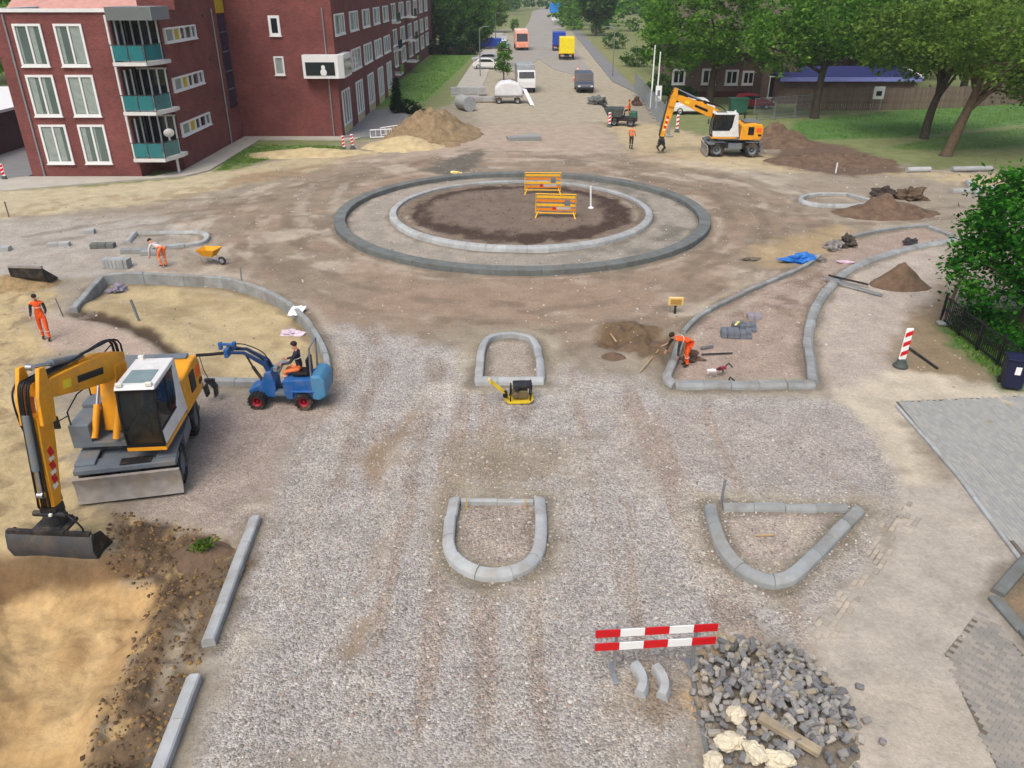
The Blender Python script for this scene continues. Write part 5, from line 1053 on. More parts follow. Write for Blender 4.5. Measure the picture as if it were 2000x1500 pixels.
# ------------------------------------------------------------------ rubble of paving stones by the barrier
rb_c = (4.62, 9.75)
def pile_h(x, y):
    dx, dy = (x-rb_c[0])/1.5, (y-rb_c[1])/1.75; r = math.hypot(dx, dy); return .5*max(0, 1-r)**.8*(1+.25*math.sin(3*x)*math.cos(2.7*y))
heap('rubble_core', 'earth and grit packed under the heap of broken paving stones', (4.62, 9.7), 1.45, 1.75, .38, M('grit', (120, 112, 100), .95, var=.25, scale=6, bump=.7, bscale=18), seed=12, cat='rubble')
pavm = [M('paver_%s' % k, c, .9, rnd=.15, var=.18, scale=7, bump=.2, bscale=40, dirt=(156, 140, 114), dirtamt=.5, dscale=4) for k, c in (('slate', (120, 121, 123)), ('grey', (140, 139, 136)), ('pale', (162, 157, 147)), ('dun', (146, 137, 119)))]
PM = []
for k in range(8):
    for m_ in pavm:
        mb = MB(); mb.box((0, 0, 0), (random.uniform(.1, .23), random.uniform(.085, .12), random.uniform(.06, .1)), bev=.014); mb.v = [(x*(1+random.uniform(-.12, .12)), y*(1+random.uniform(-.12, .12)), z*(1+random.uniform(-.12, .12))) for x, y, z in mb.v]
        me = mb.mesh('paving_stone'); me.materials.append(m_); PM.append(me)
cnt = 0; sp_pts = []
while cnt < 300:
    x = rb_c[0]+random.gauss(0, .8); y = rb_c[1]+random.gauss(0, 1.0)
    if math.hypot((x-rb_c[0])/1.42, (y-rb_c[1])/1.9) > 1 or x < 2.95+max(0, 11-y)*.0: continue
    if y < 8.75 or any((x-a)**2+(y-b)**2 < .0062 for a, b in sp_pts): 
        if random.random() > .06: continue
    sp_pts.append((x, y)); wgt = [6, 5, 3, 2]; k = random.choices(range(4), wgt)[0]
    o = bpy.data.objects.new('paving_stone', PM[random.randrange(8)*4+k]); C.objects.link(o); o.location = (x, y, pile_h(x, y)+random.uniform(.02, .1)); o.rotation_euler = (random.gauss(0, .55), random.gauss(0, .55), random.uniform(0, PI))
    tag(o, 'grey paving stone lying loose in the rubble heap beside the red-white barrier', 'paving stone', 'paving stones tipped in a heap'); cnt += 1
mb = MB()
for k in range(420):
    x = rb_c[0]+random.gauss(0, .8); y = rb_c[1]+random.gauss(0, .95)
    if math.hypot((x-rb_c[0])/1.4, (y-rb_c[1])/1.85) > 1: continue
    mb.box((x, y, pile_h(x, y)+random.uniform(-.04, .03)), (random.uniform(.05, .18), random.uniform(.05, .1), .07), Euler((random.gauss(0, .6), random.gauss(0, .6), random.uniform(0, PI))), bev=.01)
tag(mb.build('broken_pavers', stonemat('broken_paver_mix', [(104, 106, 110), (128, 128, 126), (152, 146, 136), (116, 112, 104), (90, 92, 96)]), fix=False), 'smaller broken pavers filling the rubble heap', 'rubble', kind='stuff')
for k, (a, b, l) in enumerate(((1678, 1345, 'single paver lying just right of the rubble heap on sand'), (1690, 1412, 'paver tilted on edge at the right foot of the rubble heap'), (1722, 1455, 'dark thin paver piece farthest right of the rubble heap'))):
    o = bpy.data.objects.new('paving_stone', PM[k*4+k % 2]); C.objects.link(o); g = G(a, b); o.location = (g[0], g[1], .05+.02*k); o.rotation_euler = (.1+.5*(k == 1), .1, (-.3, .4, -.6)[k]); tag(o, l, 'paving stone')
chunk = M('cream_rubble', (206, 198, 174), .95, var=.18, scale=4, bump=.6, bscale=14, dirt=(160, 140, 108), dirtamt=.5, dscale=3)
from mathutils import noise as mnoise
def rock(name, label, loc, s, mat, seed, cat='rubble', jag=.28, rz=0):
    rg = random.Random(seed); bm = bmesh.new(); bmesh.ops.create_icosphere(bm, subdivisions=4, radius=1); of = Vector((seed*3.1, seed*1.7, 2))
    for v in bm.verts:
        k = 1+jag*2.0*mnoise.noise(v.co*1.3+of)+jag*.9*mnoise.noise(v.co*3.4+of)+jag*.35*mnoise.noise(v.co*8+of); v.co = Vector((v.co.x*s[0]*k, v.co.y*s[1]*k, max(v.co.z, -.5)*s[2]*k))
    me = bpy.data.meshes.new(name); bm.to_mesh(me); bm.free(); me.materials.append(mat); o = bpy.data.objects.new(name, me); C.objects.link(o); o.location = loc; o.rotation_euler = (0, 0, rz); return tag(o, label, cat)
for k, (a, b, s, l) in enumerate(((1425, 1440, (.26, .17, .13), 'cream broken mortar slab leaning at the left front of the rubble'), (1395, 1475, (.2, .16, .12), 'cream mortar lump at the bottom left of the rubble heap'), (1475, 1465, (.22, .15, .14), 'pale cream lump in the middle front of the rubble'), (1520, 1480, (.24, .14, .13), 'pale cream lump right of the others, below the weathered beam'), (1440, 1395, (.2, .15, .1), 'cream mortar lump highest among the pale lumps'))):
    g = G(a, b, .3); rock('mortar_lump', l, (g[0], g[1], max(.12, pile_h(*g)+.08)), s, chunk, 40+k, jag=.2, rz=k)
g = G(1540, 1440, .35); o = MB().box((0, 0, 0), (1.05, .17, .12), bev=.015).build('concrete_beam', M('weathered_beam', (150, 138, 116), .9, var=.2, scale=4, bump=.3)); o.location = (g[0], g[1], .42); o.rotation_euler = (0, .12, -.62); tag(o, 'weathered beam lying across the front of the rubble heap', 'beam')
island('edge_strip', 'low concrete edge strip along the left side of the rubble heap', [(pts((1352, 1325), (1392, 1530), z=.05), dict(side=1))], w=.1, h=.06, step=1.0, slope=.005, mat=concrete_d)
# ------------------------------------------------------------------ barrier, beacons, signs
def red_white_barrier():
    a = Vector((*G(1193, 1322), 0)); b = Vector((*G(1352, 1312), 0)); d = (b-a).normalized(); ang = math.atan2(d.y, d.x); c = (a+b)/2
    r = thing('road_barrier', 'red and white two-rail road barrier on grey posts beside the paving rubble', 'barrier', (c.x, c.y, 0), ang)
    L = 2.24
    for z in (1.12, .80):
        t = 1.0
        for i in range(5):
            w = L/5; o = MB().box((-L/2+w*(i+.5), -.03, z), (w-.004, .025, .165)).build('rail_panel', red_p if i % 2 == 0 else sign_w, r)
        mb = MB(); mb.box((0, .0, z), (L, .03, .12)); mb.build('rail_backing', galv, r)
    for x in (-L*.32, L*.34): mb = MB(); mb.box((x, .04, .6), (.05, .05, 1.26)); mb.build('post', galv, r); 
    for x in (-L*.32, L*.34): mb = MB(); mb.box((x, .04, .03), (.1, .5, .06)); mb.build('foot', galv, r, bevel=.01)
red_white_barrier()
def beacon(label, px, py, h=1.3, w=.24, rz=0, tilt=0):
    g = G(px, py); r = thing('delineator_beacon', label, 'beacon', (g[0], g[1], 0), rz, 'red-white delineators'); r.rotation_euler = (0, tilt, rz)
    mb = MB(); mb.lathe([(.24, 0), (.25, .05), (.16, .14), (.14, .26), (.08, .27)], n=16); mb.build('base', M('beacon_base', (70, 78, 76), .7), r, smooth='auto')
    mb = MB(); mb.box((0, 0, .26+h/2), (w, .07, h), bev=.03); p = mb.build('panel', sign_w, r)
    for k in range(3):
        z = .26+h*(.2+.3*k)
        for s in (-1, 1): mb = MB(); mb.prism([(-w/2+.01, z-.1), (-w/2+.01, z+.06), (w/2-.01, z+.16), (w/2-.01, z)], 'xz', s*.0355, s*.039); mb.build('red_stripe', red_p, p)
    return r
beacon('red and white striped beacon standing on sand by the grey pavers', 1758, 716, 1.15, .26, .1, .02)
beacon('small red-white beacon beside the dark mini dumper on the far road', 1190, 248, 1.0, .25)
beacon('striped beacon behind the stick of the far excavator', 1322, 258, 1.2, .25)
beacon('left of two pale beacons at the corner of the flats', 672, 294, .85, .22)
beacon('right of two pale beacons at the corner of the flats', 689, 291, .85, .22)
beacon('tiny beacon on the driveway beside the flats', 10, 352, .8, .25)
ybar = M('barrier_yellow', (232, 178, 30), .5, var=.06); ybar2 = M('barrier_orange', (222, 130, 20), .5, var=.1)
def mesh_barrier(label, px, py, rz):
    g = G(px, py, .28); r = thing('pedestrian_barrier', label, 'barrier', (g[0], g[1], .27), rz, 'yellow barriers in the roundabout'); w, h = 2.15, 1.05
    mb = MB(); mb.tube([(-w/2, 0, .22), (-w/2, 0, 1.25), (w/2, 0, 1.25), (w/2, 0, .22), (-w/2, 0, .22)], .035); mb.build('frame', ybar, r)
    for z in (.42, .66, .9, 1.1): mb = MB(); mb.box((0, 0, z), (w-.08, .03, .13)); mb.build('slat', ybar2 if z in (.42, .9) else ybar, r)
    for s in (-1, 1): mb = MB(); mb.tube([(s*w*.44, 0, .3), (s*w*.5, -.32, .0), (s*w*.5, .32, .0), (s*w*.44, 0, .3)], .03); mb.build('leg', ybar, r)
    mb = MB(); mb.box((.42, -.022, .5), (.78, .014, .14)); mb.build('white_plate', M('plate_grey', (188, 178, 170), .5), r); mb = MB(); mb.box((.62, -.022, .8), (.3, .014, .3)); mb.build('grey_emblem', mgrey, r); mb = MB(); mb.box((-.08, -.022, .5), (.2, .014, .13)); mb.build('red_mark', red_p, r)
mesh_barrier('yellow slatted barrier farther back inside the roundabout ring', 1060, 378, -.03); mesh_barrier('yellow slatted barrier nearer the camera inside the roundabout ring', 1085, 424, -.10)
g = G(1154, 406, .3); r = thing('marker_post', 'white marker post standing in the soil of the roundabout', 'post', (g[0], g[1], .28)); MB().cyl((0, 0, 0), (-.06, 0, 1.25), .05, n=10).build('pole', sign_w, r, smooth='auto'); MB().lathe([(.16, 0), (.16, .05), (.06, .1)], n=14).build('foot', sign_w, r, smooth='auto')
g = G(1318, 612); r = thing('site_sign', 'small sand-yellow board on a short dark post behind the dug hole', 'sign', (g[0], g[1], 0), -.05); tan = M('sign_tan', (216, 186, 120), .6, var=.08); MB().box((0, 0, .5), (.6, .08, .36), bev=.03).build('board', tan, r); MB().box((0, -.045, .5), (.42, .02, .2)).build('panel', M('sign_brown', (168, 132, 70), .6, var=.1), r); MB().cyl((0, .02, -.1), (0, .02, .4), .05, n=8).build('post', dsteel, r)
for (x, y, hgt, tl, l) in ((1408, 985, .75, .02, 'short steel pin at the left corner of the triangular kerb island'), (473, 556, .8, .03, 'steel pin at the back of the large sand island kerb'), (18, 425, .9, 0, 'wooden peg at the sandy edge before the garage')):
    g = G(x, y); o = MB().cyl((0, 0, -.1), (tl, 0, hgt), .035, n=8).build('steel_pin', galv if y > 430 else dwood); o.location = (g[0], g[1], 0); tag(o, l, 'pin')
for (x, y, l) in ((912, 993, 'left wooden peg inside the nearest D-shaped island'), (1026, 993, 'right wooden peg inside the nearest D-shaped island')):
    g = G(x, y); o = MB().box((0, 0, .12), (.035, .035, .36)).build('wooden_peg', M('peg_wood', (196, 160, 84), .8)); o.location = (g[0], g[1], 0); tag(o, l, 'peg')
# ------------------------------------------------------------------ loose materials on site
def bars(name, label, P, rr, mat, cat, sec='box'):
    r = MB(); r.tube([Vector(p) for p in P], rr, 4 if sec == 'box' else 8); return tag(r.build(name, mat), label, cat)
bars('timber_lath', 'pale timber lath lying steeply over the dug spoil', [(*G(1177, 636), .1), (*G(1203, 670), .06)], .035, wood, 'lath')
bars('timber_lath', 'shorter pale lath crossing the steep one', [(*G(1176, 643), .12), (*G(1200, 640), .16)], .035, wood, 'lath')
bars('spade', 'spade with wooden shaft lying at the corner of the long island', [(*G(1250, 728), .05), (*G(1290, 690), .25), (*G(1305, 684), .3)], .022, wood, 'spade', 'r')
bars('steel_beam', 'longer of two steel bars lying across the curved kerb', [(*G(1610, 540, .25), .22), (*G(1722, 580), .08)], .06, galv, 'bar')
bars('steel_beam', 'shorter of two steel bars lying across the curved kerb', [(*G(1618, 537, .25), .24), (*G(1695, 562), .14)], .05, dsteel, 'bar')
bars('drain_pipe', 'thin dark pipe on the ground right of the striped beacon', [(*G(1775, 682), .05), (*G(1830, 722), .05)], .045, dsteel, 'pipe', 'r')
bars('steel_bar', 'dark steel bar standing slanted in the sand island', [(*G(275, 628), -.35), (G(275, 628)[0]-.25, G(275, 628)[1]+.1, .85)], .05, mgrey, 'bar')
bars('steel_bar', 'short dark bar beside the slanted one in the sand island', [(*G(262, 602), -.3), (G(262, 602)[0]-.1, G(262, 602)[1]+.1, .25)], .045, mgrey, 'bar')
bars('steel_bar', 'thin peg standing by the left tip of the sand island', [(*G(123, 618), 0), (G(123, 618)[0]-.1, G(123, 618)[1], .75)], .025, dwood, 'peg')
bars('shovel', 'shovel lying flat behind the bending worker', [(*G(1370, 695), .06), (*G(1430, 692), .05)], .03, dsteel, 'shovel', 'r')
bars('straightedge', 'dark straightedge lying above the shovel in the long island', [(*G(1368, 683), .06), (*G(1392, 680), .08)], .055, mgrey, 'tool')
bars('timber_batten', 'broken batten inside the triangular kerb island', [(*G(1475, 1049), .04), (*G(1510, 1048), .05)], .025, wood, 'batten')
def crumple(name, label, px, py, s, mat, cat, seed=1, z=0, rz=0):
    g = G(px, py); return rock(name, label, (g[0], g[1], gz(*g)+z+s[2]*.4), s, mat, seed, cat, .5, rz)
paperw = M('paper_white', (226, 226, 232), .7, var=.08, scale=6, bump=.4, bscale=12)
mb = MB(); g = G(580, 603, .2); n = 7
vs = [(g[0]+(i/n-.5)*.55+.12*(j/n-.5), g[1]+(j/n-.5)*.55, .22-.2*(1-j/n)**1.5*.9+random.uniform(-.03, .03)) for j in range(n+1) for i in range(n+1)]
vs += [(a, b, c-.012) for a, b, c in vs]; N_ = (n+1)**2
fs = [(j*(n+1)+i, j*(n+1)+i+1, (j+1)*(n+1)+i+1, (j+1)*(n+1)+i) for j in range(n) for i in range(n)]; fs += [tuple(N_+q for q in f[::-1]) for f in fs]
tag(mb.add(vs, fs).build('paper_sheet', paperw, smooth=True), 'white sheet draped over the kerb of the sand island', 'sheet')
crumple('cement_bag', 'crumpled pinkish-white bag in the sand behind the loader driver', 568, 637, (.32, .2, .12), M('bag_pink', (206, 190, 204), .8, var=.12, bump=.4), 'bag', 3)
crumple('tool_bag', 'small grey tool bag against the left end of the sand island', 226, 556, (.3, .26, .2), M('tool_bag_grey', (128, 124, 138), .8, var=.25), 'bag', 4)
crumple('tarpaulin', 'bright blue tarpaulin bundle over the thin curved kerb', 1558, 512, (.62, .32, .22), M('tarp_blue', (40, 110, 190), .5, var=.2, scale=4, bump=.4, bscale=8), 'tarpaulin', 5)
for k, (a, b, s, c, l) in enumerate(((1625, 487, (.4, .32, .3), (132, 128, 126), 'grey stone lump beside the blue tarpaulin'), (1655, 482, (.4, .3, .34), (72, 66, 60), 'dark machine lump right of the grey stone lump'), (1780, 478, (.36, .22, .2), (64, 62, 64), 'dark tool bundle on the curved kerb near the shade tree'), (1606, 512, (.14, .12, .14), (120, 116, 112), 'small grey stone in front of the tarpaulin'), (1725, 386, (.62, .4, .42), (66, 58, 52), 'dark root stump behind the earth heap, left one'), (1778, 390, (.65, .45, .48), (92, 76, 60), 'brown root stump behind the earth heap, right one'), (1465, 508, (.38, .2, .08), (104, 96, 82), 'flat dark clod on the driven earth beside the tarpaulin'), (1350, 702, (.3, .24, .2), (92, 74, 62), 'brown canvas bag by the bending worker'))):
    crumple('stone_lump', l, a, b, s, M('lump_%d' % k, c, .9, var=.3, scale=4, bump=.5, bscale=12), 'lump', 20+k)
crumple('plastic_bag', 'pinkish rag lying between the tarpaulin and the curved kerb', 1650, 514, (.3, .12, .08), M('rag_pink', (196, 172, 186), .8, var=.15), 'rag', 30)
for k, (a, b, c, l) in enumerate(((1388, 738, (210, 205, 205), 'white power tool lying on the front kerb of the long island'), (1408, 733, (150, 40, 70), 'dark red tool on the front kerb of the long island'), (1418, 752, (196, 200, 202), 'white block at the foot of the front kerb'))):
    g = G(a, b); r = thing('hand_tool', l, 'tool', (g[0], g[1], .2 if k < 2 else 0), .4*k); MB().box((0, 0, .06), (.32, .12, .12), bev=.03).build('body', M('tool_%d' % k, c, .5), r); MB().tube([(.1, 0, .08), (.3, .05, .16), (.36, -.1, .06)], .025).build('grip', black, r)
crumple('earth_block', 'small pale yellow block on the far side of the outer kerb ring', 891, 340, (.3, .2, .14), M('pale_yellow_block', (220, 206, 140), .8), 'block', 31)
# packs of kerb blocks
def blockpack(label, px, py, nx, ny, nz, s, mat, rz=0, miss=.15, pallet=False, z0=0, gap=.01):
    g = G(px, py); r = thing('block_pack', label, 'blocks', (g[0], g[1], z0), rz, 'packs of concrete blocks'); me = MB().box((0, 0, 0), s, bev=.012).mesh('concrete_block'); me.materials.append(mat)
    for k in range(nz):
        for i in range(nx):
            for j in range(ny):
                if k == nz-1 and random.random() < miss: continue
                o = bpy.data.objects.new('concrete_block', me); C.objects.link(o); o.parent = r; o.location = ((i-(nx-1)/2)*(s[0]+gap)+random.uniform(-.01, .01), (j-(ny-1)/2)*(s[1]+gap), s[2]*(k+.5)+(.12 if pallet else 0)+.003*k); o.rotation_euler = (0, 0, random.gauss(0, .02))
    if pallet:
        for j in range(5): MB().box((0, (j-2)*s[1]*ny/4.6, .1), (nx*s[0]+.1, .1, .02)).build('pallet_board', wood, r)
        for j in (-1, 0, 1): MB().box((j*nx*s[0]*.42, 0, .045), (.1, ny*s[1], .085)).build('pallet_block', wood, r)
blockpack('pale grey kerb blocks standing on end behind the sand island kerb', 230, 522, 7, 1, 1, (.16, .5, .42), concrete_l, -.05, 0)
blockpack('flat stack of blue-grey blocks just left of the stooping worker', 278, 496, 4, 2, 1, (.5, .35, .22), concrete, .1, .3)
blockpack('small dark block stack on the grey gravel far left of the stooping worker', 202, 484, 3, 1, 1, (.36, .4, .24), concrete_d, .1, 0)
blockpack('two pale blocks on the gravel farther left', 116, 481, 2, 1, 1, (.5, .35, .2), concrete_l, .15, 0)
blockpack('pale block pair at the left edge of the gravel', 2, 490, 2, 1, 1, (.45, .4, .22), concrete_l, .1, 0)
blockpack('single pale block lying behind the dark block stack', 176, 456, 1, 1, 1, (.5, .4, .22), concrete_l, .2, 0)
blockpack('nearest slate pack of paving blocks inside the long island', 1437, 657, 5, 3, 2, (.21, .16, .13), M('slate_blocks', (104, 110, 120), .85, var=.15, scale=4, bump=.2), -.12, .1)
blockpack('middle slate pack of paving blocks inside the long island', 1452, 643, 4, 3, 2, (.21, .16, .13), MATS['slate_blocks'], -.12, .2)
blockpack('small farthest pack of paving blocks inside the long island', 1472, 621, 2, 2, 1, (.24, .2, .16), M('grey_violet', (140, 138, 146), .85, var=.1), -.12, 0)
g = G(1440, 630, .35); o = MB().box((0, 0, 0), (.08, .42, .05), bev=.01).build('spirit_level', M('level_yellow', (226, 212, 120), .5)); o.location = (g[0], g[1], .32); o.rotation_euler = (0, 0, -.55); tag(o, 'pale yellow spirit level lying on the paving blocks', 'level')
blockpack('flat stack of grey road plates on the pink approach behind the circle', 1022, 272, 3, 3, 2, (.9, .6, .16), concrete, .1, .5)
blockpack('long pale kerb pallet nearest the white tarpaulin on the far road', 915, 186, 4, 2, 2, (1.0, .6, .4), concrete_l, 0, .2, True)
blockpack('long pale kerb row in front of the other kerb pallet on the far road', 935, 200, 5, 1, 1, (1.0, .5, .45), concrete_l, .0, 0, True)
# ------------------------------------------------------------------ spare bucket
g = G(72, 553); sb_ = thing('spare_bucket', 'dark open excavator bucket lying on spoil at the left edge', 'bucket', (g[0], g[1], .1), -.08)
mb = MB(); mb.prism([(-.45, .75), (-.4, .78), (-.35, .35), (-.1, .06), (.35, .03), (.4, 0), (-.15, .0), (-.42, .3)], 'yz', -.75, .75); mb.build('shell', dsteel, sb_, smooth='auto')
for s in (-1, 1): mb = MB(); mb.prism([(-.45, .75), (.4, .03), (-.12, .0), (-.42, .3)], 'yz', s*.75-.02, s*.75+.02); mb.build('side_plate', dsteel, sb_)
mb = MB(); mb.box((0, -.42, .78), (1.5, .12, .1)); mb.build('lip', wsteel, sb_)
# ------------------------------------------------------------------ concrete pipe, far loose things
mb = MB(); mb.lathe([(.55, -1.1), (.72, -1.1), (.72, 1.1), (.55, 1.1), (.55, -1.08)], n=28, axis='y'); g = G(908, 218); o = mb.build('concrete_pipe', concrete_l, smooth='auto'); o.location = (g[0], g[1]+1, .72); o.rotation_euler = (0, 0, .5); tag(o, 'pale concrete sewer pipe lying at the far end of the sand heap', 'pipe')
for i in range(2):
    g = G(745+i*16, 270-6*i); r = thing('white_barrier', ('white plastic barrier lying askew near the flats, left one', 'white plastic barrier lying askew near the flats, right one')[i], 'barrier', (g[0], g[1], 0), .3+.5*i); mb = MB(); mb.tube([(-.9, 0, .1), (-.9, 0, .7), (.9, 0, .7), (.9, 0, .1), (-.9, 0, .1)], .05); mb.build('frame', sign_w, r)
    for k in (-.45, 0, .45): MB().tube([(k, 0, .1), (k, 0, .7)], .03).build('bar', sign_w, r)
# mesh fence panels
def fence_panel(a, b, label):
    a, b = Vector((a[0], a[1], 0)), Vector((b[0], b[1], 0)); d = b-a; L = d.length; r = thing('site_fence_panel', label, 'fence', a, math.atan2(d.y, d.x), 'mesh site fence')
    fm = M('fence_steel', (150, 158, 168), .5, metal=.4, var=.08)
    mb = MB(); mb.tube([(.03, 0, .1), (.03, 0, 2.0), (L-.03, 0, 2.0), (L-.03, 0, .1), (.03, 0, .1)], .022, 6); mb.build('frame', fm, r)
    mb = MB()
    for i in range(1, int(L/.16)): mb.box((i*.16, 0, 1.05), (.012, .012, 1.9))
    for z in (.4, .8, 1.2, 1.6): mb.box((L/2, 0, z), (L, .012, .012))
    w = mb.build('wire_mesh', fm, r); w['kind'] = 'stuff'
    for x in (.0, L): MB().box((x, 0, .07), (.22, .6, .14), bev=.03).build('foot', concrete, r)
P1, P2 = Vector(G(1238, 175)), Vector(G(1308, 268)); nF = 10; ords = ['first', 'second', 'third', 'fourth', 'fifth', 'sixth', 'seventh', 'eighth', 'ninth', 'tenth']
for i in range(nF): fence_panel(P1.lerp(P2, i/nF), P1.lerp(P2, (i+.96)/nF), '%s mesh fence panel from the far end beside the right road edge' % ords[i])
P1, P2 = Vector(G(1470, 236)), Vector(G(1590, 226))
for i in range(3): fence_panel(P1.lerp(P2, i/3), P1.lerp(P2, (i+.97)/3), '%s mesh fence panel from the left behind the far excavator' % ords[i])
# flag poles
for px, l, z in ((1270, 'left of two white flag poles before the brick house', 6.2), (1281, 'right of two white flag poles with a small banner', 5.6)):
    g = G(px, 217); r = thing('flag_pole', l, 'pole', (g[0], g[1], 0)); MB().cyl((0, 0, 0), (0, 0, z), .09, .06, 10).build('pole', sign_w, r, smooth='auto'); MB().box((0, 0, .15), (.5, .5, .3), bev=.03).build('base', concrete, r)
    if px > 1275: MB().box((.1, -.12, 1.7), (.62, .06, 1.5)).build('banner', sign_w, r); MB().box((.12, -.16, 1.75), (.26, .02, .55)).build('emblem', mgrey, r)
# ------------------------------------------------------------------ vehicles on the far road
def motor(name, label, cat, loc, rz, L, Wd, Hh, body, kind='van', group=None, cargo=None):
    r = thing(name, label, cat, loc, rz, group); w = Wd/2; wr = .34 if kind != 'truck' else .46
    if kind == 'car': pr = [(-L/2, .35), (-L/2, .8), (-L*.42, .92), (-L*.3, Hh-.04), (-.05*L, Hh), (.12*L, Hh-.06), (.27*L, .98), (L*.46, .82), (L/2, .6), (L/2, .32)]
    elif kind == 'van': pr = [(-L/2, .35), (-L/2, Hh-.12), (-L/2+.1, Hh), (.2*L, Hh), (.33*L, 1.15), (L*.47, .95), (L/2, .7), (L/2, .32)]
    else: pr = [(.18*L, .55), (.18*L, Hh-.1), (.22*L, Hh), (.42*L, Hh), (.49*L, 1.5), (L/2, 1.2), (L/2, .45)]
    MB().prism(pr, 'xz', -w, w).build('body', body, r, bevel=.07)
    if kind == 'car': gl = [((-.29*L, Hh-.12), (-.39*L, .98)), ((.11*L, Hh-.1), (.25*L, 1.0))]
    elif kind == 'van': gl = [((-L/2-.0, Hh-.25), (-L/2, 1.1)), ((.215*L, Hh-.1), (.315*L, 1.25))]
    else: gl = [((.425*L, Hh-.12), (.487*L, 1.6))]
    for i, (a, b) in enumerate(gl):
        d = Vector((b[0]-a[0], b[1]-a[1])).normalized(); n = Vector((-d.y, d.x)); 
        if i == len(gl)-1: n = n if n.x > 0 else -n
        else: n = n if n.x < 0 else -n
        o_ = n*.03; MB().prism([(a[0]+o_.x, a[1]+o_.y), (b[0]+o_.x, b[1]+o_.y), (b[0]-o_.x, b[1]-o_.y), (a[0]-o_.x, a[1]-o_.y)], 'xz', -w*.86, w*.86).build('windscreen' if i == len(gl)-1 else 'rear_window', darkglass, r)
    for s in (-1, 1):
        sw_ = {'car': [(-.3*L, 1.0), (.22*L, 1.0), (.1*L, Hh-.12), (-.24*L, Hh-.1)], 'van': [(.08*L, 1.2), (.28*L, 1.2), (.19*L, Hh-.15), (.08*L, Hh-.15)], 'truck': [(.26*L, 1.6), (.46*L, 1.6), (.41*L, Hh-.18), (.26*L, Hh-.18)]}[kind]
        MB().prism(sw_, 'xz', s*w-.01*s, s*w+.012*s).build('side_window', darkglass, r)
        MB().box((L/2-.03, s*w*.74, .72 if kind != 'truck' else .9), (.1, .3, .16), bev=.03).build('headlight', lampm, r); MB().box((-L/2+.02, s*w*.85, .85), (.06, .14, .3)).build('tail_light', red_p, r)
    MB().box((L/2-.02, 0, .45), (.14, Wd*.96, .22), bev=.03).build('front_bumper', black, r)
    for x in (L*.31, -L*.31):
        for s in (-1, 1): wheel(r, (x, s*(w-.1), wr), wr, .22, rubber, galv, lugs=False, n=16, sgn=s)
    if kind == 'truck':
        MB().box((-.12*L, 0, .72), (L*.76, .8, .25)).build('chassis', dsteel, r); MB().box((-.17*L, 0, 1.0+(Hh-.2)/2*.9), (L*.64, Wd*1.02, (Hh-.2)*.9), bev=.05).build('cargo_box', cargo or body, r)
    return r
silver = M('car_silver', (176, 180, 184), .3, metal=.3, var=.04); carw = M('car_white', (222, 224, 224), .3, var=.03); peach = M('truck_peach', (226, 150, 122), .45, var=.06); carb = M('car_blue', (36, 70, 168), .35, var=.05); cary = M('truck_yellow', (236, 214, 36), .45, var=.06); cargrn = M('box_green', (44, 92, 76), .5, var=.1); carred = M('car_red', (120, 24, 40), .35, var=.05)
g = G(1143, 182); motor('parked_van', 'dark van facing the site on the far road, right of the sand track', 'van', (g[0], g[1]+2.2, .05), -PI/2, 4.8, 2.0, 2.1, M('van_dark', (70, 76, 92), .35, var=.05))
g = G(1026, 182); motor('pickup_truck', 'white works truck facing the camera behind the white tarpaulin', 'truck', (g[0], g[1]+2.6, .05), -PI/2+.06, 5.4, 2.1, 2.4, carw, 'truck', cargo=M('tipper_grey', (150, 158, 160), .5))
g = G(1018, 99); motor('delivery_truck', 'peach-coloured truck far down the road', 'truck', (g[0], g[1]+3.4, .05), -PI/2+.05, 7.5, 2.5, 3.1, peach, 'truck', cargo=M('peach_pale', (230, 196, 182), .5))
g = G(1108, 118); motor('box_truck', 'yellow box truck standing with its back to the site', 'truck', (g[0], g[1]+3.3, .05), PI/2-.03, 7.0, 2.5, 3.0, cary, 'truck')
g = G(1093, 101); motor('box_truck', 'blue truck just beyond the yellow box truck', 'truck', (g[0], g[1]+4, .05), PI/2-.03, 7.0, 2.4, 2.8, carb, 'truck')
g = G(983, 86); motor('parked_car', 'pale car on the left pavement of the far road', 'car', (g[0], g[1]+2, .08), -PI/2, 4.3, 1.8, 1.5, silver, 'car', 'cars parked along the far road')
g = G(986, 100); motor('parked_car', 'pale blue-grey car just in front of the pale one on the left pavement', 'car', (g[0], g[1]+2, .08), -PI/2, 4.3, 1.8, 1.5, M('car_pale_blue', (150, 172, 190), .3), 'car', 'cars parked along the far road')
g = G(958, 95); motor('parked_van', 'bright blue van side-on at the left edge of the far road', 'van', (g[0], g[1], .08), PI, 4.4, 1.9, 1.9, carb)
g = G(950, 124); motor('parked_car', 'silver estate parked side-on, left one behind the kerb pallets', 'car', (g[0], g[1], .08), PI, 4.6, 1.8, 1.5, silver, 'car', 'cars parked along the far road')
g = G(952, 135); motor('parked_car', 'white car parked side-on nearest the kerb pallets', 'car', (g[0], g[1], .08), 0, 4.4, 1.8, 1.5, carw, 'car', 'cars parked along the far road')
g = G(1350, 222); motor('parked_car', 'white car behind the mesh fence before the brick house', 'car', (g[0], g[1], .0), PI, 4.3, 1.8, 1.5, carw, 'car', 'cars parked by the brick house')
g = G(1478, 217); motor('parked_car', 'dark red car parked before the arched porch', 'car', (g[0], g[1]+2, .0), 0, 4.1, 1.75, 1.45, carred, 'car', 'cars parked by the brick house')
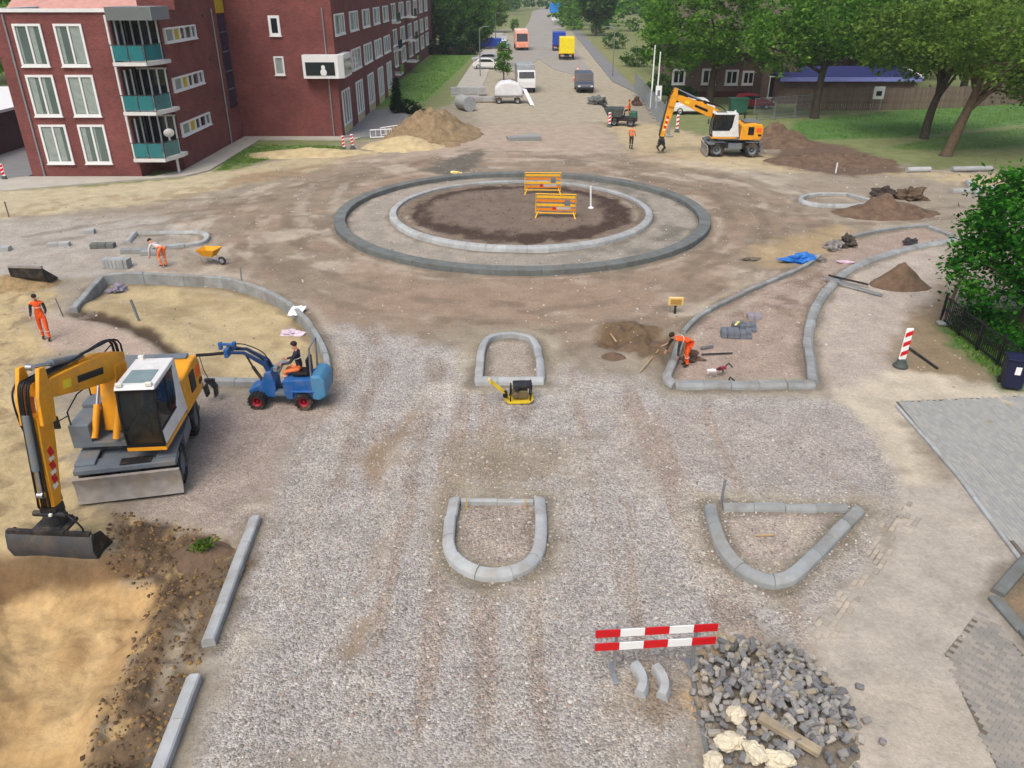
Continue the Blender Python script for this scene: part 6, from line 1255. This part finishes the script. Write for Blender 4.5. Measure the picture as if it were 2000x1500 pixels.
g = G(1440, 222); r = thing('waste_container', 'green waste container between the parked cars', 'container', (g[0], g[1], 0)); MB().prism([(-.75, .1), (.75, .1), (.9, 1.4), (-.9, 1.4)], 'xz', -.6, .6).build('bin', cargrn, r, bevel=.04); MB().box((0, 0, 1.45), (1.85, 1.3, .1), bev=.03).build('lid', cargrn, r)
g = G(1340, 128); g = G(1193, 92); 
# white tarpaulin covered trailer
g = G(993, 203); r = thing('covered_trailer', 'trailer under a bulging white tarpaulin at the end of the far road', 'trailer', (g[0], g[1]+1, 0), .02)
mb = MB(); mb.prism([(-1.5, .75), (1.5, .75), (1.55, 1.4), (1.1, 2.0), (.2, 2.3), (-.9, 2.2), (-1.5, 1.6)], 'xz', -1.0, 1.0); mb.build('tarpaulin', M('tarp_white', (216, 218, 222), .6, var=.08, scale=2, bump=.3, bscale=4), r, bevel=.2)
MB().box((0, 0, .66), (3.1, 1.9, .16)).build('bed', wsteel, r)
for x in (-1.05, .95): wheel(r, (x, -.9, .34), .34, .22, rubber, galv, lugs=False, n=14, sgn=-1); wheel(r, (x, .9, .34), .34, .22, rubber, galv, lugs=False, n=14, sgn=1)
o = MB().box((0, 0, 0), (.5, 3.6, .06), bev=.01).build('white_board', sign_w); o.location = (g[0]+2.15, g[1]-.1, .72); o.rotation_euler = (.38, .25, .35); tag(o, 'white board leaning against the covered trailer', 'board')
# dark mini dumper with its worker
g = G(1216, 245); r = thing('mini_dumper', 'dark grey-green mini dumper with a raised chute beside the site fence', 'dumper', (g[0], g[1], 0), PI-.2)
for x in (.75, -.75):
    for s in (-1, 1): wheel(r, (x, s*.62, .36), .36, .3, rubber, mgrey, n=14, sgn=s)
MB().box((-.2, 0, .62), (2.2, 1.0, .35)).build('chassis', dsteel, r, bevel=.03); MB().prism([(.1, .8), (1.3, .8), (1.75, 1.55), (-.05, 1.55)], 'xz', -.75, .75).build('skip', M('dumper_green', (62, 70, 68), .55, var=.15, dirt=(120, 104, 80)), r, bevel=.03)
MB().box((-.9, 0, 1.0), (.7, .9, .5), bev=.06).build('engine_cover', cargrn, r); MB().tube([(1.4, .2, 1.4), (2.3, .2, 2.1)], .14, 6).build('chute', dsteel, r); MB().tube([(-.45, .4, 1.0), (-.45, .4, 2.3), (-.45, -.4, 2.3), (-.45, -.4, 1.0)], .035).build('roll_bar', ybar2, r)
person('worker in orange jacket seated on the dark mini dumper', (g[0]+.55, g[1]-.1, 0), PI-.2, (hv, darkc, hv), torso=6, thigh=(80, 80), shin=(6, 6), uarm=(30, 30), farm=(70, 70), cap=hair_d, seat=1.42)
g = G(1168, 202); crumple('stone_lump', 'grey rubble lump on the far road beside the dark van', 1168, 204, (.9, .6, .5), concrete_d, 'lump', 60)
crumple('stone_lump', 'dark bundle at the foot of the mesh fence', 1243, 206, (.5, .4, .6), M('bundle', (92, 70, 62), .9, var=.2), 'bundle', 61)
# road signs far away
g = G(1084, 50); r = thing('direction_sign', 'large blue direction sign on a pole at the far bend of the road', 'sign', (g[0], g[1], 0)); x0, z1 = onY(1072, 6, g[1]); x1, z0 = onY(1094, 25, g[1])
MB().box((0, 0, (z0+z1)/2), (x1-x0, .15, z1-z0), bev=.05).build('panel', M('sign_blue', (40, 130, 216), .5, var=.05), r); MB().cyl((0, .12, 0), (0, .12, z1), .14, n=8).build('pole', galv, r); MB().box((0, -.1, 1.9), (2.2, .1, .8)).build('lower_panel', sign_w, r)
# wheeled bin at right edge, black garden fence
dbl = M('bin_blue', (24, 28, 58), .5, var=.1); r = thing('wheeled_bin', 'dark blue wheeled bin with a white sticker at the right edge', 'bin', (15.95, 22.35, 0), -.35)
MB().prism([(-.26, .1), (.26, .1), (.32, 1.02), (-.32, 1.02)], 'xz', -.34, .3).build('bin', dbl, r, bevel=.03); MB().prism([(-.38, 1.03), (.3, 1.03), (.28, 1.1), (0, 1.16), (-.38, 1.1)], 'yz', -.34, .34).build('lid', dbl, r, bevel=.02)
MB().box((.02, -.349, .72), (.16, .012, .26)).build('sticker', sign_w, r)
for s in (-1, 1): wheel(r, (s*.27, .3, .11), .11, .06, rubber, black, lugs=False, n=12, axis='x')
r = thing('garden_fence', 'black metal garden fence below the shade tree', 'fence', (16.4, 22.6, 0)); bm_ = M('fence_black', (26, 28, 30), .5, var=.1)
for k in range(5): MB().box((0, k*1.3, .55), (.07, .07, 1.25)).build('post', bm_, r)
for z in (.15, .55, 1.0): MB().box((0, 2.6, z), (.04, 5.3, .06)).build('rail', bm_, r)
mb = MB()
for k in range(44): mb.box((0, .08+k*.12, .55), (.016, .03, .95))
q = mb.build('pickets', bm_, r); q['kind'] = 'stuff'
g = G(1838, 632); r = thing('tree_stake', 'dark stake and pale pole tied together beside the garden fence', 'stake', (g[0], g[1], 0)); MB().cyl((0, 0, -.1), (.35, .1, 1.75), .06, n=8).build('stake', dwood, r); MB().cyl((.12, -.1, 0), (.42, 0, 1.5), .035, n=8).build('pole', galv, r); MB().box((.05, -.1, .06), (.5, .3, .12), bev=.03).build('foot', concrete, r)
# white drain pipes on the far right verge
for a, b, l in (((1770, 337), (1815, 336), 'left pale drain pipe at the edge of the far right verge'), ((1858, 336), (1935, 334), 'right pale drain pipe at the edge of the far right verge')):
    p, q = Vector((*G(*a), .18)), Vector((*G(*b), .18)); tag(MB().cyl(p, q, .19, n=14).build('drain_pipe', concrete_l, smooth='auto'), l, 'pipe')
bars('wooden_peg', 'pale peg on the dark soil bank by the lawn', [(*G(1632, 338), 0), (*G(1632, 338), .7)], .05, sign_w, 'peg')
# ------------------------------------------------------------------ vegetation
bark = M('bark', (76, 68, 58), .95, var=.3, scale=4, bump=.8, bscale=14, dirt=(60, 62, 44), dirtamt=.5); bark_p = M('bark_brown', (92, 78, 62), .95, var=.25, scale=4, bump=.8, bscale=14)
lf_dark = leafmat('leaves_dark', (38, 66, 32), (72, 112, 52), (116, 154, 74))
lf_mid = leafmat('leaves_mid', (46, 82, 30), (88, 134, 50), (142, 178, 82))
lf_olive = leafmat('leaves_olive', (56, 82, 34), (98, 130, 54), (146, 172, 86))
lf_near = leafmat('leaves_glossy', (20, 58, 20), (46, 108, 34), (106, 170, 60))
lf_con = leafmat('conifer', (16, 36, 22), (30, 58, 34), (48, 80, 44)); lf_grass = leafmat('grass_blades', (84, 124, 44), (104, 144, 56), (132, 160, 78))
def crown(name, ell, nclump, per, ls, mat, parent, seed=0, spread=.9, surf=.55):
    if ls < .5: per = int(per*1.45); ls *= .7; nclump = int(nclump*.72); spread *= .88
    rg = np.random.default_rng(seed+100); w = np.array([e[3]*e[4]*e[5] for e in ell])**.67; w = w/w.sum(); E = np.array(ell, float)
    k = rg.choice(len(ell), nclump, p=w); d = rg.normal(size=(nclump, 3)); d /= np.linalg.norm(d, axis=1)[:, None]; rad = rg.uniform(surf, 1.0, nclump)**.5
    cc = E[k, :3]+d*rad[:, None]*E[k, 3:6]; cs = rg.uniform(.55, 1.25, nclump)*spread
    n = nclump*per; ci = np.repeat(np.arange(nclump), per); q = rg.normal(size=(n, 3))*np.array([.55, .55, .38]); p = cc[ci]+q*cs[ci][:, None]
    u = rg.normal(size=(n, 3)); u[:, 2] *= .5; u /= np.linalg.norm(u, axis=1)[:, None]; v = np.cross(u, rg.normal(size=(n, 3))); v /= np.linalg.norm(v, axis=1)[:, None]
    s = (ls*rg.uniform(.55, 1.35, n))[:, None]; a = p-u*s; b = p+v*s*.55; c = p+u*s; e = p-v*s*.55
    V = np.stack([a, b, c, e], 1).reshape(-1, 3); F = np.arange(n*4).reshape(-1, 4); o = rapid_mesh(name, V, F, mat, parent); return o, cc
def tree(label, loc, trunk, r0, ell, mat, nclump=260, per=26, ls=.26, seed=0, bk=None, limbs=9, name='tree', group=None, spread=1.0):
    r = thing(name, label, 'tree', loc, 0, group); rg = random.Random(seed); P = catm3(trunk, 5); n = len(P)
    MB().tube(P, 1, 10, rads=[r0*(1.45 if i == 0 else 1.0)*(1-.62*i/n)+.02 for i in range(n)]).build('trunk', bk or bark, r, smooth=True)
    o, cc = crown('crown', ell, nclump, per, ls, mat, r, seed, spread)
    for i in range(limbs):
        t = P[int(n*(.45+.5*i/limbs))]; c = Vector(cc[rg.randrange(len(cc))]); c = t.lerp(c, .9); m = t.lerp(c, .5)+Vector((rg.uniform(-.3, .3), rg.uniform(-.3, .3), rg.uniform(0, .5)))
        rr_ = r0*(.45-.2*i/limbs); MB().tube(catm3([t, m, c], 4), 1, 6, rads=[rr_*(1-.8*k/8)+.012 for k in range(9)]).build('limb', bk or bark, r, smooth=True)
    return r
def shrub(name, label, loc, ell, mat, nclump, per, ls, seed, cat='shrub', spread=.4, group=None):
    r = thing(name, label, cat, loc, 0, group); crown('foliage', ell, nclump, per, ls, mat, r, seed, spread); mb = MB()
    for k in range(4): a = k*1.6+seed; mb.tube([(0, 0, -.1), (math.cos(a)*ell[0][3]*.4, math.sin(a)*ell[0][4]*.4, ell[0][2]*.9)], .04, 5)
    mb.build('stems', bark, r); return r
# big trees at the right
tree('large tree before the brick house, its trunk behind the flag poles', (21.0, 88, 0), [(0, 0, -.2), (.1, 0, 2.5), (.3, .1, 5), (.2, 0, 8)], .42, [(-1, 0, 8.6, 6.0, 5, 4.6), (-4.2, -1, 6.3, 3.6, 3.4, 2.8), (3.2, 0, 6.6, 4, 3.6, 2.8), (0, 0, 11.5, 4.5, 4, 3)], lf_mid, 520, 28, .3, 1)
tree('tall dark tree standing between excavator and shed', (29.3, 79.4, 0), [(0, 0, -.2), (.0, 0, 2.5), (.2, .1, 5), (.5, 0, 8)], .4, [(.3, 0, 9.4, 6.2, 5, 4.2), (-3.8, 0, 7.0, 3.8, 3.4, 2.6), (4.0, 0, 8.0, 4, 3.6, 2.8)], lf_mid, 520, 28, .28, 2)
tree('forked tree on the lawn, left of the thick leaning trunk', (34.6, 68, 0), [(0, 0, -.2), (.1, 0, 2.2), (.7, .1, 4.4), (1.6, 0, 7)], .36, [(-1.5, 1, 7.4, 4.6, 4.2, 2.7), (2.2, 0, 8.4, 4.4, 4, 3.2), (-4.2, 0, 8.2, 2.8, 3, 2.2)], lf_olive, 430, 28, .26, 3, limbs=11)
tree('thick leaning tree nearest the camera on the right-hand lawn', (32.6, 60.3, 0), [(0, 0, -.2), (.55, 0, 2.3), (1.1, .1, 4.4), (1.3, 0, 7)], .4, [(2.6, 0, 7.9, 4.6, 4, 3.0), (5.5, 1, 6.2, 3.2, 3, 2.4), (8.6, 2, 6.6, 3.4, 3, 2.6), (-1.2, 0, 8.8, 3.2, 3.2, 2.4)], lf_olive, 430, 30, .24, 4, bk=bark_p, limbs=11)
tree('broad tree at the far right behind the board fence', (52, 96, 0), [(0, 0, -.2), (.1, 0, 3), (.2, 0, 7)], .45, [(0, 0, 7.6, 8, 6, 5.0), (-7, -1, 7.2, 5, 5, 4)], lf_dark, 430, 26, .36, 5)
tree('tree behind the shed roof on the right', (40, 103, 0), [(0, 0, -.2), (.1, 0, 3), (.2, 0, 7)], .4, [(0, 0, 9.2, 7, 5, 4.6)], lf_mid, 330, 26, .36, 6)
tree('tree behind the brick house roof', (30, 113, 0), [(0, 0, -.2), (.1, 0, 4), (.2, 0, 8)], .4, [(0, 0, 10, 7, 6, 5.6)], lf_dark, 330, 26, .4, 7)
tree('street tree right of the far road before the distant house', (23.5, 122, 0), [(0, 0, -.2), (.1, 0, 3), (.2, 0, 7)], .35, [(0, 0, 7.4, 5, 5, 4.6), (-1, -3, 4.8, 3.4, 3, 2.6)], lf_mid, 330, 26, .36, 8)
tree('slim tree beside the far bend, right of the blue sign', (21, 215, 0), [(0, 0, -.2), (.1, 0, 4), (.2, 0, 9)], .35, [(0, 0, 9, 4.4, 4.4, 6)], lf_dark, 220, 24, .55, 9)
for k, (x, y, s, m, l) in enumerate(((-12.5, 166, 1.0, lf_dark, 'dark tree beyond the lawn, nearest the rear wing of the flats'), (-9.0, 172, 1.0, lf_dark, 'dark tree beyond the lawn, next to the pavement'), (-15, 180, 1.15, lf_mid, 'tall tree behind the two dark lawn trees'), (-8.5, 192, 1.0, lf_mid, 'lighter tree on the left of the far road'), (-13, 212, 1.2, lf_dark, 'dark far tree on the left of the road'), (-6, 232, 1.0, lf_olive, 'pale far tree at the inner side of the bend'))):
    tree(l, (x, y, 0), [(0, 0, -.2), (.1, 0, 3*s), (.2, 0, 7*s)], .36*s, [(0, 0, 6.9*s, 4.6*s, 4.4, 4.6*s), (1.5, -2, 4.2*s, 3.2*s, 3, 2.6*s)], m, 330, 24, .42, 20+k)
# wood that closes the view
rgf = random.Random(5); ells = []
for k in range(150):
    a = rgf.uniform(-1, 1); Yd = rgf.uniform(330, 470); x = a*330+10
    if abs(x-14) < 5 and Yd < 345: continue
    ells.append((x, Yd, rgf.uniform(5, 8), rgf.uniform(6, 10), 5, rgf.uniform(6, 9)))
o, _ = crown('far_wood', ells, 2600, 13, 1.2, lf_dark, None, 77, spread=2.6); tag(o, 'far belt of woodland closing the view at the end of the road', 'woodland', kind='stuff')
ells = [(rgf.uniform(38, 140), rgf.uniform(105, 210), 6, 6, 5, 7) for k in range(45)]+[(rgf.uniform(-120, -30), rgf.uniform(105, 200), 6, 6, 5, 7) for k in range(30)]+[(rgf.uniform(15, 34), rgf.uniform(235, 320), 6, 5, 5, 6) for k in range(10)]+[(rgf.uniform(-34, -4), rgf.uniform(245, 320), 6, 5, 5, 6) for k in range(14)]
o, _ = crown('back_garden_trees', ells, 2200, 18, .75, lf_mid, None, 78, spread=1.8); tag(o, 'mass of garden trees behind the houses on both sides', 'woodland', kind='stuff')
# near shade tree
tree('dense bright green shade tree over the black garden fence at the right edge', (19.0, 27.0, 0), [(0, 0, -.2), (0, 0, .8), (.05, 0, 2), (.1, 0, 4)], .16, [(.2, 0, 3.7, 2.9, 2.7, 2.3), (-1.6, -.3, 2.5, 1.7, 1.7, 1.3), (-1.2, .3, 4.4, 1.5, 1.5, 1.4), (1.6, 0, 2.2, 1.8, 1.8, 1.3)], lf_near, 520, 34, .14, 31, bk=bark_p, spread=.62)
for k, (x, y, s, l) in enumerate(((17.6, 25.2, .8, 'low leafy shrub behind the garden fence, middle'), (17.9, 23.6, .9, 'low leafy shrub behind the garden fence, nearest the bin'), (17.5, 27.2, .7, 'low leafy shrub behind the garden fence, far end'), (19.2, 22.6, 1.0, 'dark shrub behind the wheeled bin'))):
    shrub('garden_shrub', l, (x, y, 0), [(0, 0, .55*s, .9*s, .9*s, .55*s)], lf_near, 60, 26, .1, 40+k, group='shrubs behind the garden fence')
# cypress, round shrubs and hedges by the flats
g = G(776, 222); mbc = thing('cypress', 'slim dark conical cypress at the corner of the flats terrace', 'tree', (g[0], g[1], 0)); crown('crown', [(0, 0, .45+.42*k, .62-.07*k, .62-.07*k, .5) for k in range(9)], 240, 26, .11, lf_con, mbc, 50, spread=.28); MB().cyl((0, 0, -.1), (0, 0, 3.4), .1, .03, 8).build('trunk', bark, mbc)
g = G(800, 222); shrub('round_shrub', 'round dark shrub right of the cypress', (g[0], g[1], 0), [(0, 0, .65, .8, .7, .7)], lf_con, 60, 24, .12, 51)
g = G(818, 224); shrub('round_shrub', 'small dark shrub between cypress and sand heap', (g[0], g[1], 0), [(0, 0, .45, .5, .5, .45)], lf_con, 40, 22, .1, 52)
r = thing('hedge', 'long clipped dark hedge at the far edge of the lawn by the flats', 'hedge', (-10.4, 156, 0)); crown('foliage', [(x, 0, 1.2, 1.2, 1.6, 1.3) for x in np.arange(-5, 4.6, 1.2)], 240, 22, .24, lf_con, r, 53, spread=.6); MB().box((-.2, 0, .6), (8, 1.2, 1.2)).build('inner_branches', bark, r)
for k, (px, py, l) in enumerate(((985, 122, 'small green street tree between road and pavement, farther one'), (984, 150, 'small green street tree behind the white truck'), (1005, 60, 'green street tree beyond the peach truck'))):
    g = G(px, py+8); tree(l, (g[0], g[1], 0), [(0, 0, -.1), (0, 0, 1), (0, 0, 2.2)], .08, [(0, 0, 2.3, 1.0, 1.0, 1.3)], lf_mid, 60, 22, .2, 60+k, limbs=3, spread=.5, name='young_tree')
for k, (px, py, s, l) in enumerate(((1290, 185, 1.5, 'dark shrub at the left corner of the brick house'), (1240, 130, 1.8, 'dark shrub by the right pavement of the far road'), (1200, 95, 2.0, 'shrub farther along the right pavement'), (1335, 200, 1.0, 'low shrub under the first window of the brick house'), (1170, 65, 2.4, 'tall shrub before the distant gable house'))):
    g = G(px, py); shrub('verge_shrub', l, (g[0], g[1], 0), [(0, 0, s*.7, s*1.2, s, s*.75)], lf_dark, 80, 24, .22, 70+k, spread=.6)
# weeds and lawn grass
g = G(398, 1085); r = thing('weed_tuft', 'bright green weed tuft on the clod bank beside the straight kerb', 'weed', (g[0], g[1], .2)); mb = MB(); rgw = random.Random(3)
for k in range(48):
    a = rgw.uniform(0, 6.28); L_ = rgw.uniform(.1, .3); b = rgw.uniform(.2, 1.1); p = Vector((rgw.gauss(0, .1), rgw.gauss(0, .07), 0)); q = p+Vector((math.cos(a)*L_*b, math.sin(a)*L_*b, L_*.6)); t_ = Vector((-math.sin(a), math.cos(a), 0))*.018; m2 = p.lerp(q, .6)+Vector((0, 0, .06)); mb.add([p-t_, p+t_, m2+t_*1.4, q, m2-t_*1.4], [(0, 1, 2, 3, 4)])
mb.build('blades', lf_olive, r, fix=False)
def grassfield(name, label, poly, n, h, mat, seed):
    rg = np.random.default_rng(seed); P = np.array(poly); x = rg.uniform(P[:, 0].min(), min(P[:, 0].max(), 75), n); y = rg.uniform(P[:, 1].min(), P[:, 1].max(), n); k = (sdpoly(x, y, poly) < -.1) & (fbm(x*.7, y*.7, 3) > .34); x, y = x[k], y[k]; n = len(x); z = height(x, y)
    a = rg.uniform(0, 6.28, n); hh = rg.uniform(.4, 1.3, n)*h; w = .03+.12*h; dx, dy = np.cos(a)*w, np.sin(a)*w; l1, l2 = rg.normal(0, h*.5, (2, n))
    V = np.stack([np.stack([x-dx, y-dy, z], 1), np.stack([x+dx, y+dy, z], 1), np.stack([x+l1, y+l2, z+hh], 1)], 1).reshape(-1, 3); o = rapid_mesh(name, V, np.arange(n*3).reshape(-1, 3), mat); return tag(o, label, 'grass', kind='stuff')
for k, (gp, n, h, l) in enumerate(((GRASS[0], 9000, .1, 'patchy grass strip before the flats'), (GRASS[1], 12000, .12, 'green lawn beside the flats'), (GRASS[2], 30000, .12, 'wide lawn in front of the board fence'), (GRASS[3], 9000, .1, 'grass strip under the leaning trees'), (GRASS[5], 9000, .1, 'grass around the garden fence'))):
    grassfield('lawn_grass', l, gp, n, h, lf_grass, k)

# ------------------------------------------------------------------ far street furniture
for k, (px, py, l) in enumerate(((1196, 150, 'grey lamp post beside the right pavement of the far road'), (938, 150, 'grey lamp post on the left pavement of the far road'), (968, 92, 'grey lamp post far along the left pavement'))):
    g = G(px, py); r = thing('lamp_post', l, 'lamp post', (g[0], g[1], 0), 0 if px < 1000 else PI); MB().cyl((0, 0, 0), (0, 0, 6.2), .09, .05, 10).build('pole', galv, r, smooth='auto'); MB().tube([(0, 0, 6.15), (.5, 0, 6.4), (.9, 0, 6.42)], .04).build('arm', galv, r); MB().box((1.1, 0, 6.4), (.55, .22, .1), bev=.03).build('lamp_head', mgrey, r)
for k, (px, py, l) in enumerate(((1128, 140, 'traffic cone on the road left of the dark van'), (1122, 158, 'second traffic cone nearer the dark van'))):
    g = G(px, py); r = thing('traffic_cone', l, 'cone', (g[0], g[1], .06)); MB().lathe([(.26, 0), (.26, .04), (.17, .05), (.05, .75), (.02, .76)], n=14).build('cone', orange_p, r, smooth='auto'); MB().lathe([(.135, .28), (.14, .29), (.105, .48), (.1, .47)], n=14).build('white_band', sign_w, r)
# ------------------------------------------------------------------ light haze in the air
hz = MB().box((0, 2600, 9.25), (8000, 9000, 22.5)).build('haze', None or bpy.data.materials.new('haze_air')); tag(hz, 'thin even haze in the air over the street', 'haze', kind='stuff')
hm = hz.data.materials[0]; hm.use_nodes = True; ht = hm.node_tree
for n_ in list(ht.nodes):
    if n_.type != 'OUTPUT_MATERIAL': ht.nodes.remove(n_)
pv = ht.nodes.new('ShaderNodeVolumePrincipled'); pv.inputs['Color'].default_value = (.9, .94, 1, 1); pv.inputs['Density'].default_value = .00035; pv.inputs['Anisotropy'].default_value = .2
ht.links.new(pv.outputs[0], [n_ for n_ in ht.nodes if n_.type == 'OUTPUT_MATERIAL'][0].inputs['Volume'])
